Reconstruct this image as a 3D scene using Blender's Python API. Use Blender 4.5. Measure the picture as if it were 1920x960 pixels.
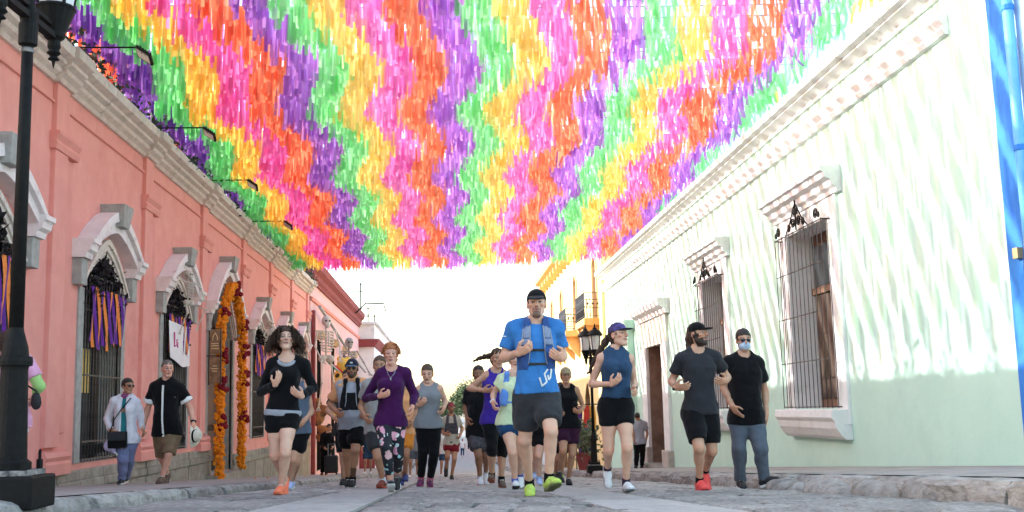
import bpy, math, random
import numpy as np
from mathutils import Vector, Matrix
R = math.radians
rnd = random.Random(11)
nrs = np.random.RandomState(5)
SC = bpy.context.scene
COL = SC.collection
for _o in list(bpy.data.objects):
    bpy.data.objects.remove(_o)

# ------------------------------------------------------------------ camera
# world: x to the right across the street, y along the street away from the camera, z up; the street falls away from us
FPX = 2025.0                      # focal length in pixels of a 1920 wide picture
CAM = np.array([0.0, 0.0, 0.30])
VPX, VPY, TILT = 838.0, 770.0, 0.015
_fy = np.array([(VPX-960)/FPX, -(VPY-480)/FPX, 1.0]); _fy /= np.linalg.norm(_fy)
_rx = np.array([1.0, TILT, 0.0]); _rx[2] = -(_fy[0]*_rx[0]+_fy[1]*_rx[1])/_fy[2]; _rx /= np.linalg.norm(_rx)
_X = np.array([_rx[0], _rx[1], -_rx[2]]); _Y = np.array([_fy[0], _fy[1], -_fy[2]]); _Z = np.cross(_X, _Y)
MC = np.stack([_X, _Y, _Z])       # camera axes -> world
cam_d = bpy.data.cameras.new('camera'); cam = bpy.data.objects.new('camera', cam_d); COL.objects.link(cam)
cam_d.sensor_width = 36; cam_d.lens = FPX/1920*36; cam_d.clip_start = 0.05; cam_d.clip_end = 3000
_m = Matrix([list(MC[0])+[CAM[0]], list(MC[1])+[CAM[1]], list(MC[2])+[CAM[2]], [0, 0, 0, 1]])
cam.matrix_world = _m
SC.camera = cam
SC.render.resolution_x = 1024; SC.render.resolution_y = 512

# ------------------------------------------------------------------ light
SUN_DIR = Vector((2.2, -0.57, -1.0)).normalized()       # the way the light travels: from the left, low, a little against us
SC.view_settings.view_transform = 'Standard'; SC.view_settings.look = 'None'
SC.view_settings.gamma = 1.0; SC.view_settings.use_curve_mapping = False
SC.view_settings.exposure = 2.12
wd = bpy.data.worlds.new('World'); SC.world = wd; wd.use_nodes = True
nt = wd.node_tree
sky = nt.nodes.new('ShaderNodeTexSky'); sky.sky_type = 'NISHITA'; sky.sun_disc = False
sky.sun_elevation = math.asin(-SUN_DIR.z)
sky.sun_rotation = math.atan2(-SUN_DIR.x, -SUN_DIR.y)
sky.air_density = 1.3; sky.dust_density = 4.5; sky.ozone_density = 0.2; sky.altitude = 1000
bg = nt.nodes['Background']; bg.inputs['Strength'].default_value = 0.15
nt.links.new(sky.outputs[0], bg.inputs[0])
sl = bpy.data.lights.new('sun', 'SUN'); sl.energy = 2.0; sl.angle = R(0.5); sl.color = (1.0, 0.975, 0.94)
so = bpy.data.objects.new('sun', sl); COL.objects.link(so); so.location = (-30, 20, 30)
so.rotation_euler = SUN_DIR.to_track_quat('-Z', 'Y').to_euler()
SC.cycles.use_denoising = True
SC.cycles.max_bounces = 8; SC.cycles.diffuse_bounces = 5; SC.cycles.transmission_bounces = 6; SC.cycles.transparent_max_bounces = 20

# ------------------------------------------------------------------ where a photo point lies in the place
def ray(px, py):
    d = MC @ np.array([(px-960)/FPX, -(py-480)/FPX, -1.0])
    return d
def pt(px, py, Y):
    d = ray(px, py); return CAM + d*((Y-CAM[1])/d[1])
def on_x(px, py, X):
    d = ray(px, py); return CAM + d*((X-CAM[0])/d[0])
def zy(y):                        # height profile of the street along y
    y = np.asarray(y, float)
    a = 0.065-0.052*np.minimum(y, 55)
    t = np.clip(y-55, 0, 32); a = a - (0.052*t - 0.052*t*t/64)
    return a + 0.035*np.maximum(y-175, 0)
KL, KR = -2.25, 3.5               # kerb lines
XL, XR = -5.8, 6.0                # house fronts
def gz(x, y):                     # walking surface
    z = float(zy(y))
    if x < KL: return z + 0.046 + 0.085
    if x > KR: return z - 0.072 + 0.155
    return z - 0.0206*x

# ------------------------------------------------------------------ objects
WO = {}
def _link(o, parent=None):
    COL.objects.link(o)
    if parent is not None:
        o.parent = parent
        o.location = -Vector(WO.get(parent, (0, 0, 0)))
        WO[o] = Vector((0, 0, 0))
    else:
        WO[o] = Vector(o.location)
    return o
def tag(o, label=None, cat=None, group=None, kind=None):
    if label: o['label'] = label
    if cat: o['category'] = cat
    if group: o['group'] = group
    if kind: o['kind'] = kind
    return o
def empty(name, loc, label=None, cat=None, group=None):
    o = bpy.data.objects.new(name, None); o.empty_display_size = 0.1
    o.location = Vector(loc); _link(o)
    return tag(o, label, cat, group)
def mesh_np(name, v, f, smooth=True, attr=None):
    me = bpy.data.meshes.new(name)
    v = np.asarray(v, np.float32); f = np.asarray(f, np.int32)
    k = f.shape[1]
    me.vertices.add(len(v)); me.vertices.foreach_set('co', v.ravel())
    me.loops.add(f.size); me.loops.foreach_set('vertex_index', f.ravel())
    me.polygons.add(len(f)); me.polygons.foreach_set('loop_start', np.arange(len(f), dtype=np.int32)*k)
    me.update(calc_edges=True)
    if smooth: me.shade_smooth()
    if attr is not None:
        a = me.color_attributes.new('Col', 'FLOAT_COLOR', 'POINT')
        c = np.ones((len(v), 4), np.float32); c[:, :3] = attr; a.data.foreach_set('color', c.ravel())
    return me
def obj_np(name, v, f, mat, parent=None, smooth=True, attr=None):
    me = mesh_np(name, v, f, smooth, attr)
    if mat: me.materials.append(mat)
    return _link(bpy.data.objects.new(name, me), parent)
def copy_tree(o, parent=None):
    c = o.copy(); COL.objects.link(c)
    if parent is not None: c.parent = parent
    WO[c] = WO.get(o, Vector((0, 0, 0)))
    for ch in list(o.children): copy_tree(ch, c)
    return c

class MB:
    def __init__(s): s.v = []; s.f = []
    def add(s, vs, fs):
        o = len(s.v); s.v += [tuple(map(float, p)) for p in vs]; s.f += [tuple(i+o for i in q) for q in fs]; return s
    def box(s, x0, x1, y0, y1, z0, z1):
        if x0 > x1: x0, x1 = x1, x0
        if y0 > y1: y0, y1 = y1, y0
        if z0 > z1: z0, z1 = z1, z0
        return s.add([(x0,y0,z0),(x1,y0,z0),(x1,y1,z0),(x0,y1,z0),(x0,y0,z1),(x1,y0,z1),(x1,y1,z1),(x0,y1,z1)],
              [(0,3,2,1),(4,5,6,7),(0,1,5,4),(1,2,6,5),(2,3,7,6),(3,0,4,7)])
    def obox(s, c, sx, sy, sz, ax=(1,0,0), ay=(0,1,0), az=None):
        ax = np.array(ax, float); ay = np.array(ay, float); az = np.cross(ax, ay) if az is None else np.array(az, float)
        c = np.array(c, float); P = []
        for k in (-1, 1):
            for (i, j) in ((-1,-1),(1,-1),(1,1),(-1,1)):
                P.append(c + ax*i*sx/2 + ay*j*sy/2 + az*k*sz/2)
        return s.add(P, [(0,3,2,1),(4,5,6,7),(0,1,5,4),(1,2,6,5),(2,3,7,6),(3,0,4,7)])
    def tube(s, pts, r, n=6, cap=True):
        pts = [np.array(p, float) for p in pts]; N = len(pts)
        rr = [r]*N if np.isscalar(r) else list(r)
        V = []; prev = None
        for i, p in enumerate(pts):
            t = pts[min(i+1, N-1)] - pts[max(i-1, 0)]; t = t/(np.linalg.norm(t)+1e-9)
            a = np.array([0, 0, 1.0]) if prev is None else prev
            a = a - t*np.dot(a, t)
            if np.linalg.norm(a) < 1e-3: a = np.array([1.0, 0, 0]); a = a - t*np.dot(a, t)
            a /= np.linalg.norm(a); b = np.cross(t, a); prev = a
            for k in range(n):
                w = 2*math.pi*k/n; V.append(p + (a*math.cos(w)+b*math.sin(w))*rr[i])
        F = []
        for i in range(N-1):
            for k in range(n):
                F.append((i*n+k, i*n+(k+1) % n, (i+1)*n+(k+1) % n, (i+1)*n+k))
        if cap: F.append(tuple(range(n-1, -1, -1))); F.append(tuple((N-1)*n+k for k in range(n)))
        return s.add(V, F)
    def lathe(s, prof, c=(0,0,0), n=16, flute=0.0):
        V = []; F = []
        for (r, z) in prof:
            for k in range(n):
                w = 2*math.pi*k/n; q = r*(1-flute*(k % 2)); V.append((c[0]+q*math.cos(w), c[1]+q*math.sin(w), c[2]+z))
        m = len(prof)
        for i in range(m-1):
            for k in range(n): F.append((i*n+k, i*n+(k+1) % n, (i+1)*n+(k+1) % n, (i+1)*n+k))
        F.append(tuple(range(n-1, -1, -1))); F.append(tuple((m-1)*n+k for k in range(n)))
        return s.add(V, F)
    def prof_y(s, prof, y0, y1, xs=1.0):
        """profile of (x, z) points, closed polygon, run along y"""
        n = len(prof)
        V = [(p[0], y0, p[1]) for p in prof] + [(p[0], y1, p[1]) for p in prof]
        F = [(i, (i+1) % n, n+(i+1) % n, n+i) for i in range(n)]
        F += [tuple(range(n-1, -1, -1)), tuple(range(n, 2*n))]
        return s.add(V, F)
    def prof_x(s, prof, x0, x1):
        n = len(prof)
        V = [(x0, p[0], p[1]) for p in prof] + [(x1, p[0], p[1]) for p in prof]
        F = [(i, (i+1) % n, n+(i+1) % n, n+i) for i in range(n)]
        F += [tuple(range(n-1, -1, -1)), tuple(range(n, 2*n))]
        return s.add(V, F)
    def mesh(s, name, smooth=False, fix=True):
        me = bpy.data.meshes.new(name); me.from_pydata(s.v, [], s.f)
        if fix:
            import bmesh
            b = bmesh.new(); b.from_mesh(me); bmesh.ops.recalc_face_normals(b, faces=b.faces); b.to_mesh(me); b.free()
        if smooth: me.shade_smooth()
        return me
    def build(s, name, mat, parent=None, smooth=False, bevel=0.0, auto=None):
        me = s.mesh(name, smooth)
        if mat: me.materials.append(mat)
        o = _link(bpy.data.objects.new(name, me), parent)
        if bevel:
            b = o.modifiers.new('bevel', 'BEVEL'); b.width = bevel; b.segments = 2; b.limit_method = 'ANGLE'
        return o

# ------------------------------------------------------------------ materials
MATS = {}
def _nodes(name):
    m = bpy.data.materials.new(name); m.use_nodes = True
    t = m.node_tree; return m, t, t.nodes['Principled BSDF']
def N(t, ty, **kw):
    n = t.nodes.new(ty)
    for k, v in kw.items(): setattr(n, k, v)
    return n
def c4(c): return (c[0], c[1], c[2], 1.0)
def pm(name, c1, c2=None, sc=6.0, rough=0.75, bump=0.0, bsc=40.0, spec=0.3, metal=0.0, stain=None, ssc=1.5, stretch=None, rand=0.0, detail=6, dist=0.02, sheen=0.0, grime=None):
    """two-tone noisy paint / stone / cloth"""
    if name in MATS: return MATS[name]
    m, t, b = _nodes(name); L = t.links
    tc = N(t, 'ShaderNodeTexCoord'); mp = N(t, 'ShaderNodeMapping'); L.new(tc.outputs['Object'], mp.inputs[0])
    if stretch: mp.inputs['Scale'].default_value = stretch
    nz = N(t, 'ShaderNodeTexNoise'); nz.inputs['Scale'].default_value = sc; nz.inputs['Detail'].default_value = detail; nz.inputs['Roughness'].default_value = 0.6
    L.new(mp.outputs[0], nz.inputs['Vector'])
    cr = N(t, 'ShaderNodeValToRGB'); cr.color_ramp.elements[0].position = 0.32; cr.color_ramp.elements[1].position = 0.68
    cr.color_ramp.elements[0].color = c4(c1); cr.color_ramp.elements[1].color = c4(c2 or c1)
    L.new(nz.outputs['Fac'], cr.inputs[0]); out = cr.outputs[0]
    if stain:
        n2 = N(t, 'ShaderNodeTexNoise'); n2.inputs['Scale'].default_value = ssc; n2.inputs['Detail'].default_value = 9; n2.inputs['Roughness'].default_value = 0.7
        L.new(tc.outputs['Object'], n2.inputs['Vector'])
        r2 = N(t, 'ShaderNodeValToRGB'); r2.color_ramp.elements[0].position = 0.55; r2.color_ramp.elements[1].position = 0.75
        L.new(n2.outputs['Fac'], r2.inputs[0])
        mx = N(t, 'ShaderNodeMix', data_type='RGBA'); mx.inputs[7].default_value = c4(stain)
        L.new(r2.outputs[0], mx.inputs[0]); L.new(out, mx.inputs[6]); out = mx.outputs[2]
    if grime:      # splash marks and scuffs low on a wall: streaks of their own shape
        gcol, zt, wdt = grime
        m3 = N(t, 'ShaderNodeMapping'); m3.inputs['Scale'].default_value = (5, 5, 1.4); L.new(tc.outputs['Object'], m3.inputs[0])
        n4 = N(t, 'ShaderNodeTexNoise'); n4.inputs['Scale'].default_value = 1.3; n4.inputs['Detail'].default_value = 8; n4.inputs['Roughness'].default_value = .72; L.new(m3.outputs[0], n4.inputs['Vector'])
        sp = N(t, 'ShaderNodeSeparateXYZ'); L.new(tc.outputs['Object'], sp.inputs[0])
        # the street falls along y, and the marks follow it
        fa = N(t, 'ShaderNodeMath', operation='MULTIPLY_ADD'); fa.inputs[1].default_value = .052; L.new(sp.outputs[1], fa.inputs[0]); L.new(sp.outputs[2], fa.inputs[2])
        mr2 = N(t, 'ShaderNodeMapRange'); mr2.inputs[1].default_value = zt; mr2.inputs[2].default_value = zt-wdt; mr2.inputs[3].default_value = -.25; mr2.inputs[4].default_value = .06; L.new(fa.outputs[0], mr2.inputs[0])
        ad = N(t, 'ShaderNodeMath', operation='ADD'); L.new(n4.outputs['Fac'], ad.inputs[0]); L.new(mr2.outputs[0], ad.inputs[1])
        r4 = N(t, 'ShaderNodeValToRGB'); r4.color_ramp.elements[0].position = .60; r4.color_ramp.elements[1].position = .72; r4.color_ramp.elements[1].color = (.75, .75, .75, 1); L.new(ad.outputs[0], r4.inputs[0])
        mg = N(t, 'ShaderNodeMix', data_type='RGBA'); mg.inputs[7].default_value = c4(gcol); L.new(r4.outputs[0], mg.inputs[0]); L.new(out, mg.inputs[6]); out = mg.outputs[2]
    if rand:
        oi = N(t, 'ShaderNodeObjectInfo'); hs = N(t, 'ShaderNodeHueSaturation')
        mr = N(t, 'ShaderNodeMapRange'); mr.inputs[3].default_value = 1-rand; mr.inputs[4].default_value = 1+rand
        L.new(oi.outputs['Random'], mr.inputs[0]); L.new(mr.outputs[0], hs.inputs['Value']); L.new(out, hs.inputs['Color']); out = hs.outputs[0]
    L.new(out, b.inputs['Base Color'])
    b.inputs['Roughness'].default_value = rough; b.inputs['Specular IOR Level'].default_value = spec; b.inputs['Metallic'].default_value = metal
    if sheen: b.inputs['Sheen Weight'].default_value = sheen
    if bump:
        n3 = N(t, 'ShaderNodeTexNoise'); n3.inputs['Scale'].default_value = bsc; n3.inputs['Detail'].default_value = 8
        L.new(mp.outputs[0], n3.inputs['Vector'])
        bp = N(t, 'ShaderNodeBump'); bp.inputs['Strength'].default_value = bump; bp.inputs['Distance'].default_value = dist
        L.new(n3.outputs['Fac'], bp.inputs['Height']); L.new(bp.outputs[0], b.inputs['Normal'])
    MATS[name] = m; return m
def cloth(name, c, var=0.12, rough=0.85, bump=0.5, heather=0.0):
    k = 1-var; return pm(name, [x*k for x in c], [min(1, x*(1+var)) for x in c], sc=(260 if heather else 9), rough=rough, bump=bump*1.4, bsc=16, spec=0.08, dist=0.02, sheen=0.1)
def skin_mat():
    m, t, b = _nodes('skin'); L = t.links
    a = N(t, 'ShaderNodeAttribute', attribute_name='Col')
    nz = N(t, 'ShaderNodeTexNoise'); nz.inputs['Scale'].default_value = 60; nz.inputs['Detail'].default_value = 5
    n2 = N(t, 'ShaderNodeTexNoise'); n2.inputs['Scale'].default_value = 11; n2.inputs['Detail'].default_value = 3
    tc = N(t, 'ShaderNodeTexCoord'); L.new(tc.outputs['Object'], nz.inputs['Vector']); L.new(tc.outputs['Object'], n2.inputs['Vector'])
    mr = N(t, 'ShaderNodeMapRange'); mr.inputs[1].default_value = 0.3; mr.inputs[2].default_value = 0.7; mr.inputs[3].default_value = 0.88; mr.inputs[4].default_value = 1.1
    L.new(n2.outputs['Fac'], mr.inputs[0])
    hs = N(t, 'ShaderNodeHueSaturation'); L.new(mr.outputs[0], hs.inputs['Value']); L.new(a.outputs['Color'], hs.inputs['Color'])
    L.new(hs.outputs[0], b.inputs['Base Color']); b.inputs['Roughness'].default_value = 0.5; b.inputs['Specular IOR Level'].default_value = 0.35
    b.inputs['Subsurface Weight'].default_value = 0.0
    bp = N(t, 'ShaderNodeBump'); bp.inputs['Strength'].default_value = 0.15; bp.inputs['Distance'].default_value = 0.004
    L.new(nz.outputs['Fac'], bp.inputs['Height']); L.new(bp.outputs[0], b.inputs['Normal'])
    return m
SKIN = skin_mat()
# ================================================================== people: bodies and clothes grown as smooth fields
def unit(v):
    v = np.asarray(v, float); return v/(np.linalg.norm(v)+1e-9)
UP = np.array([0, 0, 1.0])

class Field:
    """smooth union of tapered limbs and ellipsoids, polygonised with surface nets"""
    def __init__(s): s.p = []; s.post = []
    def cone(s, a, b, r1, r2, k=0.02, flat=False, sub=False):
        a = np.array(a, float); b = np.array(b, float); ba = b-a; L = np.linalg.norm(ba)+1e-6; u = ba/L
        def fn(X, Y, Z):
            px, py, pz = X-a[0], Y-a[1], Z-a[2]
            t = px*u[0]+py*u[1]+pz*u[2]; tc = np.clip(t, 0, L)
            d = np.sqrt((px-u[0]*tc)**2+(py-u[1]*tc)**2+(pz-u[2]*tc)**2) - (r1+(r2-r1)*tc/L)
            if flat: d = np.maximum(d, t-L)
            return d
        r = max(r1, r2); lo = np.minimum(a, b)-r; hi = np.maximum(a, b)+r
        s.p.append((fn, lo, hi, k, sub)); return s
    def ell(s, c, r, M=None, k=0.02, sub=False):
        c = np.array(c, float); r = np.array(r, float) if not np.isscalar(r) else np.array([r]*3, float)
        rm = r.max()
        def fn(X, Y, Z):
            x, y, z = X-c[0], Y-c[1], Z-c[2]
            if M is not None:
                x, y, z = (x*M[0][0]+y*M[0][1]+z*M[0][2], x*M[1][0]+y*M[1][1]+z*M[1][2], x*M[2][0]+y*M[2][1]+z*M[2][2])
            k0 = np.sqrt((x/r[0])**2+(y/r[1])**2+(z/r[2])**2)
            k1 = np.sqrt((x/r[0]**2)**2+(y/r[1]**2)**2+(z/r[2]**2)**2)
            return k0*(k0-1)/(k1+1e-6)
        s.p.append((fn, c-rm, c+rm, k, sub)); return s
    def fn(s, f, lo, hi, k=0.02, sub=False):
        s.p.append((f, np.array(lo), np.array(hi), k, sub)); return s
    def grid(s, h, lo=None, hi=None, clip=None):
        if lo is None:
            lo = np.min([q[1] for q in s.p if not q[4]], axis=0)-3*h; hi = np.max([q[2] for q in s.p if not q[4]], axis=0)+3*h
        n = np.ceil((hi-lo)/h).astype(int)+1
        ax = [lo[i]+h*np.arange(n[i]) for i in range(3)]
        V = np.full(n, 0.25)
        for (f, a, b, k, sub) in s.p:
            pad = k+3*h
            i0 = np.clip(np.floor((a-pad-lo)/h).astype(int), 0, n); i1 = np.clip(np.ceil((b+pad-lo)/h).astype(int)+1, 0, n)
            if np.any(i1 <= i0): continue
            sl = tuple(slice(i0[j], i1[j]) for j in range(3))
            d = f(ax[0][sl[0]][:, None, None], ax[1][sl[1]][None, :, None], ax[2][sl[2]][None, None, :])
            W = V[sl]
            if sub:
                kk = max(k, 1e-5); hh = np.clip(0.5-0.5*(W+d)/kk, 0, 1); V[sl] = W+(-d-W)*hh+kk*hh*(1-hh)
            else:
                kk = max(k, 1e-5); hh = np.clip(0.5+0.5*(d-W)/kk, 0, 1); V[sl] = d+(W-d)*hh-kk*hh*(1-hh)
        X, Y, Z = ax[0][:, None, None], ax[1][None, :, None], ax[2][None, None, :]
        for g in s.post: V = g(V, X, Y, Z)
        return V, ax
    def mesh(s, h, lo=None, hi=None):
        V, ax = s.grid(h, lo, hi); return snet(V, ax)

_CO = np.array([(i, j, k) for i in (0, 1) for j in (0, 1) for k in (0, 1)])
def snet(V, ax):
    S = V < 0
    c = np.zeros(tuple(np.array(S.shape)-1), np.int8)
    for (i, j, k) in _CO: c += S[i:S.shape[0]-1+i, j:S.shape[1]-1+j, k:S.shape[2]-1+k]
    ai = np.argwhere((c > 0) & (c < 8))
    if len(ai) == 0: return np.zeros((0, 3)), np.zeros((0, 4), int)
    idx = np.full(c.shape, -1, np.int64); idx[ai[:, 0], ai[:, 1], ai[:, 2]] = np.arange(len(ai))
    pos = np.zeros((len(ai), 3)); cnt = np.zeros(len(ai))
    for a in _CO:
        for d in range(3):
            if a[d]: continue
            b = a.copy(); b[d] = 1
            A = ai+a; B = ai+b
            va = V[A[:, 0], A[:, 1], A[:, 2]]; vb = V[B[:, 0], B[:, 1], B[:, 2]]
            m = (va < 0) != (vb < 0)
            t = np.where(m, va/np.where(m, va-vb, 1), 0)
            p = a[None, :]+t[:, None]*(b-a)[None, :]
            pos[m] += p[m]; cnt[m] += 1
    pos = pos/cnt[:, None]+ai
    h = np.array([x[1]-x[0] for x in ax]); o = np.array([x[0] for x in ax])
    v = o+pos*h
    F = []
    for d in range(3):
        e, g = (d+1) % 3, (d+2) % 3
        s0 = [slice(None)]*3; s1 = [slice(None)]*3
        s0[d] = slice(0, -1); s1[d] = slice(1, None)
        m = S[tuple(s0)] != S[tuple(s1)]
        q = np.argwhere(m)
        ok = np.ones(len(q), bool)
        for w in (e, g): ok &= (q[:, w] >= 1) & (q[:, w] <= S.shape[w]-2)
        q = q[ok]
        if len(q) == 0: continue
        de = np.zeros(3, int); de[e] = 1; dg = np.zeros(3, int); dg[g] = 1
        cs = [q-de-dg, q-dg, q, q-de]
        f = np.stack([idx[x[:, 0], x[:, 1], x[:, 2]] for x in cs], 1)
        ins = S[q[:, 0], q[:, 1], q[:, 2]]
        f[~ins] = f[~ins][:, ::-1]
        F.append(f)
    F = np.concatenate(F) if F else np.zeros((0, 4), int)
    return v, F[(F >= 0).all(1)]

def merge(parts):
    v = []; f = []; o = 0
    for (a, b) in parts:
        if len(a) == 0: continue
        v.append(a); f.append(b+o); o += len(a)
    return np.concatenate(v), np.concatenate(f)

def folds(seed, amp, freq=(18, 55), zs=0.6):
    r = np.random.RandomState(seed)
    W = []
    for i in range(8):
        d = unit(r.normal(size=3)*np.array([1, 1, zs])); W.append((d*r.uniform(*freq), r.uniform(0, 6.28), r.uniform(0.5, 1)))
    def g(V, X, Y, Z):
        a = 0
        for i, (w, p, c) in enumerate(W):
            q = w[0]*X+w[1]*Y+w[2]*Z+p+1.3*np.sin(0.5*(w[1]*X-w[0]*Z)+p*2)
            a = a+(c*np.sin(q) if i % 2 else 1.6*c*(.6-np.abs(np.sin(q*.5))))
        return V+amp*0.55*(np.tanh(a*.75)-1)
    return g

# torso cross-sections along the spine: t, half width, half depth, forward shift
PROF = {
 'm': (np.array([-.30,-.22,-.10, .0, .18, .36, .55, .74, .88, .96, 1.03, 1.08]),
       np.array([.05, .115,.142,.143,.130,.126,.140,.157,.152,.114,.068,.054]),
       np.array([.05, .085,.105,.112,.108,.106,.113,.118,.100,.080,.060,.050]),
       np.array([-.01,-.012,-.012,-.01,.004,.006,.004,.0,-.008,-.012,-.01,-.01])),
 'f': (np.array([-.30,-.22,-.10, .0, .18, .36, .55, .74, .88, .96, 1.03, 1.08]),
       np.array([.05, .120,.152,.152,.127,.114,.124,.138,.134,.097,.056,.046]),
       np.array([.05, .085,.110,.110,.096,.088,.096,.100,.086,.070,.052,.045]),
       np.array([-.01,-.014,-.018,-.014,.004,.006,.006,.0,-.008,-.012,-.01,-.01])),
}
class Torso:
    def __init__(s, P, Nk, hR, sR, sgn, prof, sc, wid=1.0, belly=0.0, dep=1.0):
        s.P = P; s.U = unit(Nk-P); s.L = np.linalg.norm(Nk-P); s.sgn = sgn
        pj = lambda r: unit(r-s.U*np.dot(r, s.U))
        s.Rh = pj(hR); s.Rs = pj(sR)
        s.T, a, b, y = prof; s.A = a*sc*wid; s.B = b*sc*dep*(1+(wid-1)*.6); s.YC = y*sc
        s.B = s.B + belly*np.exp(-((s.T-.28)/.25)**2)*0.5; s.YC = s.YC+belly*np.exp(-((s.T-.28)/.25)**2)*0.5
    def local(s, X, Y, Z):
        x, y, z = X-s.P[0], Y-s.P[1], Z-s.P[2]
        t = (x*s.U[0]+y*s.U[1]+z*s.U[2])/s.L
        w = np.clip(t, 0, 1)
        r = [s.Rh[i]*(1-w)+s.Rs[i]*w for i in range(3)]
        n = np.sqrt(r[0]**2+r[1]**2+r[2]**2)+1e-9
        r = [q/n for q in r]; U = s.U; sg = s.sgn
        f = [sg*(r[1]*U[2]-r[2]*U[1]), sg*(r[2]*U[0]-r[0]*U[2]), sg*(r[0]*U[1]-r[1]*U[0])]
        return x*r[0]+y*r[1]+z*r[2], x*f[0]+y*f[1]+z*f[2], t
    def front(s): return s.sgn*np.cross(unit(s.Rh+s.Rs), s.U)
    def right(s): return unit(s.Rh+s.Rs)
    def at(s, x, y, t): return s.P+s.U*s.L*t+s.right()*x+s.front()*y
    def fn(s, off=0.0, flare=0.0, t0=-.3, t1=1.08):
        def f(X, Y, Z):
            x, y, t = s.local(X, Y, Z)
            tc = np.clip(t, s.T[0], s.T[-1])
            o = off+flare*np.clip(.5-tc, 0, 1)
            a = np.interp(tc, s.T, s.A)+o; b = np.interp(tc, s.T, s.B)+o; yc = np.interp(tc, s.T, s.YC)
            n = 2.35
            q = (np.abs(x/a)**n+np.abs((y-yc)/b)**n)**(1/n)
            d = (q-1)*np.minimum(a, b)
            return np.maximum(d, np.maximum(t-t1, t0-t)*s.L)
        return f
    def bb(s, pad=0.26):
        a = s.P-s.U*s.L*.3; b = s.P+s.U*s.L*1.1
        return np.minimum(a, b)-pad, np.maximum(a, b)+pad

def headframe(face, pitch=0, roll=0):
    y, p, r = R(face), R(pitch), R(roll)
    lx = np.array([math.cos(y), math.sin(y), 0]); lf = np.array([math.sin(y), -math.cos(y), 0])
    ly = lf*math.cos(p)+UP*math.sin(p); lz = UP*math.cos(p)-lf*math.sin(p)
    return np.array([lx*math.cos(r)+lz*math.sin(r), ly, lz*math.cos(r)-lx*math.sin(r)])     # rows

def add_head(F, c, M, q, sex):
    """q scales a 0.235 m head; M rows = right, front, up"""
    w = lambda x, y, z: c+q*(M[0]*x+M[1]*y+M[2]*z)
    e = lambda x, y, z, a, b, d, k, sub=False: F.ell(w(x, y, z), np.array([a, b, d])*q, M, k*q, sub)
    jw = 1.0 if sex == 'm' else 0.9
    e(0, -.014, .034, .074, .094, .086, .01)
    e(0, .022, -.03, .054, .066, .082, .03)
    e(0, .056, -.1, .028*jw, .026, .02, .03)
    for s in (-1, 1):
        F.cone(w(s*.047*jw, -.004, -.055), w(s*.018, .055, -.1), .019*q, .016*q, .022*q)
        e(s*.043, .060, -.018, .020, .02, .015, .014)
        F.cone(w(s*.042, .07, .021), w(0, .081, .02), .011*q, .011*q, .014*q)
        e(s*.032, .093, .003, .020, .019, .012, .010, True)
        e(s*.031, .0705, .002, .0145, .0135, .0125, .003)
        e(s*.0755, -.01, -.004, .011, .02, .033, .012)
        e(s*.086, -.004, .0, .007, .011, .018, .006, True)
        e(s*.0125, .099, -.031, .0085, .01, .008, .005)
    F.cone(w(0, .086, .016), w(0, .114, -.026), .0080*q, .0115*q, .009*q)
    F.cone(w(-.019, .083, -.0575), w(.019, .083, -.0575), .0065*q, .0065*q, .006*q)
    F.cone(w(0, .09, -.0565), w(0, .0905, -.0565), .0065*q, .0065*q, .008*q)
    F.cone(w(-.015, .084, -.068), w(.015, .084, -.068), .0075*q, .0075*q, .006*q)
    F.ell(w(0, .1, -.0625), np.array([.024, .011, .0022])*q, M, .003*q, True)

def add_hand(F, wr, d, ref, bodyc, s, curl=1.0, spread=0.0):
    """palm, four bent fingers of unequal length and a thumb from the side of the palm"""
    d = unit(d); th = unit(ref-d*np.dot(ref, d))          # thumb side
    pn = np.cross(th, d)
    if np.dot(pn, bodyc-wr) < 0: pn = -pn                   # palm faces the body
    W = lambda a, b, c: wr+s*(d*a+th*b+pn*c)
    M = np.array([d, th, pn])
    F.ell(W(.045, 0, 0), np.array([.055, .042, .018])*s, M, .012*s)
    F.cone(W(.0, 0, 0), W(.03, 0, 0), .026*s, .022*s, .02*s)
    for i, (b, L) in enumerate(((.030, .074), (.010, .082), (-.010, .077), (-.029, .062))):
        p = W(.084-.004*abs(i-1), b, .002); a = 0.25*curl; dirb = d+th*spread*(1.2-i*.8)*.15
        for k, fr in enumerate((.44, .32, .24)):
            a2 = a+curl*(0.35, 1.15, 1.9)[k]
            v = unit(unit(dirb)*math.cos(a2)+pn*math.sin(a2))
            e = p+v*L*fr*s
            F.cone(p, e, (.0100, .0092, .0084)[k]*s, (.0092, .0084, .0074)[k]*s, .004*s); p = e
    p = W(.022, .034, .006)
    e = p+s*.046*unit(d*.75+th*.75+pn*.35); F.cone(p, e, .0135*s, .0112*s, .014*s)
    e2 = e+s*.034*unit(d*(.95)+th*(.25-.3*curl)+pn*(.3+.3*curl)); F.cone(e, e2, .0108*s, .0088*s, .004*s)
    return W(.06, 0, .01), pn

SKINS = {'fair': (.66, .38, .26), 'pale': (.68, .41, .295), 'mid': (.52, .285, .18), 'tan': (.43, .22, .128), 'brown': (.28, .135, .075), 'pink': (.68, .35, .25)}

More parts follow.
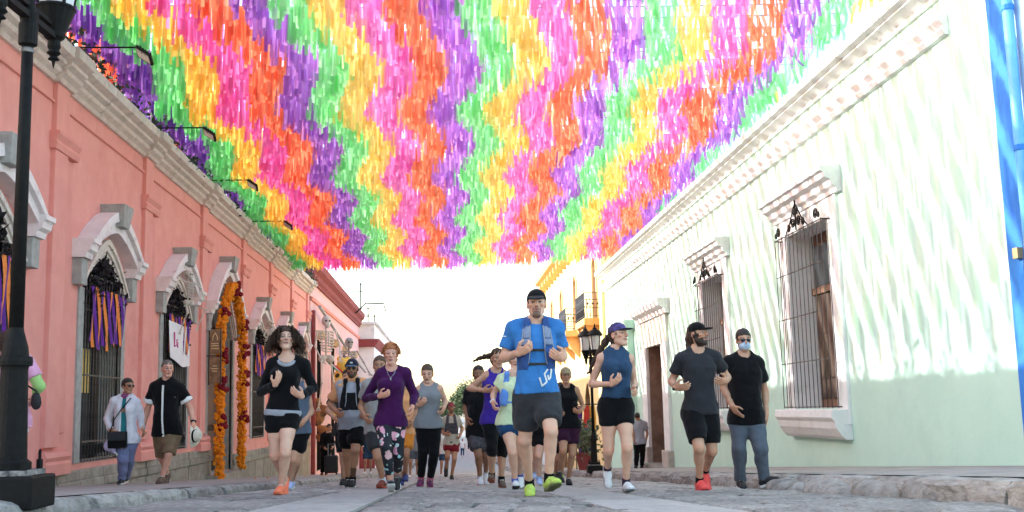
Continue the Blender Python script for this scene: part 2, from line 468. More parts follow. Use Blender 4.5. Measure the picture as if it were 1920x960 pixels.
def paint(v, base, c, M, q, o):
    """lips, eyes, brows and stubble as flat colour on the face"""
    col = np.tile(np.array(base, float), (len(v), 1))
    l = (v-c)/q; x = l@M[0]; y = l@M[1]; z = l@M[2]; ax = np.abs(x)
    hd = (ax < .085) & (z > -.125) & (z < .12) & (np.abs(y) < .12)
    fr = hd & (y > .045)
    hair = np.array(o.get('hc', (.03, .02, .015)))
    red = fr & (((ax-.044)**2+(z+.025)**2 < .02**2) | ((ax < .014) & (z < -.012) & (z > -.042)))
    col[red] = col[red]*np.array([1.05, .88, .84])
    col[hd & (ax > .068) & (z < .03)] *= np.array([1.02, .86, .82])
    if o.get('beard'):
        b = o['beard']
        m = hd & (y > -.012) & (z > -.135) & ((z < -.074) | ((z < -.046) & (ax > .027)) | ((ax > .055) & (z < .002) & (y < .05)) | ((z < -.043) & (z > -.0535) & (ax < .03) & (y > .06)))
        if o.get('goatee'): m &= (ax < .034) & (y > .05)
        col[m] = col[m]*(1-b)+hair*b
    sm0 = 9.0*ax*ax if o.get('smile') else 0*ax
    lip = fr & (y > .06) & (((ax/.026)**2+((z+.0628-sm0)/.0105)**2) < 1)
    lc = np.array(o.get('lip', (.42, .16, .13)))
    col[lip] = lc*(1.0 if o.get('sex') == 'f' else .9)
    sm = 11.0*ax*ax if o.get('smile') else 0*ax
    mouth = fr & (ax < .025) & (np.abs(z+.0632-sm) < .0026) & (y > .06)
    col[mouth] = np.array([.12, .05, .04])
    if o.get('teeth'):
        th = fr & (ax < .015) & (z < -.0605) & (z > -.0665) & (y > .065); col[th] = np.array([.5, .44, .4])
    br = fr & (ax > .013) & (ax < .052) & (np.abs(z-(.0245+.006*np.sin((ax-.013)/.039*2.6))) < .0048) & (y > .04)
    col[br] = hair*.5+np.array(base)*.12 if not o.get('lightbrow') else np.array(base)*.75
    ex = (ax-.0315)/.0165; ez = (z-.002)/.0062
    eye = fr & (ex**2+ez**2 < 1) & (y > .05)
    col[eye] = np.array([.42, .38, .36])
    lid = fr & (ex**2+ez**2 < 1.7) & (ex**2+ez**2 >= .75) & (z > .002) & (y > .05)
    col[lid] = np.array(base)*.22
    ir = fr & ((ax-.0315)**2+(z-.0025)**2 < .0075**2) & (ex**2+ez**2 < 1) & (y > .05); col[ir] = np.array([.05, .03, .02])
    nos = fr & (((ax-.008)/.004)**2+((z+.037)/.003)**2 < 1) & (y > .08); col[nos] = np.array(base)*.25
    return np.clip(col, 0, 1)

def shoe_parts(A, fd, up, s):
    """upper and sole fields; A ankle joint, fd toe direction, up sole normal"""
    fd = unit(fd); up = unit(up-fd*np.dot(up, fd)); rt = np.cross(fd, up)
    O = A-up*.088*s
    W = lambda x, y, z: O+s*(rt*x+fd*y+up*z)
    M = np.array([rt, fd, up])
    U = Field()
    U.cone(W(0, -.03, .055), W(0, .06, .05), .040*s, .044*s, .02*s)
    U.cone(W(0, .06, .05), W(0, .15, .034), .043*s, .034*s, .02*s)
    U.ell(W(0, .165, .032), np.array([.042, .045, .027])*s, M, .02*s)
    U.cone(W(0, -.03, .06), W(0, -.018, .088), .037*s, .035*s, .015*s)
    U.cone(W(0, .03, .075), W(0, .08, .062), .026*s, .022*s, .02*s)
    U.post.append(lambda V, X, Y, Z: np.maximum(V, .018*s-((X-O[0])*up[0]+(Y-O[1])*up[1]+(Z-O[2])*up[2])))
    S = Field()
    def sole(X, Y, Z):
        x, y, z = X-O[0], Y-O[1], Z-O[2]
        lx = (x*rt[0]+y*rt[1]+z*rt[2])/s; ly = (x*fd[0]+y*fd[1]+z*fd[2])/s; lz = (x*up[0]+y*up[1]+z*up[2])/s
        w = np.interp(ly, [-.075, -.03, .04, .12, .17, .215], [.034, .040, .036, .049, .046, .03])
        yc = np.clip(ly, -.035, .165)
        d = np.sqrt((lx)**2+(ly-yc)**2)-w
        rise = .02*np.clip((ly-.12)/.09, 0, 1)**2+.008*np.clip((-ly-.03)/.04, 0, 1)
        top = .030+.008*np.clip(-ly/.08, -.5, 1)
        return np.maximum(d, np.maximum(lz-top-rise*.6, rise-lz))*s
    lo = np.min([W(*p) for p in ((-.06, -.09, -.01), (.06, .23, .06), (-.06, .23, -.01), (.06, -.09, .06))], axis=0)
    hi = np.max([W(*p) for p in ((-.06, -.09, -.01), (.06, .23, .06), (-.06, .23, -.01), (.06, -.09, .06))], axis=0)
    S.fn(sole, lo-.03, hi+.03, .004*s)
    T = [W(.022*((-1)**i), .045+.016*i, .104-.0082*i) for i in range(7)]
    return U, S, T, W

CAT_P = 'person'
def person(label, Y, H, sex, skin, J, wear=(), face=0, pitch=0, roll=0, back=False, group='runners in the street', plant='b', feet=None,
           hair=None, o=None, wid=1.0, belly=0.0, hsc=1.0, curl=(1.0, 1.0), spread=(0, 0), level='near', shoe=None, sock=None, ground=None, bust=1.0, limb=1.0, thumb=(None, None), shift=(0, 0)):
    """J: joints as (px, py[, dy]) read off the photograph, dy metres away from the camera at depth Y.  a = limb on the left of the photo."""
    o = dict(o or {}); o['sex'] = sex
    s = H/1.75
    h = {'near': .0105, 'mid': .014, 'far': .02}[level]
    g = {}
    for k, p in J.items(): g[k] = pt(p[0]+shift[0], p[1]+shift[1], Y+(p[2] if len(p) > 2 else 0))
    bk = -1 if back else 1
    P = (g['hia']+g['hib'])/2; Nk = g['nk']
    # feet on the ground
    A = g['an'+plant]; gl = gz(A[0], A[1]) if ground is None else ground
    dz = gl+.088*s-A[2]
    for k in g: g[k] = g[k]+UP*dz
    P = P+UP*dz; Nk = g['nk']
    _md = (g['sha']+g['shb'])/2
    for k in ('sha', 'shb'): g[k] = _md+(g[k]-_md)*.88
    _md = (g['hia']+g['hib'])/2
    for k in ('hia', 'hib'): g[k] = _md+(g[k]-_md)*.84
    other = 'a' if plant == 'b' else 'b'
    ao = g['an'+other]; mn = (gz(ao[0], ao[1]) if ground is None else ground)+.088*s
    if ao[2] < mn: ao[2] = mn
    T = Torso(P, Nk, g['hib']-g['hia'], g['shb']-g['sha'], bk, PROF[sex], s, wid, belly)
    fr = T.front(); rt = T.right()
    M = headframe(face, pitch, roll); hq = H*.134/.235*hsc; hc = g['hd']
    LB = (1.0 if sex == 'm' else .86)*s*limb*(1+(wid-1)*.5)
    LG = (1.0 if sex == 'm' else 1.0)*s*limb*(1+(wid-1)*.6)
    # ---- body
    B = Field()
    lo, hi = T.bb()
    B.fn(T.fn(), lo, hi, .02)
    nb = hc+hq*(-.045*M[2]-.02*M[1])
    nr = (.051 if sex == 'm' else .040)*s
    neck0 = Nk-fr*.012*s
    B.cone(neck0, nb, nr*1.08, nr*.95, .035*s)
    for k in 'ab':
        sh, el, wr = g['sh'+k], g['el'+k], g['wr'+k]
        B.cone(neck0+UP*.045*s, sh+UP*.012*s, .040*s, .040*LB, .035*s)
        B.ell(sh-UP*.01*s, .054*LB, None, .03*s)
        B.cone(sh, el, .047*LB, .036*LB, .025*s)
        B.cone(sh+(el-sh)*.3, sh+(el-sh)*.62, .043*LB, .041*LB, .02*s)
        B.cone(el, wr, .036*LB, .025*LB, .02*s)
        B.cone(el+(wr-el)*.15, el+(wr-el)*.42, .039*LB, .035*LB, .02*s)
        hp, kn, an = g['hi'+k], g['kn'+k], g['an'+k]
        B.cone(hp, kn, .085*LG, .053*LG, .04*s)
        B.cone(hp+(kn-hp)*.15-fr*.01, hp+(kn-hp)*.55, .086*LG, .068*LG, .03*s)
        B.ell(hp-fr*.055*s-UP*.03*s, np.array([.085, .08, .09])*s*(1.06 if sex == 'f' else 1), None, .04*s)
        shin = unit(an-kn); bkd = -(fr-shin*np.dot(fr, shin)); bkd = unit(bkd)
        th = unit(kn-hp)
        lat = unit(np.cross(shin, bkd))
        B.ell(kn-bkd*.010*s, .047*LG, None, .02*s)
        B.ell(kn-bkd*.044*s-shin*.004*s, np.array([.024, .016, .026])*s, None, .012*s)
        for q_ in (-1, 1): B.ell(kn-th*.075*s-bkd*.026*s+lat*q_*.026*s, np.array([.026, .026, .046])*LG, None, .016*s)
        B.cone(kn, an, .046*LG, .032*LG, .02*s)
        B.cone(kn+shin*.03*s-bkd*.022*s, an-bkd*.006*s, .024*LG, .020*LG, .02*s)
        for q_ in (-1, 1): B.cone(kn+shin*.07*s+bkd*.018*s+lat*q_*.016*s, kn+(an-kn)*(.40+.04*q_)+bkd*.022*s+lat*q_*.016*s, .034*LG, .031*LG, .03*s)
    if sex == 'f' and bust:
        for q in (-1, 1):
            B.ell(T.at(q*.065*s, .088*s, .70), np.array([.062, .055, .06])*s*bust, None, .035*s)
    parts = [B.mesh(h)]
    HF = Field(); add_head(HF, hc, M, hq, sex); HF.cone(neck0, nb, nr*1.08, nr*.95, .03*s)
    hh = {'near': .0048, 'mid': .0062, 'far': .011}[level]
    r3 = np.array([.13, .13, .15])*hq
    parts.append(HF.mesh(hh, hc-r3-UP*.02, hc+r3))
    for i, k in enumerate('ab'):
        el, wr = g['el'+k], g['wr'+k]
        d = unit(wr-el)
        hv = J.get('hn'+k)
        if hv is not None:
            d = unit(g['hn'+k]-wr)
        ref = UP*1.0+fr*.9*bk*bk
        if thumb[i] is not None: ref = np.array(thumb[i], float)
        if np.linalg.norm(ref-d*np.dot(ref, d)) < .2: ref = fr
        G = Field(); G.cone(el+(wr-el)*.72, wr, .0325*LB, .027*LB, .01*s)
        hs = s*(1.02 if sex == 'm' else .93)
        g['hc'+k], g['pn'+k] = add_hand(G, wr, d, ref, P+T.U*T.L*.5, hs, curl[i], spread[i])
        parts.append(G.mesh({'near': .0048, 'mid': .0062, 'far': .011}[level]))
    v, f = merge(parts)
    base = np.array([P[0], P[1], gl])
    bs = SKINS[skin]
    col = paint(v, bs, hc, M, hq, o)
    for k in 'ab':      # knees, elbows, knuckles a little redder
        for jn, rr in (('kn', .06), ('el', .05), ('hc', .07)):
            m = np.linalg.norm(v-g[jn+k], axis=1) < rr*s; col[m] *= np.array([1.02, .92, .88])
    if o.get('tattoo'):
        kn, an = g['kn'+o['tattoo']], g['an'+o['tattoo']]
        t = ((v-kn)@unit(an-kn))/np.linalg.norm(an-kn); dd = np.linalg.norm(v-(kn+np.outer(np.clip(t, 0, 1), an-kn)), axis=1)
        m = (t > .55) & (t < 1.0) & (dd < .09); col[m] = col[m]*.25
    body = obj_np('person', v-base, f, SKIN, None, True, col)
    body.location = Vector(base); WO[body] = Vector(base)
    tag(body, label, CAT_P, group)
    g.update(T=T, s=s, fr=fr, rt=rt, M=M, hq=hq, hc=hc, LB=LB, LG=LG, P=P, Nk=Nk, neck0=neck0, gl=gl, lo=lo, hi=hi, h=h, bk=bk, nr=nr)
    part = lambda name, F, mat, hv=h, lo=None, hi=None, par=None: _part(name, F, mat, hv, lo, hi, par or body)
    # ---- clothes
    for wi, w in enumerate(wear): dress(body, g, w, sex, part, wi+int(abs(P[0])*100))
    # ---- shoes
    feet = feet or {}
    for k in 'ab':
        if shoe is None: break
        sh = shoe if isinstance(shoe, dict) else {'u': shoe}
        fdir, fp = feet.get(k, (None, 0)) if feet.get(k) is not None else (None, 0)
        an, kn = g['an'+k], g['kn'+k]
        y0 = fr*np.array([1, 1, 0]); y0 = unit(y0)
        if fdir is not None: a = R(fdir); y0 = np.array([math.sin(a), -math.cos(a), 0])
        pr = R(fp)
        fd = y0*math.cos(pr)+UP*math.sin(pr); up = UP*math.cos(pr)-y0*math.sin(pr)
        U, S, TT, W = shoe_parts(an, fd, up, s*(1.0 if sex == 'm' else .92))
        hsd = {'near': .0065, 'mid': .009, 'far': .014}[level]
        ob = part('shoe', U, sh['u'][0 if k == 'a' else 1] if isinstance(sh['u'], (list, tuple)) else sh['u'], hsd)
        part('sole', S, sh.get('s', M_SOLE), hsd, par=ob)
        if level == 'near' or sh.get('l'):
            mb = MB(); mb.tube(TT, .0042*s, 4); mb.tube([W(-.022*((-1)**i), .045+.016*i, .104-.0082*i) for i in range(7)], .0046*s, 4)
            mb.build('laces', sh.get('l', M_LACE), ob, smooth=True)
        if sock:
            F = Field(); n = sh.get('sk', .10)
            F.cone(an-(kn-an)*.06, an+(kn-an)*n, .041*LG, .041*LG, .005)
            part('sock', F, sock, hsd)
    if hair: make_hair(body, g, hair, part, level)
    return body, g

def _part(name, F, mat, h, lo, hi, par):
    v, f = F.mesh(h, lo, hi)
    if len(f) == 0: return None
    return obj_np(name, v, f, mat, par)

def _after(g, name, v, f, mat, par): return obj_np(name, v, f, mat, par)

def dress(body, g, w, sex, part, seed):
    T, s, fr, rt, LB, LG, P, U = g['T'], g['s'], g['fr'], g['rt'], g['LB'], g['LG'], g['P'], g['T'].U
    ty = w['t']; mat = w['m']; lo, hi = g['lo'], g['hi']; M, hq, hc = g['M'], g['hq'], g['hc']
    ww = lambda x, y, z: hc+hq*(M[0]*x+M[1]*y+M[2]*z)
    h = g['h']
    if ty in ('tee', 'tank', 'long', 'jacket'):
        F = Field(); off = w.get('off', .014)*s; hem = w.get('hem', -.05); fl = w.get('flare', .028 if hem < 0 else 0)*s; only = w.get('only')
        if not only: F.fn(T.fn(off, fl, hem, 1.06), lo, hi, .02)
        if not only and sex == 'f' and w.get('bust', 1):
            for q in (-1, 1): F.ell(T.at(q*.062*s, .088*s, .70), np.array([.064, .055, .062])*s*1.08*w.get('bust', 1), None, .045*s)
        if hem < 0:
            for k in 'ab':
                hp, kn = g['hi'+k], g['kn'+k]
                F.cone(hp+U*.03*s, hp+(kn-hp)*min(.5, -hem*1.3), .087*LG+off+.010*s, .083*LG+off+.012*s, .03*s)
                F.ell(hp-fr*.055*s-UP*.03*s, np.array([.09, .086, .094])*s+off+.006*s, None, .04*s)
        if ty != 'tank':
            for k in 'ab':
                sh, el, wr = g['sh'+k], g['el'+k], g['wr'+k]
                oo = max(off*.75, .012*s); F.cone(g['neck0']+UP*.045*s, sh+UP*.012*s, .040*s+oo*.5, .040*LB+oo, .035*s)
                F.ell(sh-UP*.01*s, .055*LB+oo, None, .03*s)
                if ty == 'tee':
                    q = w.get('sleeve', .6); lz = w.get('loose', .012)*s
                    F.cone(sh, sh+(el-sh)*q, .048*LB+oo, .044*LB+oo*.6+lz, .025*s, flat=True)
                else:
                    q = w.get('sleeve', .96); lz = w.get('loose', .004)*s
                    F.cone(sh, el, .048*LB+oo, .045*LB+lz, .025*s); F.ell(el, .042*LB+lz, None, .01*s)
                    F.cone(el, el+(wr-el)*q, .045*LB+lz, .031*LB+lz, .015*s, flat=True)
        else:
            for k in 'ab':
                sh = g['sh'+k]; F.cone(g['neck0']+UP*.045*s, g['neck0']*.3+sh*.7+UP*.016*s, .048*s, .046*LB, .03*s)
        am = w.get('fold', .006)*s*1.7
        if am: F.post.append(folds(seed, am, w.get('ff', (16, 62)), .45))
        def cut(V, X, Y, Z):
            x, y, t = T.local(X, Y, Z)
            if only: return V
            V = np.maximum(V, (hem-t+w.get('hw', .010)*np.sin(x*16+seed))*T.L)
            nd = w.get('neck', .07)*s
            c = g['neck0']+fr*w.get('nf', .03)*s+UP*.045*s
            V = np.maximum(V, nd-np.sqrt((X-c[0])**2+(Y-c[1])**2+((Z-c[2])*w.get('nz', .85))**2))
            if ty == 'tank':
                for k in 'ab':
                    q = g['sh'+k]+(g['sh'+k]-g['neck0'])*w.get('arm', .12)+UP*-.01*s
                    V = np.maximum(V, w.get('armr', .056)*s-np.sqrt((X-q[0])**2+((Y-q[1])*.8)**2+((Z-q[2])*.72)**2))
            if ty == 'jacket':
                V = np.maximum(V, np.minimum(w.get('open', .05)*s*(.6+.6*np.clip(1-t, 0, 1))-np.abs(x), y))
            return V
        F.post.append(cut)
        return part(w.get('n', {'tee': 't_shirt', 'tank': 'tank_top', 'long': 'long_sleeved_top', 'jacket': 'jacket'}[ty]), F, mat)
    if ty in ('shorts', 'pants'):
        F = Field(); off = w.get('off', .014)*s; top = w.get('top', .08); q = w.get('len', .6)
        F.fn(T.fn(off, 0, -.3, top), lo, hi, .02)
        for k in 'ab':
            hp, kn, an = g['hi'+k], g['kn'+k], g['an'+k]
            lz = w.get('loose', .02)*s*.5
            F.ell(hp-fr*.055*s-UP*.03*s, np.array([.088, .084, .092])*s+off, None, .04*s)
            if q <= 1:
                e = hp+(kn-hp)*q
                F.cone(hp, e, .088*LG+off, (.086-.028*q)*LG+off*.5+lz, .035*s, flat=True)
                F.cone(hp+(kn-hp)*.1-fr*.01, hp+(kn-hp)*min(.55, q*.9), .089*LG+off, .078*LG+off*.6+lz*.7, .03*s)
            else:
                F.cone(hp, kn, .088*LG+off, .057*LG+off*.6+lz*.6, .035*s); F.ell(kn-unit(fr)*-.03*s, .035*s+off, None, .02*s)
                F.cone(hp+(kn-hp)*.12-fr*.01, hp+(kn-hp)*.5, .089*LG+off, .075*LG+off*.6+lz*.4, .03*s)
                e = kn+(an-kn)*(q-1)
                bkd = unit(-(fr-unit(an-kn)*np.dot(fr, unit(an-kn))))
                F.cone(kn, e, .054*LG+off*.6+lz*.6, .041*LG+off*.5+lz, .02*s, flat=True)
                F.cone(kn+(an-kn)*.12+bkd*.012*s, kn+(an-kn)*min(.42, q-1)+bkd*.014*s, .049*LG+off*.6+lz*.3, .047*LG+off*.5+lz*.4, .03*s)
        am = w.get('fold', .006)*s*1.6
        if am: F.post.append(folds(seed+3, am, w.get('ff', (14, 60)), 1.2))
        def cut2(V, X, Y, Z):
            x, y, t = T.local(X, Y, Z)
            return np.maximum(V, (t-top)*T.L)
        F.post.append(cut2)
        return part(w.get('n', 'shorts' if ty == 'shorts' else 'trousers'), F, mat)
    if ty == 'band':       # a strip of another layer showing at the waist
        F = Field(); F.fn(T.fn(w.get('off', .016)*s, 0, w['t0'], w['t1']), lo, hi, .01)
        F.post.append(lambda V, X, Y, Z: np.maximum(V, np.maximum(w['t0']-T.local(X, Y, Z)[2], T.local(X, Y, Z)[2]-w['t1'])*T.L))
        return part(w.get('n', 'waistband'), F, mat)
    if ty == 'collar':
        F = Field(); c = g['neck0']+UP*.035*s
        F.cone(c+fr*.0, c+fr*.012*s+UP*.035*s, g['nr']*1.25, g['nr']*1.12, .004)
        if w.get('wide'): F.ell(c+fr*.05*s-UP*.02*s, np.array([.075, .05, .04])*s, None, .02*s)
        F.post.append(lambda V, X, Y, Z: np.maximum(V, (g['nr']*1.0)-np.sqrt((X-c[0])**2+(Y-c[1])**2)))
        return part(w.get('n', 'collar'), F, mat, .007)
    if ty == 'crew':
        mb = MB(); P_ = []
        for k in range(21):
            a = 2*math.pi*k/20; P_.append(T.at(.082*s*math.cos(a), (.012+.082*math.sin(a))*s, 1.0-.115*max(0, math.sin(a))+.05*max(0, -math.sin(a))))
        mb.tube(P_, w.get('r', .014)*s, 6, cap=False); return mb.build(w.get('n', 'neckband'), mat, body, smooth=True)
    if ty == 'vest':       # running vest: two shoulder straps, back panel, cross straps, bottle pockets
        o2 = w.get('off', .03)*s
        F = Field(); F.fn(T.fn(o2, 0, .3, 1.06), lo, hi, .01)
        for k in 'ab':
            sh = g['sh'+k]; m0 = g['neck0']*.5+sh*.5
            F.cone(m0+UP*.02*s-fr*.05*s, m0+UP*.02*s+fr*.05*s, .05*s, .05*s, .03*s)
        for q in (-1, 1):
            F.ell(T.at(q*.1*s, .118*s, .5), np.array([.042, .035, .075])*s*w.get('pk', 1), None, .012*s)
        F.post.append(folds(seed+9, .005*s, (30, 80)))
        def cut(V, X, Y, Z):
            x, y, t = T.local(X, Y, Z); xa = np.abs(x)
            xs = np.interp(t, [.3, .55, .75, 1.0], np.array([.118, .108, .092, .078])*s)
            wd_ = np.interp(t, [.3, .55, .7, 1.0], np.array([.034, .050, .040, .028])*s)
            d = np.maximum(np.abs(xa-xs)-wd_, -y)
            d = np.minimum(d, np.maximum(y+.02*s, xa-.14*s))
            if w.get('full'): d = np.minimum(d, np.maximum(xa-.1*s, (t-.75)*T.L))
            return np.maximum(np.maximum(V, d), (.34-t)*T.L)
        F.post.append(cut)
        ob = part('running_vest', F, mat, min(h, .009))
        if w.get('pad'):
            for q in (-1, 1):
                for (ta, tb, wx, mm) in ((.80, .97, .024, w['pad']), (.70, .785, .034, w['pad']), (.45, .66, .038, C_VESTB)):
                    mb = MB(); V_ = []; n_ = 8
                    for i in range(n_+1):
                        tt = ta+(tb-ta)*i/n_; xs = np.interp(tt, [.3, .55, .75, 1.0], np.array([.118, .108, .092, .078])*s); a_ = np.interp(tt, T.T, T.A)+o2
                        for e in (-1, -.4, .4, 1):
                            xx = xs+e*wx*s; yy = (np.interp(tt, T.T, T.B)+o2)*max(.05, 1-abs(xx/a_)**2.35)**(1/2.35)+np.interp(tt, T.T, T.YC)
                            V_.append(T.at(q*xx, yy+.008+.010*(1-e*e)+(.02*math.sin(math.pi*i/n_) if ta < .5 else 0), tt))
                    mb.add(V_, [(i*4+k, i*4+k+1, i*4+4+k+1, i*4+4+k) for i in range(n_) for k in range(3)])
                    mb.build('shoulder_pad' if ta > .6 else 'bottle_pocket', mm, ob, smooth=True)
        for tt in w.get('straps', (.62, .42)):
            mb = MB()
            ptsl = []
            for x in np.linspace(-.075, .075, 7)*s:
                yy = np.interp(tt, T.T, T.B)+np.interp(tt, T.T, T.YC)+o2*.75
                ptsl.append(T.at(x, yy*(1-.25*(x/.2)**2), tt))
            for i in range(6):
                a, b = ptsl[i], ptsl[i+1]; mb.obox((a+b)/2, np.linalg.norm(b-a)+.002, .008*s, .02*s, unit(b-a), np.cross(UP, unit(b-a)), UP)
            mb.build('chest_strap', w.get('m2', mat), ob)
        if w.get('trim'):
            for q in (-1, 1):
                for e in (-1, 1):
                    mb = MB(); L_ = []
                    for tt in np.linspace(.42, .98, 9):
                        xs = np.interp(tt, [.3, .55, .75, 1.0], np.array([.118, .108, .092, .078])*s)+e*np.interp(tt, [.3, .55, .7, 1.0], np.array([.03, .046, .036, .026])*s)*.95
                        yy = np.interp(tt, T.T, T.B)+np.interp(tt, T.T, T.YC)+o2
                        a_ = np.interp(tt, T.T, T.A)+o2
                        yy = yy*(1-abs(xs/a_)**2.35)**(1/2.35) if xs < a_ else 0
                        L_.append(T.at(q*xs, yy+.004, tt))
                    mb.tube(L_, .0055*s, 5)
                    mb.build('piping', w['trim'], ob, smooth=True)
        return ob
    if ty == 'cap':
        F = Field()
        F.ell(ww(0, -.01, .04), np.array([.083, .103, .092])*hq, M, .01)
        F.post.append(lambda V, X, Y, Z: np.maximum(V, .034*hq-((X-hc[0])*M[2][0]+(Y-hc[1])*M[2][1]+(Z-hc[2])*M[2][2])+.12*((X-hc[0])*M[1][0]+(Y-hc[1])*M[1][1]+(Z-hc[2])*M[1][2])*0))
        ob = part('cap', F, mat, .006)
        G = Field(); bw = w.get('brim', 1.0)
        M2 = np.array([M[0], unit(M[1]-M[2]*w.get('dip', .22)), unit(M[2]+M[1]*w.get('dip', .22))])
        G.ell(ww(0, .115, .034), np.array([.07, .068*bw, .009])*hq, M2, .004)
        part('brim', G, w.get('bm', mat), .0055, par=ob)
        if w.get('badge'):
            mb = MB(); mb.obox(ww(0, .09, .075), .035*hq, .006*hq, .016*hq, M[0], unit(M[1]-M[2]*.4), unit(M[2]+M[1]*.4)); mb.build('badge', w['badge'], ob)
        return ob
    if ty == 'glasses':
        F = Field(); z = w.get('z', .003); y = w.get('y', .0)
        for q in (-1, 1):
            F.ell(ww(q*.032, .09+y, z), np.array([.027, .009, .019])*hq, M, .004)
            F.cone(ww(q*.056, .08+y, z+.006), ww(q*.077, -.0, z+.008), .004*hq, .004*hq, .003)
        F.cone(ww(-.015, .096+y, z+.006), ww(.015, .096+y, z+.006), .005*hq, .005*hq, .004)
        return part('sunglasses', F, mat, .0052)
    if ty == 'mask':
        F = Field(); F.ell(ww(0, .045, -.058), np.array([.062, .063, .054])*hq, M, .004); F.ell(ww(0, .085, -.03), np.array([.022, .03, .03])*hq, M, .02)
        F.post.append(lambda V, X, Y, Z: np.maximum(V, .022*hq-((X-hc[0])*M[1][0]+(Y-hc[1])*M[1][1]+(Z-hc[2])*M[1][2])))
        ob = part('face_mask', F, mat, .006)
        mb = MB()
        for q in (-1, 1):
            mb.tube([ww(q*.058, .04, -.03), ww(q*.078, -.02, -.0), ww(q*.06, .03, -.085)], .0022*hq, 4)
        mb.build('ear_loop', mat, ob); return ob
    if ty == 'watch':
        k = w['k']; el, wr = g['el'+k], g['wr'+k]; F = Field(); c = wr-(wr-el)*.06
        F.cone(c-(wr-el)*.045, c+(wr-el)*.045, .033*LB, .032*LB, .002, flat=True); F.ell(c-unit(g['pn'+k])*.03*LB, .02*LB, None, .004)
        return part(w.get('n', 'watch'), F, mat, .006)
    if ty == 'packpanel':  # small rucksack on the back
        F = Field(); c = T.at(0, -.2*s, .62); MM = np.array([rt, fr, U])
        F.ell(c, np.array([.15, .085, .21])*s, MM, .02); F.ell(T.at(0, -.26*s, .5), np.array([.1, .05, .1])*s, MM, .03)
        for q in (-1, 1):
            F.cone(T.at(q*.1*s, -.12*s, .96), T.at(q*.105*s, .0, .97), .02*s, .02*s, .01)
            F.cone(T.at(q*.105*s, .0, .97), T.at(q*.125*s, .095*s, .80), .02*s, .02*s, .01)
            F.cone(T.at(q*.125*s, .095*s, .80), T.at(q*.155*s, .05*s, .55), .02*s, .016*s, .01)
        return part('backpack', F, mat, .01)

def make_hair(body, g, hr, part, level):
    M, q, c, s = g['M'], g['hq'], g['hc'], g['s']
    ww = lambda x, y, z: c+q*(M[0]*x+M[1]*y+M[2]*z)
    mat = hr['m']; ty = hr['t']
    F = Field(); v = hr.get('vol', 1.0)
    F.ell(ww(0, -.018, .038), np.array([.080, .099, .092])*q*v, M, .01)
    if ty in ('pony', 'bun', 'long', 'curly'): F.ell(ww(0, -.04, -.02), np.array([.074, .07, .08])*q, M, .03)
    tail = None
    if ty == 'pony':
        d = hr.get('dir', (0, -.12, -.05)); p0 = ww(0, -.1, .03); p = p0
        for i in range(4):
            e = p+q*.42*(M[0]*d[0]+M[1]*d[1]+M[2]*(d[2]-.03*i)); F.cone(p, e, (.03-.004*i)*q*1.1, (.034-.008*i)*q*1.1, .015); p = e
    if ty == 'bun': F.ell(ww(0, -.1, .05), .035*q, M, .01)
    def cut(V, X, Y, Z):
        x = ((X-c[0])*M[0][0]+(Y-c[1])*M[0][1]+(Z-c[2])*M[0][2])/q
        y = ((X-c[0])*M[1][0]+(Y-c[1])*M[1][1]+(Z-c[2])*M[1][2])/q
        z = ((X-c[0])*M[2][0]+(Y-c[1])*M[2][1]+(Z-c[2])*M[2][2])/q
        hl = hr.get('line', .062)
        f1 = np.maximum(.028-y-.1*np.clip(z, -.1, .1)*0, z-hl+.35*np.abs(x)**1.3)    # the face opening
        sb = hr.get('side', -.01)
        f2 = np.maximum(-.035-y+.0, z-sb)                                            # below the sideburns, in front of the nape
        f3 = z+hr.get('nape', .075)
        V = np.maximum(V, -f1*q); V = np.maximum(V, -f2*q)
        if ty == 'short': V = np.maximum(V, -f3*q)
        return V+q*hr.get('rough', .003)*(np.sin(x*190+z*60)*np.sin(y*170-z*90)+.6*np.sin(x*90+y*120))
    F.post.append(cut)
    h = {'near': .0055, 'mid': .007, 'far': .011}[level]
    ob = part('hair', F, mat, h)
    if ty in ('curly', 'wavy'):
        r = random.Random(hr.get('seed', 3)); mb = MB()
        n = hr.get('n', 230)
        for i in range(n):
            th = r.uniform(0, 2*math.pi); zz = r.uniform(-.02, 1)
            x, y, z = math.cos(th)*math.sqrt(max(0, 1-zz*zz)), math.sin(th)*math.sqrt(max(0, 1-zz*zz)), zz
            if y > .42 and z < .62: continue
            p = np.array([x*.08, y*.098-.018, z*.09+.036])
            L = hr.get('len', .2)*r.uniform(.6, 1.15); am = hr.get('curl', .012); w = r.uniform(38, 60); ph = r.uniform(0, 6)
            out = np.array([x, y*.8, z*.5])*hr.get('out', .55)
            pts = []; m = hr.get('seg', 9)
            for k in range(m):
                t = k/(m-1); pos = p+out*L*t*(1-.35*t)+np.array([0, 0, -1])*L*t*t*hr.get('fall', .95)+hr.get('wind', 0)*np.array([x, 0, .3])*t*t
                pos = pos+np.array([math.sin(w*t*L*3+ph), math.cos(w*t*L*3+ph), math.sin(w*t*L*2.3)])*am*min(1, t*3)
                if pos[1] > .05 and abs(pos[0]) < .068: pos[0] = .068*(1 if x >= 0 else -1)*1.05
                pts.append(ww(*pos))
            mb.tube(pts, [.0062*q*hr.get('th', 1)*(1-.6*k/(m-1)) for k in range(m)], 4, cap=False)
        mb.build('curls', mat, ob, smooth=True)
    return ob
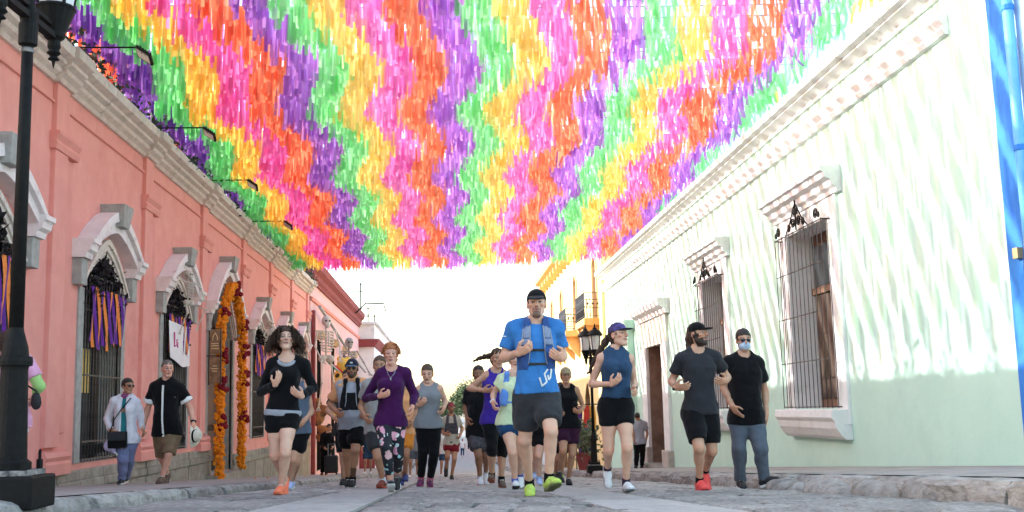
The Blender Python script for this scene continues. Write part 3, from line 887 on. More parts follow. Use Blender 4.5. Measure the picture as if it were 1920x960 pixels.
# ================================================================== who is in the street
M_SOLE = pm('sole_white', (.7, .7, .68), rough=.6); M_SOLEB = pm('sole_black', (.02, .02, .022), rough=.6); M_LACE = pm('lace_white', (.75, .75, .72))
C_BLACK = cloth('black_cloth', (.006, .006, .007)); C_CHAR = cloth('charcoal_cloth', (.036, .036, .039)); C_BLUE = cloth('blue_shirt', (.045, .19, .48))
C_NAVY = cloth('navy_tank', (.028, .06, .115)); C_PURP = cloth('purple_top', (.055, .009, .062)); C_GREY = cloth('grey_heather', (.23, .24, .25), .2, heather=1)
C_LGREY = cloth('light_grey_cloth', (.33, .34, .38), .12, heather=1); C_VIOLET = cloth('violet_tank', (.05, .025, .27)); C_LIME = cloth('pale_lime_tee', (.6, .68, .42)); C_DBLUE = cloth('dark_blue_shorts', (.015, .05, .12))
C_MAROON = cloth('maroon_shorts', (.035, .008, .025)); C_RED = cloth('red_shorts', (.18, .012, .02)); C_ORANGE = cloth('orange_cloth', (.72, .24, .035)); C_PEACH = cloth('peach_sleeve', (.75, .36, .16))
C_JEAN = cloth('grey_jeans', (.09, .105, .13)); C_BJEAN = cloth('blue_jeans', (.17, .19, .33)); C_WHITE = cloth('white_denim', (.68, .67, .72)); C_KHAKI = cloth('khaki_shorts', (.19, .13, .075)); C_PINK = cloth('pink_top', (.66, .33, .48)); C_LGREEN = cloth('light_green_sleeve', (.36, .6, .2))
C_VESTB = cloth('blue_vest', (.04, .09, .26)); C_VESTK = cloth('black_vest', (.008, .008, .009)); C_VESTL = cloth('light_blue_vest', (.12, .26, .62)); C_BEIGE = cloth('beige_tee', (.42, .40, .33)); C_CAMO = pm('camo_cloth', (.03, .03, .035), (.10, .09, .10), sc=26, rough=.9, bump=.3)
C_CAPT = pm('tan_cap', (.22, .17, .09), (.36, .3, .2), sc=40, rough=.9); C_CAPP = pm('purple_star_cap', (.025, .02, .05), (.12, .09, .32), sc=30, rough=.85); C_CAPN = cloth('navy_cap', (.015, .02, .035)); C_CAPR = cloth('red_cap', (.25, .05, .06)); C_TEAL = cloth('teal_scarf', (.03, .2, .22)); C_STEAL = pm('strap_grey', (.32, .33, .35), rough=.6)
S_LIME = pm('shoe_lime', (.34, .5, .06), (.55, .7, .15), sc=60, rough=.7, bump=.3); S_ORANGE = pm('shoe_orange', (.85, .16, .08), (.9, .25, .12), sc=50, rough=.7, bump=.3); S_WHITE = pm('shoe_white', (.62, .62, .62), (.72, .72, .72), sc=50, rough=.7, bump=.3); S_BLACK = pm('shoe_black', (.015, .015, .017), (.03, .03, .032), sc=50, rough=.7, bump=.3)
S_RED = pm('shoe_red', (.75, .06, .06), (.85, .12, .1), sc=50, rough=.7, bump=.3); S_RUST = pm('shoe_rust', (.3, .05, .03), (.12, .05, .03), sc=30, rough=.7); S_NAVY = pm('shoe_navy', (.03, .04, .14), (.06, .08, .25), sc=40, rough=.7); S_BROWN = pm('shoe_brown', (.09, .06, .045), (.16, .1, .07), sc=40, rough=.8); S_LBLUE = pm('shoe_pale_blue', (.35, .45, .75), (.5, .6, .85), sc=40, rough=.7); S_BERRY = pm('shoe_berry', (.25, .03, .12), (.04, .03, .05), sc=30, rough=.7)
H_BLACK = pm('hair_black', (.012, .009, .008), (.03, .022, .018), sc=90, rough=.5, bump=.6, bsc=120, spec=.4); H_DBROWN = pm('hair_dark_brown', (.030, .017, .011), (.085, .047, .028), sc=90, rough=.5, bump=.6, bsc=120); H_RED = pm('hair_ginger', (.33, .10, .035), (.55, .22, .09), sc=70, rough=.55, bump=.6, bsc=120); H_BROWN = pm('hair_brown', (.07, .04, .025), (.13, .08, .05), sc=90, rough=.5, bump=.6, bsc=120); H_GREY = pm('hair_grey', (.1, .085, .075), (.18, .16, .14), sc=90, rough=.6)
GL_BLACK = pm('sunglass_black', (.008, .008, .01), rough=.12, spec=.6); MASK_BLUE = cloth('mask_blue', (.42, .52, .64)); PLAST = pm('black_plastic', (.014, .014, .016), rough=.4); SK_W = cloth('white_sock', (.7, .7, .75)); SK_B = cloth('blue_sock', (.08, .13, .42))

def floral():
    m, t, b = _nodes('floral_cloth'); L = t.links
    tc = N(t, 'ShaderNodeTexCoord'); nz = N(t, 'ShaderNodeTexNoise'); nz.inputs['Scale'].default_value = 22
    mx = N(t, 'ShaderNodeMix', data_type='VECTOR'); mx.inputs[0].default_value = .06
    L.new(tc.outputs['Object'], nz.inputs['Vector']); L.new(tc.outputs['Object'], mx.inputs[4]); L.new(nz.outputs['Color'], mx.inputs[5])
    prev = None
    for (sc, th, cols) in ((8.5, .40, ((.62, .2, .27), (.8, .5, .5), (.72, .33, .42))), (17, .33, ((.75, .72, .68), (.35, .62, .66), (.2, .3, .25)))):
        vo = N(t, 'ShaderNodeTexVoronoi'); vo.inputs['Scale'].default_value = sc; L.new(mx.outputs[1], vo.inputs['Vector'])
        cr = N(t, 'ShaderNodeValToRGB'); cr.color_ramp.interpolation = 'CONSTANT'
        cr.color_ramp.elements[0].color = c4(cols[0]); cr.color_ramp.elements[1].position = .4; cr.color_ramp.elements[1].color = c4(cols[1])
        e = cr.color_ramp.elements.new(.75); e.color = c4(cols[2])
        n2 = N(t, 'ShaderNodeTexNoise'); n2.inputs['Scale'].default_value = sc*6; L.new(tc.outputs['Object'], n2.inputs['Vector'])
        ad = N(t, 'ShaderNodeMath', operation='ADD'); se = N(t, 'ShaderNodeSeparateColor'); L.new(vo.outputs['Color'], se.inputs[0])
        ml = N(t, 'ShaderNodeMath', operation='MULTIPLY_ADD'); ml.inputs[1].default_value = .7; ml.inputs[2].default_value = -.3; L.new(n2.outputs['Fac'], ml.inputs[0])
        L.new(se.outputs[0], ad.inputs[0]); L.new(ml.outputs[0], ad.inputs[1]); L.new(ad.outputs[0], cr.inputs[0])
        lt = N(t, 'ShaderNodeMath', operation='LESS_THAN'); lt.inputs[1].default_value = th; L.new(vo.outputs['Distance'], lt.inputs[0])
        # only some cells carry a flower
        gt = N(t, 'ShaderNodeMath', operation='GREATER_THAN'); gt.inputs[1].default_value = .42; L.new(se.outputs[1], gt.inputs[0])
        mu = N(t, 'ShaderNodeMath', operation='MULTIPLY'); L.new(lt.outputs[0], mu.inputs[0]); L.new(gt.outputs[0], mu.inputs[1])
        mm = N(t, 'ShaderNodeMix', data_type='RGBA'); L.new(mu.outputs[0], mm.inputs[0]); L.new(cr.outputs[0], mm.inputs[7])
        if prev is None: mm.inputs[6].default_value = (.012, .014, .02, 1)
        else: L.new(prev, mm.inputs[6])
        prev = mm.outputs[2]
    L.new(prev, b.inputs['Base Color']); b.inputs['Roughness'].default_value = .85; return m
C_FLORAL = floral()
# ================================================================== street surface
M_STONE = pm('paving_stone', (.21, .19, .172), (.40, .365, .335), sc=7, rough=.85, bump=.9, bsc=26, stain=(.12, .112, .105), ssc=4, rand=.22, dist=.03)
M_MORT = pm('mortar', (.10, .095, .09), (.17, .16, .15), sc=14, rough=.95, bump=.6)
M_SLAB = pm('concrete_slab', (.30, .28, .26), (.40, .372, .345), sc=5, rough=.85, bump=.5, bsc=50, stain=(.19, .18, .17), rand=.1)
M_PAVE = pm('pavement_stone', (.24, .212, .19), (.38, .342, .31), sc=2.2, rough=.9, bump=.7, bsc=14, stain=(.13, .12, .115), ssc=2.5, dist=.03)
M_KERB = pm('kerb_stone', (.21, .192, .172), (.42, .39, .355), sc=6, rough=.9, bump=1.0, bsc=18, stain=(.10, .095, .085), ssc=3.5, rand=.15, dist=.05)
M_EARTH = pm('earth', (.2, .17, .13), (.3, .26, .2), sc=.3, rough=1)

def sheet(name, xs, ys, zf, mat, kind='structure', parent=None):
    V = [(x, y, zf(x, y)) for y in ys for x in xs]; n = len(xs)
    F = [(j*n+i, j*n+i+1, (j+1)*n+i+1, (j+1)*n+i) for j in range(len(ys)-1) for i in range(n-1)]
    o = MB().add(V, F).build(name, mat, parent, smooth=True)
    return tag(o, None, None, None, kind)
YS = list(np.arange(-8, 60, 2.0))+list(np.arange(60, 200, 8.0))+[200, 240, 300, 400, 600, 900, 1500]
def far_rise(y): return float(zy(min(y, 260)))+max(0, y-260)*.012
sheet('ground', [-1200, -300, -60, -16, 16, 60, 300, 1200], YS, lambda x, y: far_rise(y)-.35+(abs(x) > 100)*.02*min(abs(x), 300), M_EARTH)
road = sheet('road', [KL-.2, -1, 0, 1, 2, KR+.2], [y for y in YS if y <= 260], lambda x, y: float(zy(y))-.0206*x-.02, M_MORT)
LP = .131; RP = .083
pvl = sheet('left_pavement', [XL-.5, -4.6, -3.4, KL-.16], [y for y in YS if y <= 200], lambda x, y: float(zy(y))+LP, M_PAVE)
pvr = sheet('right_pavement', [KR+.16, 4.6, XR+.5], [y for y in YS if y <= 200], lambda x, y: float(zy(y))+RP+.008*(x-KR), M_PAVE)

SLOPE = math.atan(-.052); CROSS = math.atan(.0206)
def stone_mesh(r, sub=2):
    """irregular paving stone about one unit square, worn top"""
    n = 5; mb = MB(); V = []
    rot = r.uniform(-.08, .08); out = []
    for k in range(12):
        a = 2*math.pi*(k+.5)/12; c, s_ = math.cos(a), math.sin(a)
        m = (abs(c)**5+abs(s_)**5)**(-1/5)*.5*r.uniform(.86, .99)
        out.append((c*m, s_*m))
    V = [(x, y, -.5) for (x, y) in out]+[(x, y, -.05-r.uniform(0, .12)) for (x, y) in out]+[(x*.84, y*.84, .0+r.uniform(-.05, .07)) for (x, y) in out]+[(0, 0, r.uniform(-.02, .08))]
    F = []
    for k in range(12):
        j = (k+1) % 12; F += [(k, j, 12+j, 12+k), (12+k, 12+j, 24+j, 24+k), (24+k, 24+j, 36)]
    return V, F
_r = random.Random(21)
STV = [stone_mesh(_r) for _ in range(9)]
STM = []
for V, F in STV:
    me = MB().add(V, F).mesh('paving_stone', smooth=False); me.materials.append(M_STONE); STM.append(me)
SLV = []
cells = []
y = 3.4
TRK = [(-1.15, -.55), (.95, 1.6)]
while y < 46:
    d = _r.uniform(.22, .36)
    x = KL+_r.uniform(0, .1)
    while x < KR:
        w = _r.uniform(.26, .56)
        for a, b in TRK:
            if x+w > a-.02 and x < a: w = max(.14, a-x)
            if a-.02 <= x < b: x = b+.015; w = _r.uniform(.26, .5)
        if x+w > KR: break
        cells.append((x+w/2, y+d/2, w-.014, d-.012)); x += w
    y += d
def vis(c): return abs(c[0]-c[1]*.06) < c[1]*.48+.3
near = [c for c in cells if vis(c)][:300]; ns = set(near)
for c in near:
    o = bpy.data.objects.new('paving_stone', _r.choice(STM)); COL.objects.link(o); o.parent = road
    o.location = (c[0], c[1], float(zy(c[1]))-.0206*c[0]+_r.uniform(-.006, .006)); o.scale = (c[2], c[3], .085)
    o.rotation_euler = (SLOPE+_r.uniform(-.012, .012), CROSS+_r.uniform(-.012, .012), _r.choice([0, math.pi])); WO[o] = Vector((0, 0, 0))
vv = []; ff = []; off = 0
for c in cells:
    if c in ns: continue
    V, F = _r.choice(STV); tq = _r.uniform(-.006, .006); tx = _r.uniform(-.012, .012)
    for (a, b, z) in V: vv.append((c[0]+a*c[2], c[1]+b*c[3], float(zy(c[1]+b*c[3]))-.0206*(c[0]+a*c[2])+z*.085+tq+tx*a))
    ff += [tuple(i+off for i in q) for q in F]; off += len(V)
me = bpy.data.meshes.new('far_paving_stones'); me.from_pydata(vv, [], ff); me.materials.append(M_STONE)
o = _link(bpy.data.objects.new('distant_paving', me), road); o['kind'] = 'stuff'
slab = MB().add([(-.5, -.5, -.5), (.5, -.5, -.5), (.5, .5, -.5), (-.5, .5, -.5), (-.5, -.5, -.04), (.5, -.5, -.04), (.5, .5, -.04), (-.5, .5, -.04), (-.49, -.49, 0), (.49, -.49, 0), (.49, .49, 0), (-.49, .49, 0)],
    [(0, 1, 5, 4), (1, 2, 6, 5), (2, 3, 7, 6), (3, 0, 4, 7), (4, 5, 9, 8), (5, 6, 10, 9), (6, 7, 11, 10), (7, 4, 8, 11), (8, 9, 10, 11)]).mesh('concrete_slab'); slab.materials.append(M_SLAB)
for a, b in TRK:
    y = 3.2
    while y < 46:
        L = _r.uniform(1.2, 1.9)
        o = bpy.data.objects.new('concrete_slab', slab); COL.objects.link(o); o.parent = road; WO[o] = Vector((0, 0, 0))
        o.location = ((a+b)/2, y+L/2, float(zy(y+L/2))-.0206*(a+b)/2+.002); o.scale = (b-a-.012, L-.012, .1); o.rotation_euler = (SLOPE, CROSS, 0)
        y += L
sheet('far_road_surface', [KL-.2, -1, 0, 1, 2, KR+.2], [46, 55]+[y for y in YS if 55 < y <= 260], lambda x, y: float(zy(y))-.0206*x-.004, pm('far_paving', (.22, .22, .215), (.34, .335, .33), sc=3, rough=.85, bump=.3), parent=road)

def kerb_mesh(r, L, w, hgt, rough):
    nx, ny = 5, 12; V = []; F = []
    ph = [r.uniform(0, 6.3) for _ in range(8)]
    prof = [(0, -.12), (0.02, hgt*.35), (.035, hgt*.72), (.075, hgt*.97), (w*.55, hgt), (w, hgt-.004)]
    nse = lambda a, b: (math.sin(a*5.1+ph[0]+2*b)+math.sin(a*11.3+ph[1]-4*b)*.7+math.sin(a*23+ph[2]+b*9)*.45)*rough
    for j in range(ny+1):
        t = j/ny; e = min(t, 1-t)*ny
        for i, (x, z) in enumerate(prof):
            q = nse(t*L, i*.7); sh = .010 if e < .5 else 0
            V.append((x+q*(1 if i < 4 else .2)+sh*(i < 4), (t-.5)*(L-.01), z+q*.6*(i > 1)-sh*(i > 1)*.5))
    m = len(prof)
    for j in range(ny):
        for i in range(m-1): F.append((j*m+i, j*m+i+1, (j+1)*m+i+1, (j+1)*m+i))
    F.append(tuple(range(m))); F.append(tuple(ny*m+i for i in range(m-1, -1, -1)))
    me = MB().add(V, F).mesh('kerb_stone'); me.materials.append(M_KERB); return me
KM = [kerb_mesh(_r, 1, .24, .088, .008) for _ in range(6)]; KM2 = [kerb_mesh(_r, 1, .34, .145, .012) for _ in range(7)]
for side, kx, ms, par in ((-1, KL, KM, pvl), (1, KR, KM2, pvr)):
    y = 3.5
    while y < 95:
        L = _r.uniform(.8, 1.5)*(1 if y < 40 else 2.2)*(1 if side < 0 else 1.7)
        o = bpy.data.objects.new('kerb_stone', _r.choice(ms)); COL.objects.link(o); o.parent = par; WO[o] = Vector((0, 0, 0))
        yc = y+L/2; jit = _r.uniform(-.025, .025)
        if side < 0: o.location = (kx+jit, yc, float(zy(yc))+.046-.006); o.rotation_euler = (SLOPE*1, 0, 0); o.scale = (-1, L, 1)
        else: o.location = (kx+jit-(.1 if y < 12 else 0), yc, float(zy(yc))-.072+.004); o.rotation_euler = (SLOPE, 0, _r.uniform(-.02, .02)); o.scale = (1, L, 1)
        y += L
# rough stones and slabs where the right kerb has broken open
for (x0, y0, sx, sy, h_) in ((3.42, 9.6, .30, .9, .07), (3.5, 8.6, .34, .8, .09), (3.62, 7.9, .4, .8, .10), (3.38, 10.7, .26, .8, .06)):
    F = Field(); z0 = float(zy(y0))-.0206*x0
    F.ell((x0, y0, z0), np.array([sx*.62, sy*.62, h_*1.25]), None, .02); F.post.append(folds(int(x0*91), .035, (6, 22), .8)); F.post.append(folds(int(y0*77), .012, (20, 55), .8))
    _part('broken_kerb_rock', F, M_KERB, .03, None, None, pvr)

# ================================================================== building bits
M_PINK = pm('pink_plaster', (.72, .30, .255), (.78, .35, .30), sc=2.5, rough=.9, bump=.35, bsc=9, stain=(.64, .24, .21), ssc=.8, grime=((.36, .17, .14), 1.0, 1.2))
M_PINKD = pm('pink_trim', (.70, .285, .24), (.76, .33, .28), sc=3, rough=.9, bump=.25, bsc=14)
M_CREAM = pm('cornice_stone', (.60, .52, .46), (.74, .66, .59), sc=6, rough=.9, bump=.5, bsc=30, stain=(.27, .20, .18), ssc=2.2)
M_WHITEP = pm('hood_white', (.74, .66, .65), (.82, .75, .74), sc=5, rough=.9, bump=.3, stain=(.4, .36, .36), ssc=3)
M_GREYS = pm('grey_stone', (.30, .31, .29), (.42, .42, .40), sc=8, rough=.9, bump=.5, stain=(.2, .2, .19))
M_PLIN = pm('plinth_stone', (.21, .19, .155), (.36, .33, .28), sc=4, rough=.95, bump=.8, bsc=22, stain=(.12, .105, .085), ssc=2.0, rand=.12)
M_IRON = pm('black_iron', (.008, .008, .008), (.014, .013, .012), sc=30, rough=.6, spec=.12, bump=.1)
M_RUSTY = pm('grille_iron', (.06, .05, .045), (.13, .11, .095), sc=20, rough=.7)
M_DARK = pm('dark_room', (.02, .018, .016), rough=1)  # near-black: the darkness of unlit interiors put into the colour
M_WOOD = pm('dark_wood', (.045, .028, .02), (.10, .065, .045), sc=5, rough=.7, bump=.4, stretch=(8, 8, 1))
M_WOODL = pm('brown_wood', (.16, .085, .055), (.26, .15, .10), sc=5, rough=.75, bump=.4, stretch=(8, 8, 1))
M_YELIN = pm('yellow_room_wall', (.72, .5, .13), (.8, .6, .2), sc=3, rough=.9)
M_GREEN = pm('green_plaster', (.49, .70, .59), (.54, .74, .63), sc=1.6, rough=.92, bump=.3, bsc=6, stain=(.45, .64, .54), ssc=.7, grime=((.36, .42, .38), 1.0, 1.3))
M_GWHITE = pm('white_trim_paint', (.72, .73, .71), (.80, .80, .78), sc=4, rough=.85, bump=.3, stain=(.55, .5, .46), ssc=3)
M_YEL = pm('yellow_plaster', (.80, .60, .28), (.85, .66, .34), sc=2, rough=.9, bump=.2)
M_ORB = pm('orange_trim', (.66, .36, .13), (.74, .45, .20), sc=4, rough=.85, bump=.3)
M_BLUEP = pm('blue_paint', (.03, .17, .58), (.04, .22, .66), sc=3, rough=.7, bump=.2); M_BLUEL = pm('pale_blue_paint', (.42, .66, .82), (.5, .72, .86), sc=3, rough=.7, bump=.2)
M_DRED = pm('dark_red_paint', (.22, .045, .045), (.30, .07, .065), sc=4, rough=.85, bump=.3)
M_PINK2 = pm('pale_pink_plaster', (.70, .42, .42), (.76, .50, .50), sc=2, rough=.9, bump=.2)
M_WHITEW = pm('white_plaster', (.74, .72, .70), (.80, .78, .76), sc=2, rough=.9, bump=.2, stain=(.55, .52, .5))
def glass_mat():
    m, t, b = _nodes('window_glass'); b.inputs['Base Color'].default_value = (.03, .035, .04, 1); b.inputs['Roughness'].default_value = .05; b.inputs['Specular IOR Level'].default_value = .8; return m
M_GLASS = glass_mat()

def arch_pts(yc, w, zs, za, n=10):
    """pointed arch from left to right"""
    P = []
    for i in range(n+1):
        u = i/n; g = .68*(1-(1-u)**1.9)+.32*u
        P.append((yc-w*(1-u), zs+(za-zs)*g))
    return P+[(2*yc-y, z) for (y, z) in P[-2::-1]]
def rect_pts(y0, y1, z1): return [(y0, z1), (y1, z1)]
def wall_open(X, y0, y1, z0, z1, ops, depth, sgn, name, mat, par, rmat):
    """street front at X with openings (top polyline, sill z); reveals run back by depth; sgn = the way into the house"""
    mb = MB(); rv = MB(); ops = sorted(ops, key=lambda q: q[0][0][0]); ya = y0
    for (tp, zb) in ops:
        a, b = tp[0][0], tp[-1][0]
        mb.add([(X, ya, z0), (X, a, z0), (X, a, z1), (X, ya, z1)], [(0, 1, 2, 3)])
        mb.add([(X, a, z0), (X, b, z0), (X, b, zb), (X, a, zb)], [(0, 1, 2, 3)])
        for i in range(len(tp)-1):
            (p, q), (r_, s_) = tp[i], tp[i+1]
            mb.add([(X, p, q), (X, r_, s_), (X, r_, z1), (X, p, z1)], [(0, 1, 2, 3)])
        loop = [(a, zb)]+tp+[(b, zb)]; rv = MB()
        for i in range(len(loop)):
            p, q = loop[i], loop[(i+1) % len(loop)]
            rv.add([(X, p[0], p[1]), (X, q[0], q[1]), (X+sgn*depth, q[0], q[1]), (X+sgn*depth, p[0], p[1])], [(0, 1, 2, 3)])
        rv.build('reveal', rmat, par)
        ya = b
    mb.add([(X, ya, z0), (X, y1, z0), (X, y1, z1), (X, ya, z1)], [(0, 1, 2, 3)])
    # the two end faces and the top
    for yy in (y0, y1): mb.add([(X, yy, z0), (X+sgn*8, yy, z0), (X+sgn*8, yy, z1), (X, yy, z1)], [(0, 1, 2, 3)])
    mb.build(name, mat, par)
def arch_band(mb, yc, w, zs, za, o0, o1, x0, x1, n=12, k=1.25):
    A = arch_pts(yc, w+o0, zs, za+o0*k, n); B = arch_pts(yc, w+o1, zs, za+o1*k, n); V = []; F = []; m = len(A)
    for X in (x0, x1):
        V += [(X, y, z) for (y, z) in A]+[(X, y, z) for (y, z) in B]
    for i in range(m-1):
        F += [(i, i+1, m+i+1, m+i), (2*m+i, 3*m+i, 3*m+i+1, 2*m+i+1), (i, 2*m+i, 2*m+i+1, i+1), (m+i, m+i+1, 3*m+i+1, 3*m+i)]
    F += [(0, m, 3*m, 2*m), (m-1, 3*m-1, 4*m-1, 2*m-1)]
    mb.add(V, F)
def bars(par, xs, ys, z0, z1, r, mat, name='bar', sq=True):
    mb = MB(); mb.tube([(0, 0, z0), (0, 0, z1)], r, 5); me = mb.mesh(name, True); me.materials.append(mat)
    for y in ys:
        o = bpy.data.objects.new(name, me); _link(o, par); o.location = Vector(o.location)+Vector((xs, y, 0))

# ================================================================== left: long pink house
hb = empty('pink_house', (XL, 12, gz(-5, 12)), 'long salmon pink one-storey house with cream cornice and pointed stone window hoods', 'house')
BAY = [13.8, 18.6, 23.5, 28.25, 33.75, 38.65, 43.3]; DOOR = 3
W2 = 1.0; WD = 1.5
ops = []
for i, yc in enumerate(BAY):
    if i == DOOR: ops.append((arch_pts(yc, WD, 2.4, 3.5), float(zy(yc))+LP+.16))
    else: ops.append((arch_pts(yc, W2, 2.45, 3.02), -.38))
wall_open(XL, 6.0, 46.2, -4.2, 5.32, ops, .42, -1, 'wall', M_PINK, hb, M_GREYS)
mb = MB(); mb.box(-6.75, -15, 6, 46.2, -4.2, 5.3); mb.build('rooms', M_DARK, hb)
mb = MB(); mb.box(-5.62, -15, 5.95, 46.25, 5.66, 5.80); mb.build('roof', M_CREAM, hb)
# cornice: stepped stone courses, in lengths between the pilasters
PIL = [11.3, 16.27, 21.1, 26.05, 31.2, 36.1, 41.0, 45.6]
cprof = lambda e: [(XL-.1, 5.30), (XL+.05+e, 5.30), (XL+.09+e, 5.35), (XL+.05+e, 5.37), (XL+.14+e, 5.42), (XL+.17+e, 5.47), (XL+.11+e, 5.49), (XL+.22+e, 5.54), (XL+.23+e, 5.59), (XL+.20+e, 5.60), (XL+.33+e, 5.65), (XL+.35+e, 5.78), (XL+.31+e, 5.83), (XL-.1, 5.83)]
yy = [5.9]+PIL+[46.3]
for i in range(len(yy)-1):
    a, b = yy[i]+(.36 if i else 0), yy[i+1]-(.36 if i < len(yy)-2 else 0)
    nseg = 3
    for j in range(nseg):
        p, q = a+(b-a)*j/nseg, a+(b-a)*(j+1)/nseg
        MB().prof_y(cprof(rnd.uniform(-.006, .006)), p+.004, q-.004).build('cornice_stone', M_CREAM, hb)
for y in PIL: MB().prof_y(cprof(.07), y-.36, y+.36).build('cornice_stone', M_CREAM, hb)
for y in PIL:
    mb = MB(); mb.box(XL-.05, XL+.075, y-.27, y+.27, -.1, 5.30); mb.build('pilaster', M_PINK, hb, bevel=.01)
    mb = MB(); mb.box(XL-.05, XL+.03, y+.27, y+.62, .1, 4.25); mb.build('pilaster_strip', M_PINKD, hb, bevel=.008)
    mb = MB(); mb.prof_y([(XL-.05, 4.28), (XL+.10, 4.28), (XL+.12, 4.36), (XL+.10, 4.42), (XL+.15, 4.50), (XL+.15, 4.55), (XL-.05, 4.55)], y-.34, y+.66); mb.build('pilaster_capital', M_PINKD, hb)
    mb = MB(); mb.prof_y([(XL-.05, -.5), (XL+.13, -.5), (XL+.13, -.34), (XL+.10, -.30), (XL+.13, -.24), (XL+.10, -.17), (XL-.05, -.12)], y-.36, y+.68); mb.build('pilaster_base', M_PINKD, hb)
mb = MB()
for i in range(len(yy)-1):
    a, b = yy[i]+.27, yy[i+1]-.27
    mb = MB(); mb.prof_y([(XL-.02, 4.98), (XL+.04, 4.99), (XL+.04, 5.03), (XL-.02, 5.06)], a, b); mb.build('string_course', M_PINKD, hb)
# plinth stones
y = 6.0
while y < 46.2:
    L = rnd.uniform(.9, 1.6)
    if y < 27.2 < y+L: L = 27.2-y
    if 27.15 < y < 29.7: y = 29.85; continue
    L = min(L, 46.2-y)
    top = -.48 if y < 28 else -.72
    a, b = y+.006, y+L-.006; e = rnd.uniform(-.012, .012); zb = -3.2
    for zz0, zz1, ex in ((zb, top-.30, .05), (top-.293, top-.16, .08), (top-.153, top, .055)):
        V = [(XL-.05, zz0), (XL+ex+e, zz0), (XL+ex+e, zz1-.02), (XL+ex+e-.02, zz1), (XL-.05, zz1)]
        MB().prof_y(V, a, b).build('plinth_stone', M_PLIN, hb)
    y += L
if True:   # pink skirting where the plinth drops past the door
    pass
M_STREAM = [cloth('streamer_purple', (.12, .02, .25)), cloth('streamer_orange', (.75, .22, .05))]
M_BLKFL = pm('black_foliage', (.012, .012, .012), (.03, .02, .025), sc=30, rough=.9)
def leaf_cluster(mb, c, r, n, size, rg):
    for i in range(n):
        p = np.array(c)+np.array([rg.gauss(0, 1), rg.gauss(0, 1), rg.gauss(0, 1)])*np.array(r)*.5
        a = unit([rg.gauss(0, 1) for _ in range(3)]); b = unit(np.cross(a, [rg.gauss(0, 1) for _ in range(3)])); s = size*rg.uniform(.6, 1.3)
        mb.add([p-a*s, p-b*s*.5, p+a*s, p+b*s*.5], [(0, 1, 2, 3)])
def surround(par, yc, w, zs, za, zb, stone=True):
    s = MB(); n = 10
    # jamb stones
    for sy in (-1, 1):
        y0, y1 = sorted((yc+sy*w, yc+sy*(w+.24)))
        jm = MB(); jm.box(XL-.05, XL+.035, y0, y1, zb, zs-.06); jm.build('jamb', M_GREYS, par, bevel=.008)
    for (o0, o1, pr) in ((.0, .09, .03), (.09, .17, .065), (.17, .25, .10)):
        m = MB(); arch_band(m, yc, w, zs, za, o0, o1, XL-.02, XL+pr); m.build('arch_moulding', M_CREAM, par, smooth=False)
    m = MB(); arch_band(m, yc, w, zs+.50, za+.10, .252, .44, XL-.02, XL+.24); m.build('hood', M_WHITEP, par)
    m = MB(); arch_band(m, yc, w, zs+.56, za+.17, .36, .50, XL-.02, XL+.31); m.build('hood_edge', M_WHITEP, par)
    zi = zs+.36
    for sy in (-1, 1):
        y0, y1 = sorted((yc+sy*(w+.20), yc+sy*(w+.56)))
        m = MB(); m.prof_y([(XL-.02, zi), (XL+.2, zi), (XL+.22, zi+.08), (XL+.28, zi+.12), (XL+.30, zi+.21), (XL+.34, zi+.23), (XL+.34, zi+.30), (XL-.02, zi+.30)], y0, y1); m.build('impost', M_WHITEP, par)
        m = MB(); m.box(XL-.02, XL+.15, y0+.04, y1-.05, zi-.42, zi-.003); m.build('label_stop', M_GREYS, par, bevel=.01)
    kz = za+.52
    m = MB(); a, b = .17, .27
    m.add([(XL-.02, yc-a, kz-.02), (XL+.37, yc-a, kz-.02), (XL+.37, yc+a, kz-.02), (XL-.02, yc+a, kz-.02), (XL-.02, yc-b, kz+.36), (XL+.42, yc-b, kz+.36), (XL+.42, yc+b, kz+.36), (XL-.02, yc+b, kz+.36)], [(0, 3, 2, 1), (4, 5, 6, 7), (0, 1, 5, 4), (1, 2, 6, 5), (2, 3, 7, 6), (3, 0, 4, 7)])
    m.build('keystone', M_GREYS, par, bevel=.012)
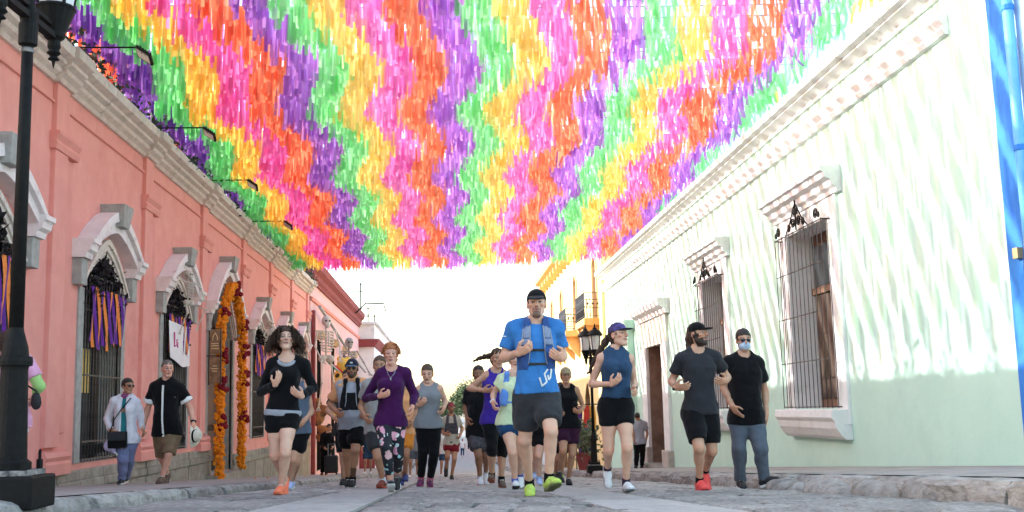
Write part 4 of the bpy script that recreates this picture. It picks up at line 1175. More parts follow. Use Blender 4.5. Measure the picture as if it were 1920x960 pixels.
for i, yc in enumerate(BAY):
    if i == DOOR: surround(hb, yc, WD, 2.4, 3.5, float(zy(yc))+LP); continue
    surround(hb, yc, W2, 2.45, 3.02, -.38)
    # window leaf, room behind
    wn = MB(); wn.box(XL-.40, XL-.44, yc-W2, yc+W2, -.38, 3.2); wl = wn.build('window', M_WOOD if i != 1 else M_GLASS, hb)
    for yq in (yc-W2+.06, yc-.04, yc+.04, yc+W2-.06)[2 if i == 1 else 0:]:
        m = MB(); m.box(XL-.33, XL-.398, yq-.05, yq+.05, -.38, 3.0); m.build('window_stile', M_WOOD, wl)
    if i == 1:
        m = MB(); m.box(XL-.36, XL-.396, yc-.99, yc+.05, .55, 2.3); m.build('yellow_wall_in_window', M_YELIN, wl)
        m = MB(); m.box(XL-.38, XL-.396, yc+.1, yc+.62, .75, 1.5); m.build('yellow_poster', M_YELIN, wl)
    gr = empty('grille', (0, 0, 0)); COL.objects.unlink(gr); gr = MB()
    for zz in (-.33, -.05, 1.0, 2.05, 2.62): gr.box(XL+.035, XL+.06, yc-W2+.01, yc+W2-.01, zz-.014, zz+.014)
    gr = gr.build('grille', M_RUSTY, hb)
    bars(gr, XL+.047, [yc-W2+.05+k*(2*W2-.1)/13 for k in range(14)], -.36, 2.62, .0115, M_RUSTY)
    m = MB()
    for k in range(12):
        cy = yc-W2+.1+k*.155; m.tube([(XL+.047, cy+.055*math.cos(t)*(1-.08*t), -.19+.1*math.sin(t)*(1-.08*t)) for t in np.linspace(0, 9, 16)], .011, 4)
    m.build('scroll_panel', M_IRON, gr)
    if i in (0, 1, 2, 4, 5):
        rg = random.Random(i+40); sw = empty('black_flower_swag', (XL+.03, yc, 2.4))
        for k in range(19):
            u = -1+2*k/18; m = MB(); leaf_cluster(m, (XL-.02, yc+u*.8, 2.35+.55*(1-abs(u))+rg.uniform(-.1, .08)), (.16, .3, .26), 30, .075, rg); m.build('leaf_bunch', M_BLKFL, sw)
        tag(sw, ['black paper flower swag in the pointed window at the picture edge', 'black paper flower swag above the tall window behind the woman in white jacket', 'black paper flower swag beside the white skeleton on its window', '', 'black flower swag over the first window past the garlanded doorway', 'black flower swag over the second window past the garlanded doorway'][i], 'decoration', 'black flower swags in windows')
    if i in (0, 1, 2, 4):
        e = empty('window_streamers', (XL+.09, yc, 2.2), ['purple and orange streamers in the window behind the left lamp post', 'purple and orange streamers hanging in the tall window with yellow inside', 'purple and orange streamers beside the white banner', '', 'purple and orange streamers in the window past the garlanded doorway'][i], 'streamers', 'streamers in the pink house windows')
        rg = random.Random(i+3)
        m = MB(); m.tube([(XL+.1, yc-.95, 2.47), (XL+.1, yc, 2.40), (XL+.1, yc+.95, 2.47)], .012, 5); m.build('cord', C_BLACK, e)
        for k in range(16):
            y0 = yc-.86+k*.115; L = rg.uniform(.85, 1.02)*(.8 if i == 2 else 1); m = MB(); V = []
            for j in range(7):
                t = j/6; sway = .018*math.sin(3*t+k)+rg.uniform(-.01, .01); ww_ = .05
                V += [(XL+.11+.03*math.sin(4*t+k*1.7), y0-ww_+sway, 2.43-L*t), (XL+.11+.03*math.sin(4*t+k*1.7+.8), y0+ww_+sway, 2.43-L*t)]
            m.add(V, [(2*j, 2*j+1, 2*j+3, 2*j+2) for j in range(6)]); m.build('streamer', M_STREAM[(k+k//5) % 2], e)
# doorway
yd = BAY[DOOR]; zd = float(zy(yd))+LP
dl = MB(); dl.box(XL-.40, XL-.46, yd-WD, yd+WD, zd+.1, 3.6); dl = dl.build('door', M_WOOD, hb)
for k in range(2):
    for (z0, z1) in ((zd+.4, zd+1.2), (zd+1.35, zd+2.6), (zd+2.75, zd+3.5)):
        m = MB(); m.box(XL-.36, XL-.398, yd-WD+.12+k*(WD-.02), yd-.08+k*(WD-.02), z0, z1); m.build('door_panel', M_WOODL, dl, bevel=.015)
m = MB(); m.box(XL-.3, XL-.33, yd-.02, yd+.03, zd+.1, 3.1); m.build('door_edge', M_GREYS, dl)
m = MB(); m.box(XL-.42, XL+.30, yd-WD-.1, yd+WD+.1, zd-.1, zd+.15); m.build('door_step', M_PLIN, hb, bevel=.02)
# marigold garland round the doorway
def pom(r, rg):
    V = [(0, 0, 1)]; n = 6
    for (z, q) in ((.55, .85), (-.1, 1.0), (-.6, .7)):
        for k in range(n):
            a = 2*math.pi*(k+.5*(z < 0))/n; j = rg.uniform(.8, 1.12); V.append((math.cos(a)*q*j, math.sin(a)*q*j, z*rg.uniform(.8, 1.1)))
    V.append((0, 0, -.9)); F = []
    for k in range(n):
        j = (k+1) % n; F += [(0, 1+k, 1+j), (1+k, 7+k, 7+j, 1+j), (7+k, 13+k, 13+j, 7+j), (13+k, 19, 13+j)]
    return [np.array(v)*r for v in V], F
M_MARI = pm('marigold', (.80, .22, .01), (.92, .36, .02), sc=30, rough=.8, bump=.6, bsc=90); M_CRIM = pm('crimson_flower', (.16, .006, .012), (.28, .012, .03), sc=30, rough=.8, bump=.6, bsc=90)
ga = empty('flower_garland', (XL+.1, yd, zd), 'orange marigold and crimson garland framing the open doorway', 'garland')
rg = random.Random(8)
path = [(yd-1.42, zd+.08+k*.05) for k in range(int((2.4-zd)/.05))]
ap = arch_pts(yd, 1.42, 2.45, 3.66, 44); path += ap; path += [(yd+1.42, 2.4-k*.05) for k in range(int((2.3-zd)/.05))]
seg = []; tot = 0
for i in range(len(path)-1):
    seg.append((tot, path[i])); tot += math.dist(path[i], path[i+1])
red = [1.35, 2.25, 2.95, 4.0, 5.75, 6.65+.5, 7.9, 8.6, 9.6]
BL = 12; blk = {}
for (d0, (py, pz)) in seg:
    k = int(d0/tot*BL); blk.setdefault(k, []).append((py, pz))
for k, ps in blk.items():
    m = MB()
    for (py, pz) in ps:
        for q in range(6):
            V, F = pom(rg.uniform(.042, .06), rg); c = np.array([XL+.30+rg.uniform(-.09, .10), py+rg.uniform(-.13, .13), pz+rg.uniform(-.04, .04)])
            m.add([v+c for v in V], F)
    o = m.build('marigold_rope', M_MARI, ga); o['kind'] = 'stuff'
for d0 in red:
    j = min(range(len(seg)), key=lambda i: abs(seg[i][0]-d0)); py, pz = seg[j][1]; m = MB()
    for q in range(15):
        V, F = pom(rg.uniform(.055, .085), rg); c = np.array([XL+.36+rg.uniform(-.08, .10), py+rg.uniform(-.13, .13), pz+rg.uniform(-.17, .17)]); m.add([v+c for v in V], F)
    m.build('crimson_cluster', M_CRIM, ga)
# plants on the roof edge
M_LEAF = pm('leaf_green', (.018, .03, .014), (.045, .065, .03), sc=20, rough=.7, rand=.2); M_FLOW = pm('flower_orange', (.16, .02, .015), (.32, .07, .02), sc=20)
rg = random.Random(15)
for i, y in enumerate(np.arange(13.2, 46, 1.28)):
    e = empty('roof_plant', (XL+.1, y, 5.82)); tag(e, 'dark flowering plant trailing over the pink house cornice below the ribbons', 'plant', 'plants on the pink house roof edge')
    m = MB(); leaf_cluster(m, (XL+.12, y, 5.95), (.3, .62, .24), 150, .07, rg); m.build('foliage', M_LEAF, e)
    m = MB(); leaf_cluster(m, (XL+.22, y, 6.02), (.3, .6, .35), 20, .045, rg); m.build('blossom', M_FLOW if i % 3 else pm('flower_purple', (.14, .03, .22)), e)
    m = MB(); m.box(XL+.0, XL-.2, y-.5, y+.5, 5.805, 5.95); m.build('planter', M_DRED, e)
# floodlights on long arms
for (p0, p1, w_) in (((150, 89), (265, 96), 'nearest of the five'), ((297, 240), (388, 246), 'second from the near end'), ((396, 338), (470, 343), 'third from the near end'), ((470, 415), (537, 424), 'fourth, above the garlanded doorway'), ((529, 465), (574, 470), 'farthest one')):
    a = on_x(p0[0], p0[1], XL+.3); b = pt(p1[0], p1[1], a[1]); b = np.array([b[0], a[1], a[2]])
    e = empty('floodlight', a, 'black floodlight on a thin cornice arm, '+w_, 'floodlight', 'floodlights along the pink house')
    m = MB(); m.tube([a-np.array([.5, 0, .12]), a, b], .014, 6); m.build('arm', M_IRON, e)
    m = MB(); m.tube([b+np.array([-.0, -.07, -.0]), b+np.array([.03, -.07, -.12])], .012, 5); m.build('bracket', M_IRON, e)
    m = MB(); m.tube([b+np.array([-.0, .07, -.0]), b+np.array([.03, .07, -.12])], .012, 5); m.build('bracket', M_IRON, e)
    c = b+np.array([.05, 0, -.13]); ax = unit((.80, -.2, -.57)); ay = unit(np.array([.1, .86, -.5])-ax*np.dot(np.array([.1, .86, -.5]), ax)); az = np.cross(ax, ay)
    m = MB(); m.obox(c, .30, .24, .05, ax, ay, az); h_ = m.build('housing', M_IRON, e, bevel=.012)
    m = MB()
    for k in range(5): m.obox(c+az*.035+ax*(.05*(k-2)), .012, .18, .03, ax, ay, az)
    m.build('fins', M_IRON, h_)
    m = MB(); m.obox(c-az*.024, .25, .18, .006, ax, ay, az); m.build('lamp_glass', pm('lamp_glass', (.35, .33, .3), rough=.2), h_)
# hanging signs
M_SIGN = pm('sign_board', (.14, .085, .05), (.30, .19, .11), sc=7, rough=.5, stain=(.42, .3, .2), ssc=5); M_SIGNF = pm('sign_frame', (.03, .022, .018), rough=.6); M_SIGNT = pm('sign_gilt', (.62, .46, .26), (.7, .55, .33), sc=12)
for k, (py0, py1) in enumerate(((618, 664), (670, 719))):
    y0 = 26.4; a = on_x(374, py1, XL+.1); zt = pt(383, py0, y0)[2]; zb_ = pt(383, py1, y0)[2]; x0, x1 = XL+.12, XL+.40
    e = empty('hanging_sign', (x0, y0, zb_), ['dark brown hanging sign with a pointed arch emblem, upper of the pair', 'dark brown hanging sign without emblem, lower of the pair'][k], 'sign', 'brown signs by the doorway')
    m = MB(); m.box(x0, x1, y0-.02, y0+.02, zb_, zt); m.build('board', M_SIGN, e)
    m = MB()
    m.box(x0-.012, x0+.012, y0-.028, y0+.028, zb_-.04, zt+.04); m.box(x1-.012, x1+.012, y0-.028, y0+.028, zb_-.04, zt+.04); m.build('frame', M_SIGNF, e)
    m = MB(); m.box(x0-.1, x1, y0-.01, y0+.01, zt+.02, zt+.04); m.build('hanger', M_IRON, e)
    h_ = zt-zb_; xm = (x0+x1)/2
    if k == 0:
        m = MB(); P = [(xm-.06, zb_+h_*.55), (xm-.05, zb_+h_*.7), (xm, zb_+h_*.86), (xm+.05, zb_+h_*.7), (xm+.06, zb_+h_*.55)]
        for i in range(4): m.tube([(P[i][0], y0-.024, P[i][1]), (P[i+1][0], y0-.024, P[i+1][1])], .011, 4)
        m.build('arch_emblem', M_SIGNT, e)
        for zz in (.42, .33, .22): m = MB(); m.box(xm-.09, xm+.09, y0-.0245, y0-.021, zb_+h_*zz-.012, zb_+h_*zz+.012); m.build('worn_lettering', M_SIGNT, e)
    else:
        for zz, w_ in ((.66, .05), (.56, .08), (.46, .06)): m = MB(); m.box(xm-w_, xm+w_, y0-.0245, y0-.021, zb_+h_*zz-.012, zb_+h_*zz+.012); m.build('worn_lettering', M_SIGNT, e)
# white banner across window two
e = empty('banner', (XL+.14, BAY[2], 1.6), 'white paper banner with pink script across the second window grille', 'banner')
V = []; F = []; n = 14
for k in range(n+1):
    u = k/n; y0 = BAY[2]-.98+1.96*u; sag = .1*math.sin(math.pi*u)
    V += [(XL+.13+.04*math.sin(5*u), y0, 2.28-sag*.4), (XL+.15+.05*math.sin(5*u+.4), y0, 1.52-sag-.1*u)]
F = [(2*k, 2*k+2, 2*k+3, 2*k+1) for k in range(n)]
MB().add(V, F).build('sheet', pm('banner_paper', (.72, .7, .72), (.8, .78, .8), sc=3, rough=.8), e)
m = MB(); yb = BAY[2]-.72; X_ = XL+.185
for st in ([(0, .3), (.02, .1), (0, .0), (.14, .02)], [(.3, .16), (.22, .14), (.2, .04), (.28, .0), (.31, .1), (.31, .0), (.35, .0)]): m.tube([(X_, yb+p[0]*.9, 1.75+p[1]) for p in st], .016, 5)
m.build('script_letters', pm('pink_ink', (.55, .08, .25)), e)

# ================================================================== papier-mache skeletons
M_BONE = pm('bone_white', (.50, .47, .41), (.64, .61, .55), sc=12, rough=.7, bump=.3); M_BONED = pm('bone_silver', (.2, .19, .18), (.42, .4, .38), sc=10, rough=.5); M_HOLE = pm('socket_black', (.015, .012, .012), rough=1)
def skeleton(label, base, s, mat, pose, face=20, mirror=1):
    e = empty('skeleton_figure', base, label, 'skeleton', 'papier-mache skeletons'); base = np.array(base, float)
    Mf = headframe(face); W = lambda x, y, z: base+s*(Mf[0]*x*mirror+Mf[1]*y+UP*z)
    F = Field(); M_ = Mf
    F.ell(W(0, 0, 1.62), np.array([.085, .105, .10])*s, M_, .01); F.ell(W(0, .05, 1.545), np.array([.05, .055, .06])*s, M_, .02*s)
    for q in (-1, 1): F.ell(W(q*.036, .10, 1.615), np.array([.026, .03, .026])*s, M_, .004, True)
    F.ell(W(0, .11, 1.575), np.array([.013, .03, .02])*s, M_, .004, True)
    F.cone(W(-.035, .10, 1.53), W(.035, .10, 1.53), .004*s, .004*s, .003, sub=True)
    sk = _part('skull', F, mat, .012*s, None, None, e)
    m = MB()
    for q in (-1, 1): m.lathe([(.001, -.02*s), (.024*s, 0), (.001, .02*s)], W(q*.036, .075, 1.615), 8)
    m.build('eye_sockets', M_HOLE, sk)
    m = MB(); m.tube([W(0, -.02, 1.52), W(0, -.02, 1.3), W(0, -.03, 1.1), W(0, -.01, .95)], .018*s, 6); m.build('spine', mat, e)
    rb = MB()
    for k in range(7):
        z = 1.40-k*.052; r = .12+.03*math.sin((k+1)/8*math.pi)-.006*k; P = [W(r*math.sin(a), .02+r*.72*math.cos(a), z-.03*math.cos(a)) for a in np.linspace(-2.75, 2.75, 15)]
        rb.tube(P, .0105*s, 5)
    rb.tube([W(0, .12, 1.4), W(0, .13, 1.15)], .016*s, 5); rb.tube([W(-.17, 0, 1.44), W(0, .05, 1.42), W(.17, 0, 1.44)], .013*s, 5); rb.build('ribcage', mat, e)
    F = Field(); F.ell(W(-.07, 0, .93), np.array([.08, .05, .075])*s); F.ell(W(.07, 0, .93), np.array([.08, .05, .075])*s); F.ell(W(0, .03, .90), .04*s, None, .01, True); _part('pelvis', F, mat, .016*s, None, None, e)
    for nm, chain in pose.items():
        P = [W(*p) for p in chain]; m = MB()
        for i in range(len(P)-1):
            a, b = P[i], P[i+1]; m.tube([a, a+(b-a)*.08, a+(b-a)*.5, a+(b-a)*.92, b], [.026*s, .017*s, .013*s, .017*s, .026*s], 6)
        d = unit(P[-1]-P[-2])
        for k in range(4): m.tube([P[-1], P[-1]+s*(.07*d+Mf[0]*(.02*(k-1.5))), P[-1]+s*(.11*d+Mf[0]*(.03*(k-1.5))+Mf[1]*.03)], .007*s, 4)
        m.build('arm_bones' if 'arm' in nm else 'leg_bones', mat, e)
    return e
# white one climbing over the second window hood (seen sideways)
b0 = on_x(352, 640, XL+.35)
skeleton('small white skeleton climbing over the hood of the second window', b0+np.array([0, 0, 0]), .88, M_BONE, dict(arm1=[(.17, 0, 1.44), (.32, .1, 1.3), (.30, .2, 1.08)], arm2=[(-.17, 0, 1.44), (-.36, .05, 1.55), (-.5, 0, 1.8)], leg1=[(.08, 0, .9), (.2, .35, .75), (.12, .2, .35)], leg2=[(-.08, 0, .9), (-.25, .2, .65), (-.2, -.05, .25)]), face=60)
b1 = pt(492, 712, 33.4); b1[0] = XL+.45
skeleton('white skeleton perched in the first window past the garlanded doorway', b1, 1.05, M_BONE, dict(arm1=[(.17, 0, 1.44), (.35, .1, 1.2), (.3, .25, 1.0)], arm2=[(-.17, 0, 1.44), (-.33, .1, 1.25), (-.2, .3, 1.1)], leg1=[(.08, 0, .9), (.15, .4, .85), (.12, .4, .4)], leg2=[(-.08, 0, .9), (-.2, .35, .8), (-.2, .35, .3)]), face=50)
b2 = pt(612, 770, 46.6); b2[0] = max(b2[0], XL+.35)
skeleton('large white skeleton standing at the corner of the second pink house', b2, 2.35, M_BONE, dict(arm1=[(.17, 0, 1.44), (.24, .05, 1.16), (.2, .18, .95)], arm2=[(-.17, 0, 1.44), (-.23, .05, 1.15), (-.15, .15, .92)], leg1=[(.08, 0, .9), (.1, .12, .5), (.1, .02, .1)], leg2=[(-.08, 0, .9), (-.12, .1, .5), (-.14, 0, .1)]), face=25)
b3 = pt(655, 790, 52.0); b3[0] = max(b3[0], XL+.5)
skeleton('silver grey skeleton behind the capped runner, farther along the shop front', b3, 2.3, M_BONED, dict(arm1=[(.17, 0, 1.44), (.3, .05, 1.2), (.36, .18, 1.0)], arm2=[(-.17, 0, 1.44), (-.23, .05, 1.15), (-.15, .15, .92)], leg1=[(.08, 0, .9), (.1, .12, .5), (.1, .02, .1)], leg2=[(-.08, 0, .9), (-.12, .1, .5), (-.14, 0, .1)]), face=25)
# spotted yellow costume and the tricolour cloth
M_SPOT = None
def spotted():
    m, t, b = _nodes('spotted_yellow'); L = t.links; tc = N(t, 'ShaderNodeTexCoord'); vo = N(t, 'ShaderNodeTexVoronoi'); vo.inputs['Scale'].default_value = 2.6
    L.new(tc.outputs['Object'], vo.inputs[0]); cr = N(t, 'ShaderNodeValToRGB'); cr.color_ramp.interpolation = 'CONSTANT'; cr.color_ramp.elements[0].color = (.55, .36, .05, 1)
    cr.color_ramp.elements[1].position = .12; cr.color_ramp.elements[1].color = (.015, .012, .01, 1); e = cr.color_ramp.elements.new(.3); e.color = (.78, .5, .08, 1)
    L.new(vo.outputs['Distance'], cr.inputs[0]); L.new(cr.outputs[0], b.inputs['Base Color']); b.inputs['Roughness'].default_value = .7; return m
c = pt(640, 722, 48); F = Field(); F.ell(c, np.array([.42, .4, .75])); F.ell(c+np.array([.1, -.1, .85]), np.array([.3, .3, .34]), None, .1); F.cone(c+np.array([-.2, -.2, -.4]), c+np.array([-.3, -.2, -1.3]), .2, .16, .1); F.cone(c+np.array([.2, -.2, -.4]), c+np.array([.25, -.2, -1.3]), .2, .16, .1)
for q in (-1, 1): F.ell(c+np.array([.1+q*.2, -.1, 1.15]), .1, None, .05)
o = _part('jaguar_figure', F, spotted(), .05, None, None, None); tag(o, 'yellow black-spotted papier-mache jaguar figure at the shop front behind the capped runner', 'decoration')
e = empty('tricolour_cloth', pt(628, 682, 47), 'green white and red cloth draped on the figures at the shop corner', 'cloth')
for k, cc in enumerate(((.02, .22, .06), (.7, .7, .66), (.55, .03, .03))):
    m = MB(); P = []
    for j in range(6):
        for i in range(2): q = pt(606+9*(k+i)+4*j, 672+5*(k+i)+4*j, 46.9+.1*math.sin(j+k)); P.append(q)
    m.add(P, [(2*j, 2*j+1, 2*j+3, 2*j+2) for j in range(5)]); m.build('stripe', cloth('flag_%d' % k, cc), e)
for k, (px, py, h_, col, lab) in enumerate(((602, 790, 1.4, (.5, .2, .05), 'orange bunting bundle'), (630, 740, 1.3, (.75, .72, .6), 'cream paper masks bundle'), (684, 742, 1.2, (.7, .68, .66), 'white and red paper figures bundle'), (668, 730, 1.6, (.65, .5, .12), 'yellow paper bundle'))):
    c = pt(px, py, 48+k*2.2); F = Field(); rg = random.Random(k+77)
    for q in range(7): p = c+np.array([rg.uniform(-.2, .2), rg.uniform(-.2, .2), rg.uniform(-h_/2, h_/2)]); F.ell(p, np.array([rg.uniform(.1, .24), .16, rg.uniform(.15, .35)]), None, .03)
    F.post.append(folds(k, .05, (8, 25)))
    o = _part('paper_decoration', F, pm('paper_dec_%d' % k, col, (.25, .05, .04) if k % 2 else (.06, .05, .05), sc=5, rough=.8), .05, None, None, None)
    tag(o, lab+' hanging at the second pink house', 'decoration')
# ================================================================== left: second pink house, dark red cornice
XB = -5.75
h2 = empty('red_corniced_house', (XB, 50, gz(-5, 50)), 'taller pale pink house with heavy dark red cornice beyond the salmon house', 'house')
Y0, Y1 = 46.35, 72
oy = [49.5, 55.5, 61.5, 67.5]
wall_open(XB, Y0, Y1, -5, 5.9, [(rect_pts(y-.75, y+.75, 3.6), -2.2) for y in oy], .4, -1, 'wall', M_PINK2, h2, M_DARK)
MB().box(XB-.45, -15, Y0+.02, Y1-.02, -5, 5.88).build('rooms', M_DARK, h2)
MB().prof_y([(XB-9, 5.9), (XB+.10, 5.9), (XB+.10, 6.0), (XB+.18, 6.1), (XB+.2, 6.3), (XB+.38, 6.45), (XB+.42, 6.75), (XB-9, 6.78)], Y0-.05, Y1).build('cornice', M_DRED, h2)
MB().prof_y([(XB-.05, 5.1), (XB+.08, 5.12), (XB+.12, 5.25), (XB-.05, 5.3)], Y0, Y1).build('frieze_moulding', M_PINKD, h2)
for y in oy:
    MB().box(XB-.3, XB-.36, y-.72, y+.72, -2.2, 3.55).build('window', M_WOOD, h2)
    MB().prof_y([(XB-.02, 3.65), (XB+.16, 3.68), (XB+.26, 3.82), (XB+.3, 3.95), (XB-.02, 4.0)], y-.95, y+.95).build('window_hood', pm('hood_ochre', (.5, .36, .2), (.62, .47, .28), sc=5), h2)
m = MB(); m.tube([(XB+.3, 47.2, 4.9), (XB+.55, 58, 3.6), (XB+.5, 71, 2.9)], .07, 6); o = m.build('awning_pole', C_STEAL); tag(o, 'long grey pole slanting along the front of the red-corniced house', 'pole')
m = MB(); m.box(XB+.02, XB+.16, 46.6, 46.9, -2.6, 4.7); m.build('corner_post', M_DRED, h2)
# white corner house
h3 = empty('white_corner_house', (-5, 73, gz(-5, 73)), 'white corner house with dark red cornice standing out into the street at left', 'house')
MB().box(-4.75, -15, 72.05, 100, -6, 4.6).build('wall', M_WHITEW, h3)
MB().prof_y([(-15, 4.6), (-4.68, 4.6), (-4.60, 4.75), (-4.5, 4.9), (-4.4, 5.1), (-15, 5.1)], 71.7, 100.3).build('cornice', M_DRED, h3)
MB().box(-4.72, -15, 71.95, 100.1, 5.1, 6.1).build('parapet', M_WHITEW, h3)
MB().box(-4.5, -15, 71.75, 100.2, 6.1, 6.25).build('coping', M_WHITEW, h3)
MB().box(-4.74, -6.0, 72.0, 72.06, -4.2, -1.9).build('dado', M_DRED, h3)
for y in (77, 84, 91):
    MB().box(-4.72, -4.8, y-.8, y+.8, -2.5, 2.6).build('window', M_WOOD, h3)
for k, (px, top, Y) in enumerate(((676, 530, 80), (690, 575, 84), (702, 590, 90))):
    a = pt(px, top, Y); e = empty('roof_antenna', (a[0], Y, 6.2), ['tall roof antenna with a bent arm on the white corner house', 'middle roof antenna with crossbars on the white corner house', 'short roof antenna nearest the street on the white corner house'][k], 'antenna', 'antennas on the white house')
    MB().tube([(a[0], Y, 6.1), (a[0], Y, a[2])], .05, 5).build('mast', M_IRON, e)
    for q in range(2): MB().tube([(a[0]-.9+.2*q, Y, a[2]-.15-.5*q), (a[0]+.5, Y, a[2]-.15-.5*q)], .03, 4).build('crossbar', M_IRON, e)
a = pt(690, 552, 66); m = MB(); m.tube([(XB+.3, 66, 6.3), (XB+.9, 66, 6.9), (XB+2.0, 66, 6.85), (XB+2.1, 66, 6.4)], .045, 5); o = m.build('wall_lamp', M_IRON); tag(o, 'thin bent lamp arm reaching out above the red cornice', 'lamp')

# ================================================================== right: pale green house
hg = empty('green_house', (XR, 20, gz(5, 20)), 'long pale green one-storey house with white cornice and barred windows', 'house')
GY0, GY1 = 11.0, 41.0
WINA, WINB = (16.29, 18.29), (22.8, 24.65); DR = (29.6, 31.9); zdr = float(zy(30.7))+RP
wall_open(XR, GY0, GY1, -4, 5.07, [(rect_pts(*WINA, 3.15), .2), (rect_pts(*WINB, 3.1), .2), (rect_pts(*DR, 2.05), zdr+.1)], .5, 1, 'wall', M_GREEN, hg, M_GWHITE)
MB().box(XR+.7, 15, GY0+.01, GY1-.01, -4, 5.05).build('rooms', M_DARK, hg)
gp = [(XR+9, 5.07), (XR-.04, 5.07), (XR-.05, 5.11), (XR-.03, 5.13), (XR-.10, 5.17), (XR-.18, 5.21), (XR-.17, 5.24), (XR-.26, 5.27), (XR-.27, 5.38), (XR-.23, 5.42), (XR+9, 5.42)]
y = GY0
while y < GY1-.1:
    L = min(rnd.uniform(2.4, 3.6), GY1-y); MB().prof_y([(p[0]+(rnd.uniform(-.004, .004) if p[0] < XR else 0), p[1]) for p in gp], y+.003, y+L-.003).build('cornice_stone', M_GWHITE, hg); y += L
MB().prof_y([(XR+.02, 4.56), (XR-.06, 4.58), (XR-.09, 4.64), (XR-.06, 4.68), (XR-.13, 4.76), (XR-.13, 4.82), (XR+.02, 4.84)], 11.95, 40.2).build('string_course', M_GWHITE, hg)
M_RBAR = pm('grille_dark_iron', (.03, .027, .026), (.07, .06, .055), sc=20, rough=.6)
def barred(wy, ztop, zb, label):
    y0, y1 = wy; yc = (y0+y1)/2
    # white plaster surround with entablature and sill
    for sy in (-1, 1):
        a, b = sorted((yc+sy*(y1-y0)/2, yc+sy*((y1-y0)/2+.42))); MB().box(XR+.02, XR-.055, a, b, zb-.25, ztop+.3).build('window_surround', M_GWHITE, hg, bevel=.012)
    MB().box(XR+.02, XR-.05, y0, y1, ztop, ztop+.3).build('window_lintel', M_GWHITE, hg)
    MB().prof_y([(XR+.02, ztop+.3), (XR-.08, ztop+.3), (XR-.09, ztop+.36), (XR-.15, ztop+.40), (XR-.17, ztop+.48), (XR-.26, ztop+.52), (XR-.28, ztop+.6), (XR-.33, ztop+.62), (XR-.33, ztop+.69), (XR+.02, ztop+.71)], y0-.62, y1+.62).build('entablature', M_GWHITE, hg)
    MB().prof_y([(XR+.02, zb-.02), (XR-.30, zb-.02), (XR-.31, zb-.14), (XR-.26, zb-.2), (XR-.24, zb-.3), (XR-.16, zb-.42), (XR-.1, zb-.47), (XR+.02, zb-.47)], y0-.4, y1+.4).build('sill', M_GWHITE, hg, bevel=.012)
    # timber leaves inside
    wf = MB().box(XR+.40, XR+.46, y0, y1, zb, ztop).build('window', M_WOODL, hg)
    for (a, b) in ((y0+.08, yc-.06), (yc+.06, y1-.08)):
        MB().box(XR+.37, XR+.398, a, b, zb+.15, zb+1.9).build('leaf_panel', M_WOOD, wf, bevel=.01)
        MB().box(XR+.37, XR+.398, a, b, zb+2.05, ztop-.2).build('pane', M_GLASS, wf)
    MB().box(XR+.34, XR+.396, y0, y1, zb+1.92, zb+2.03).build('transom', M_WOODL, wf)
    gx = XR-.2
    m = MB()
    for zz in (zb+.02, zb+.75, zb+1.5, zb+2.25, ztop-.05): m.box(gx-.008, gx+.008, y0-.18, y1+.18, zz-.008, zz+.008)
    for yy_ in (y0-.18, y1+.18):
        for zz in (zb+.02, ztop-.05): m.box(gx, XR, yy_-.01, yy_+.01, zz-.01, zz+.01)
    g_ = m.build('grille', M_RBAR, hg)
    bars(g_, gx, np.linspace(y0-.17, y1+.17, 13), zb, ztop-.03, .0072, M_RBAR)
    bars(g_, gx+.1, [y0-.17, y1+.17], zb, ztop-.05, .0072, M_RBAR)
    cr = MB(); zt = ztop-.03
    def scroll(cy, cz, r, dr, n=20, tu=2.1): MB().tube([(gx, cy+dr*r*(1-.8*t)*math.cos(t*tu*2*math.pi), cz+r*(1-.8*t)*math.sin(t*tu*2*math.pi)) for t in np.linspace(0, 1, n)], .013, 5).build('scroll', M_IRON, g_, smooth=True)
    cr.tube([(gx, yc-.55, zt), (gx, yc-.3, zt+.16), (gx, yc-.1, zt+.36), (gx, yc, zt+.45)], .012, 5); cr.tube([(gx, yc+.55, zt), (gx, yc+.3, zt+.16), (gx, yc+.1, zt+.36), (gx, yc, zt+.45)], .012, 5)
    cr.tube([(gx, yc, zt), (gx, yc, zt+.5)], .016, 5)
    for q in (-1, 1):
        scroll(yc+q*.14, zt+.13, .09, q); scroll(yc+q*.36, zt+.08, .07, -q); scroll(yc+q*.07, zt+.30, .05, q); scroll(yc+q*.95, zt+.1, .09, q); scroll(yc+q*1.08, zt+.06, .05, -q)
    cr.build('scroll_crest', M_IRON, g_, smooth=True)
barred(WINA, 3.15, .2, 'a'); barred(WINB, 3.1, .2, 'b')
# doorway
y0, y1 = DR
for sy, (a, b) in ((-1, (y0-.75, y0)), (1, (y1, y1+.75))):
    MB().box(XR+.02, XR-.09, a, b, zdr+.55, 2.0).build('door_jamb', M_GWHITE, hg, bevel=.01)
    MB().box(XR+.02, XR-.17, a-.04, b+.04, zdr-.1, zdr+.548).build('jamb_base', pm('door_stone', (.42, .36, .31), (.55, .5, .44), sc=5, bump=.5), hg, bevel=.02)
MB().box(XR+.02, XR-.08, y0-.75, y1+.75, 2.003, 2.75).build('door_lintel', pm('lintel_plaster', (.66, .62, .54), (.76, .73, .66), sc=3, stain=(.5, .42, .33)), hg)
MB().prof_y([(XR+.02, 2.76), (XR-.12, 2.78), (XR-.16, 2.9), (XR-.3, 2.98), (XR-.34, 3.1), (XR-.34, 3.16), (XR+.02, 3.18)], y0-1.05, y1+1.05).build('door_hood', M_GWHITE, hg)
MB().box(XR+.003, XR+.48, y1-.05, y1+.004, zdr+.1, 2.05).build('far_jamb_stone', pm('brown_stone', (.16, .10, .07), (.30, .2, .15), sc=3, bump=.6, rough=.9, stain=(.09, .06, .045)), hg)
d_ = MB().box(XR+.44, XR+.50, y0, y1, zdr+.1, 2.05).build('door', M_WOOD, hg)
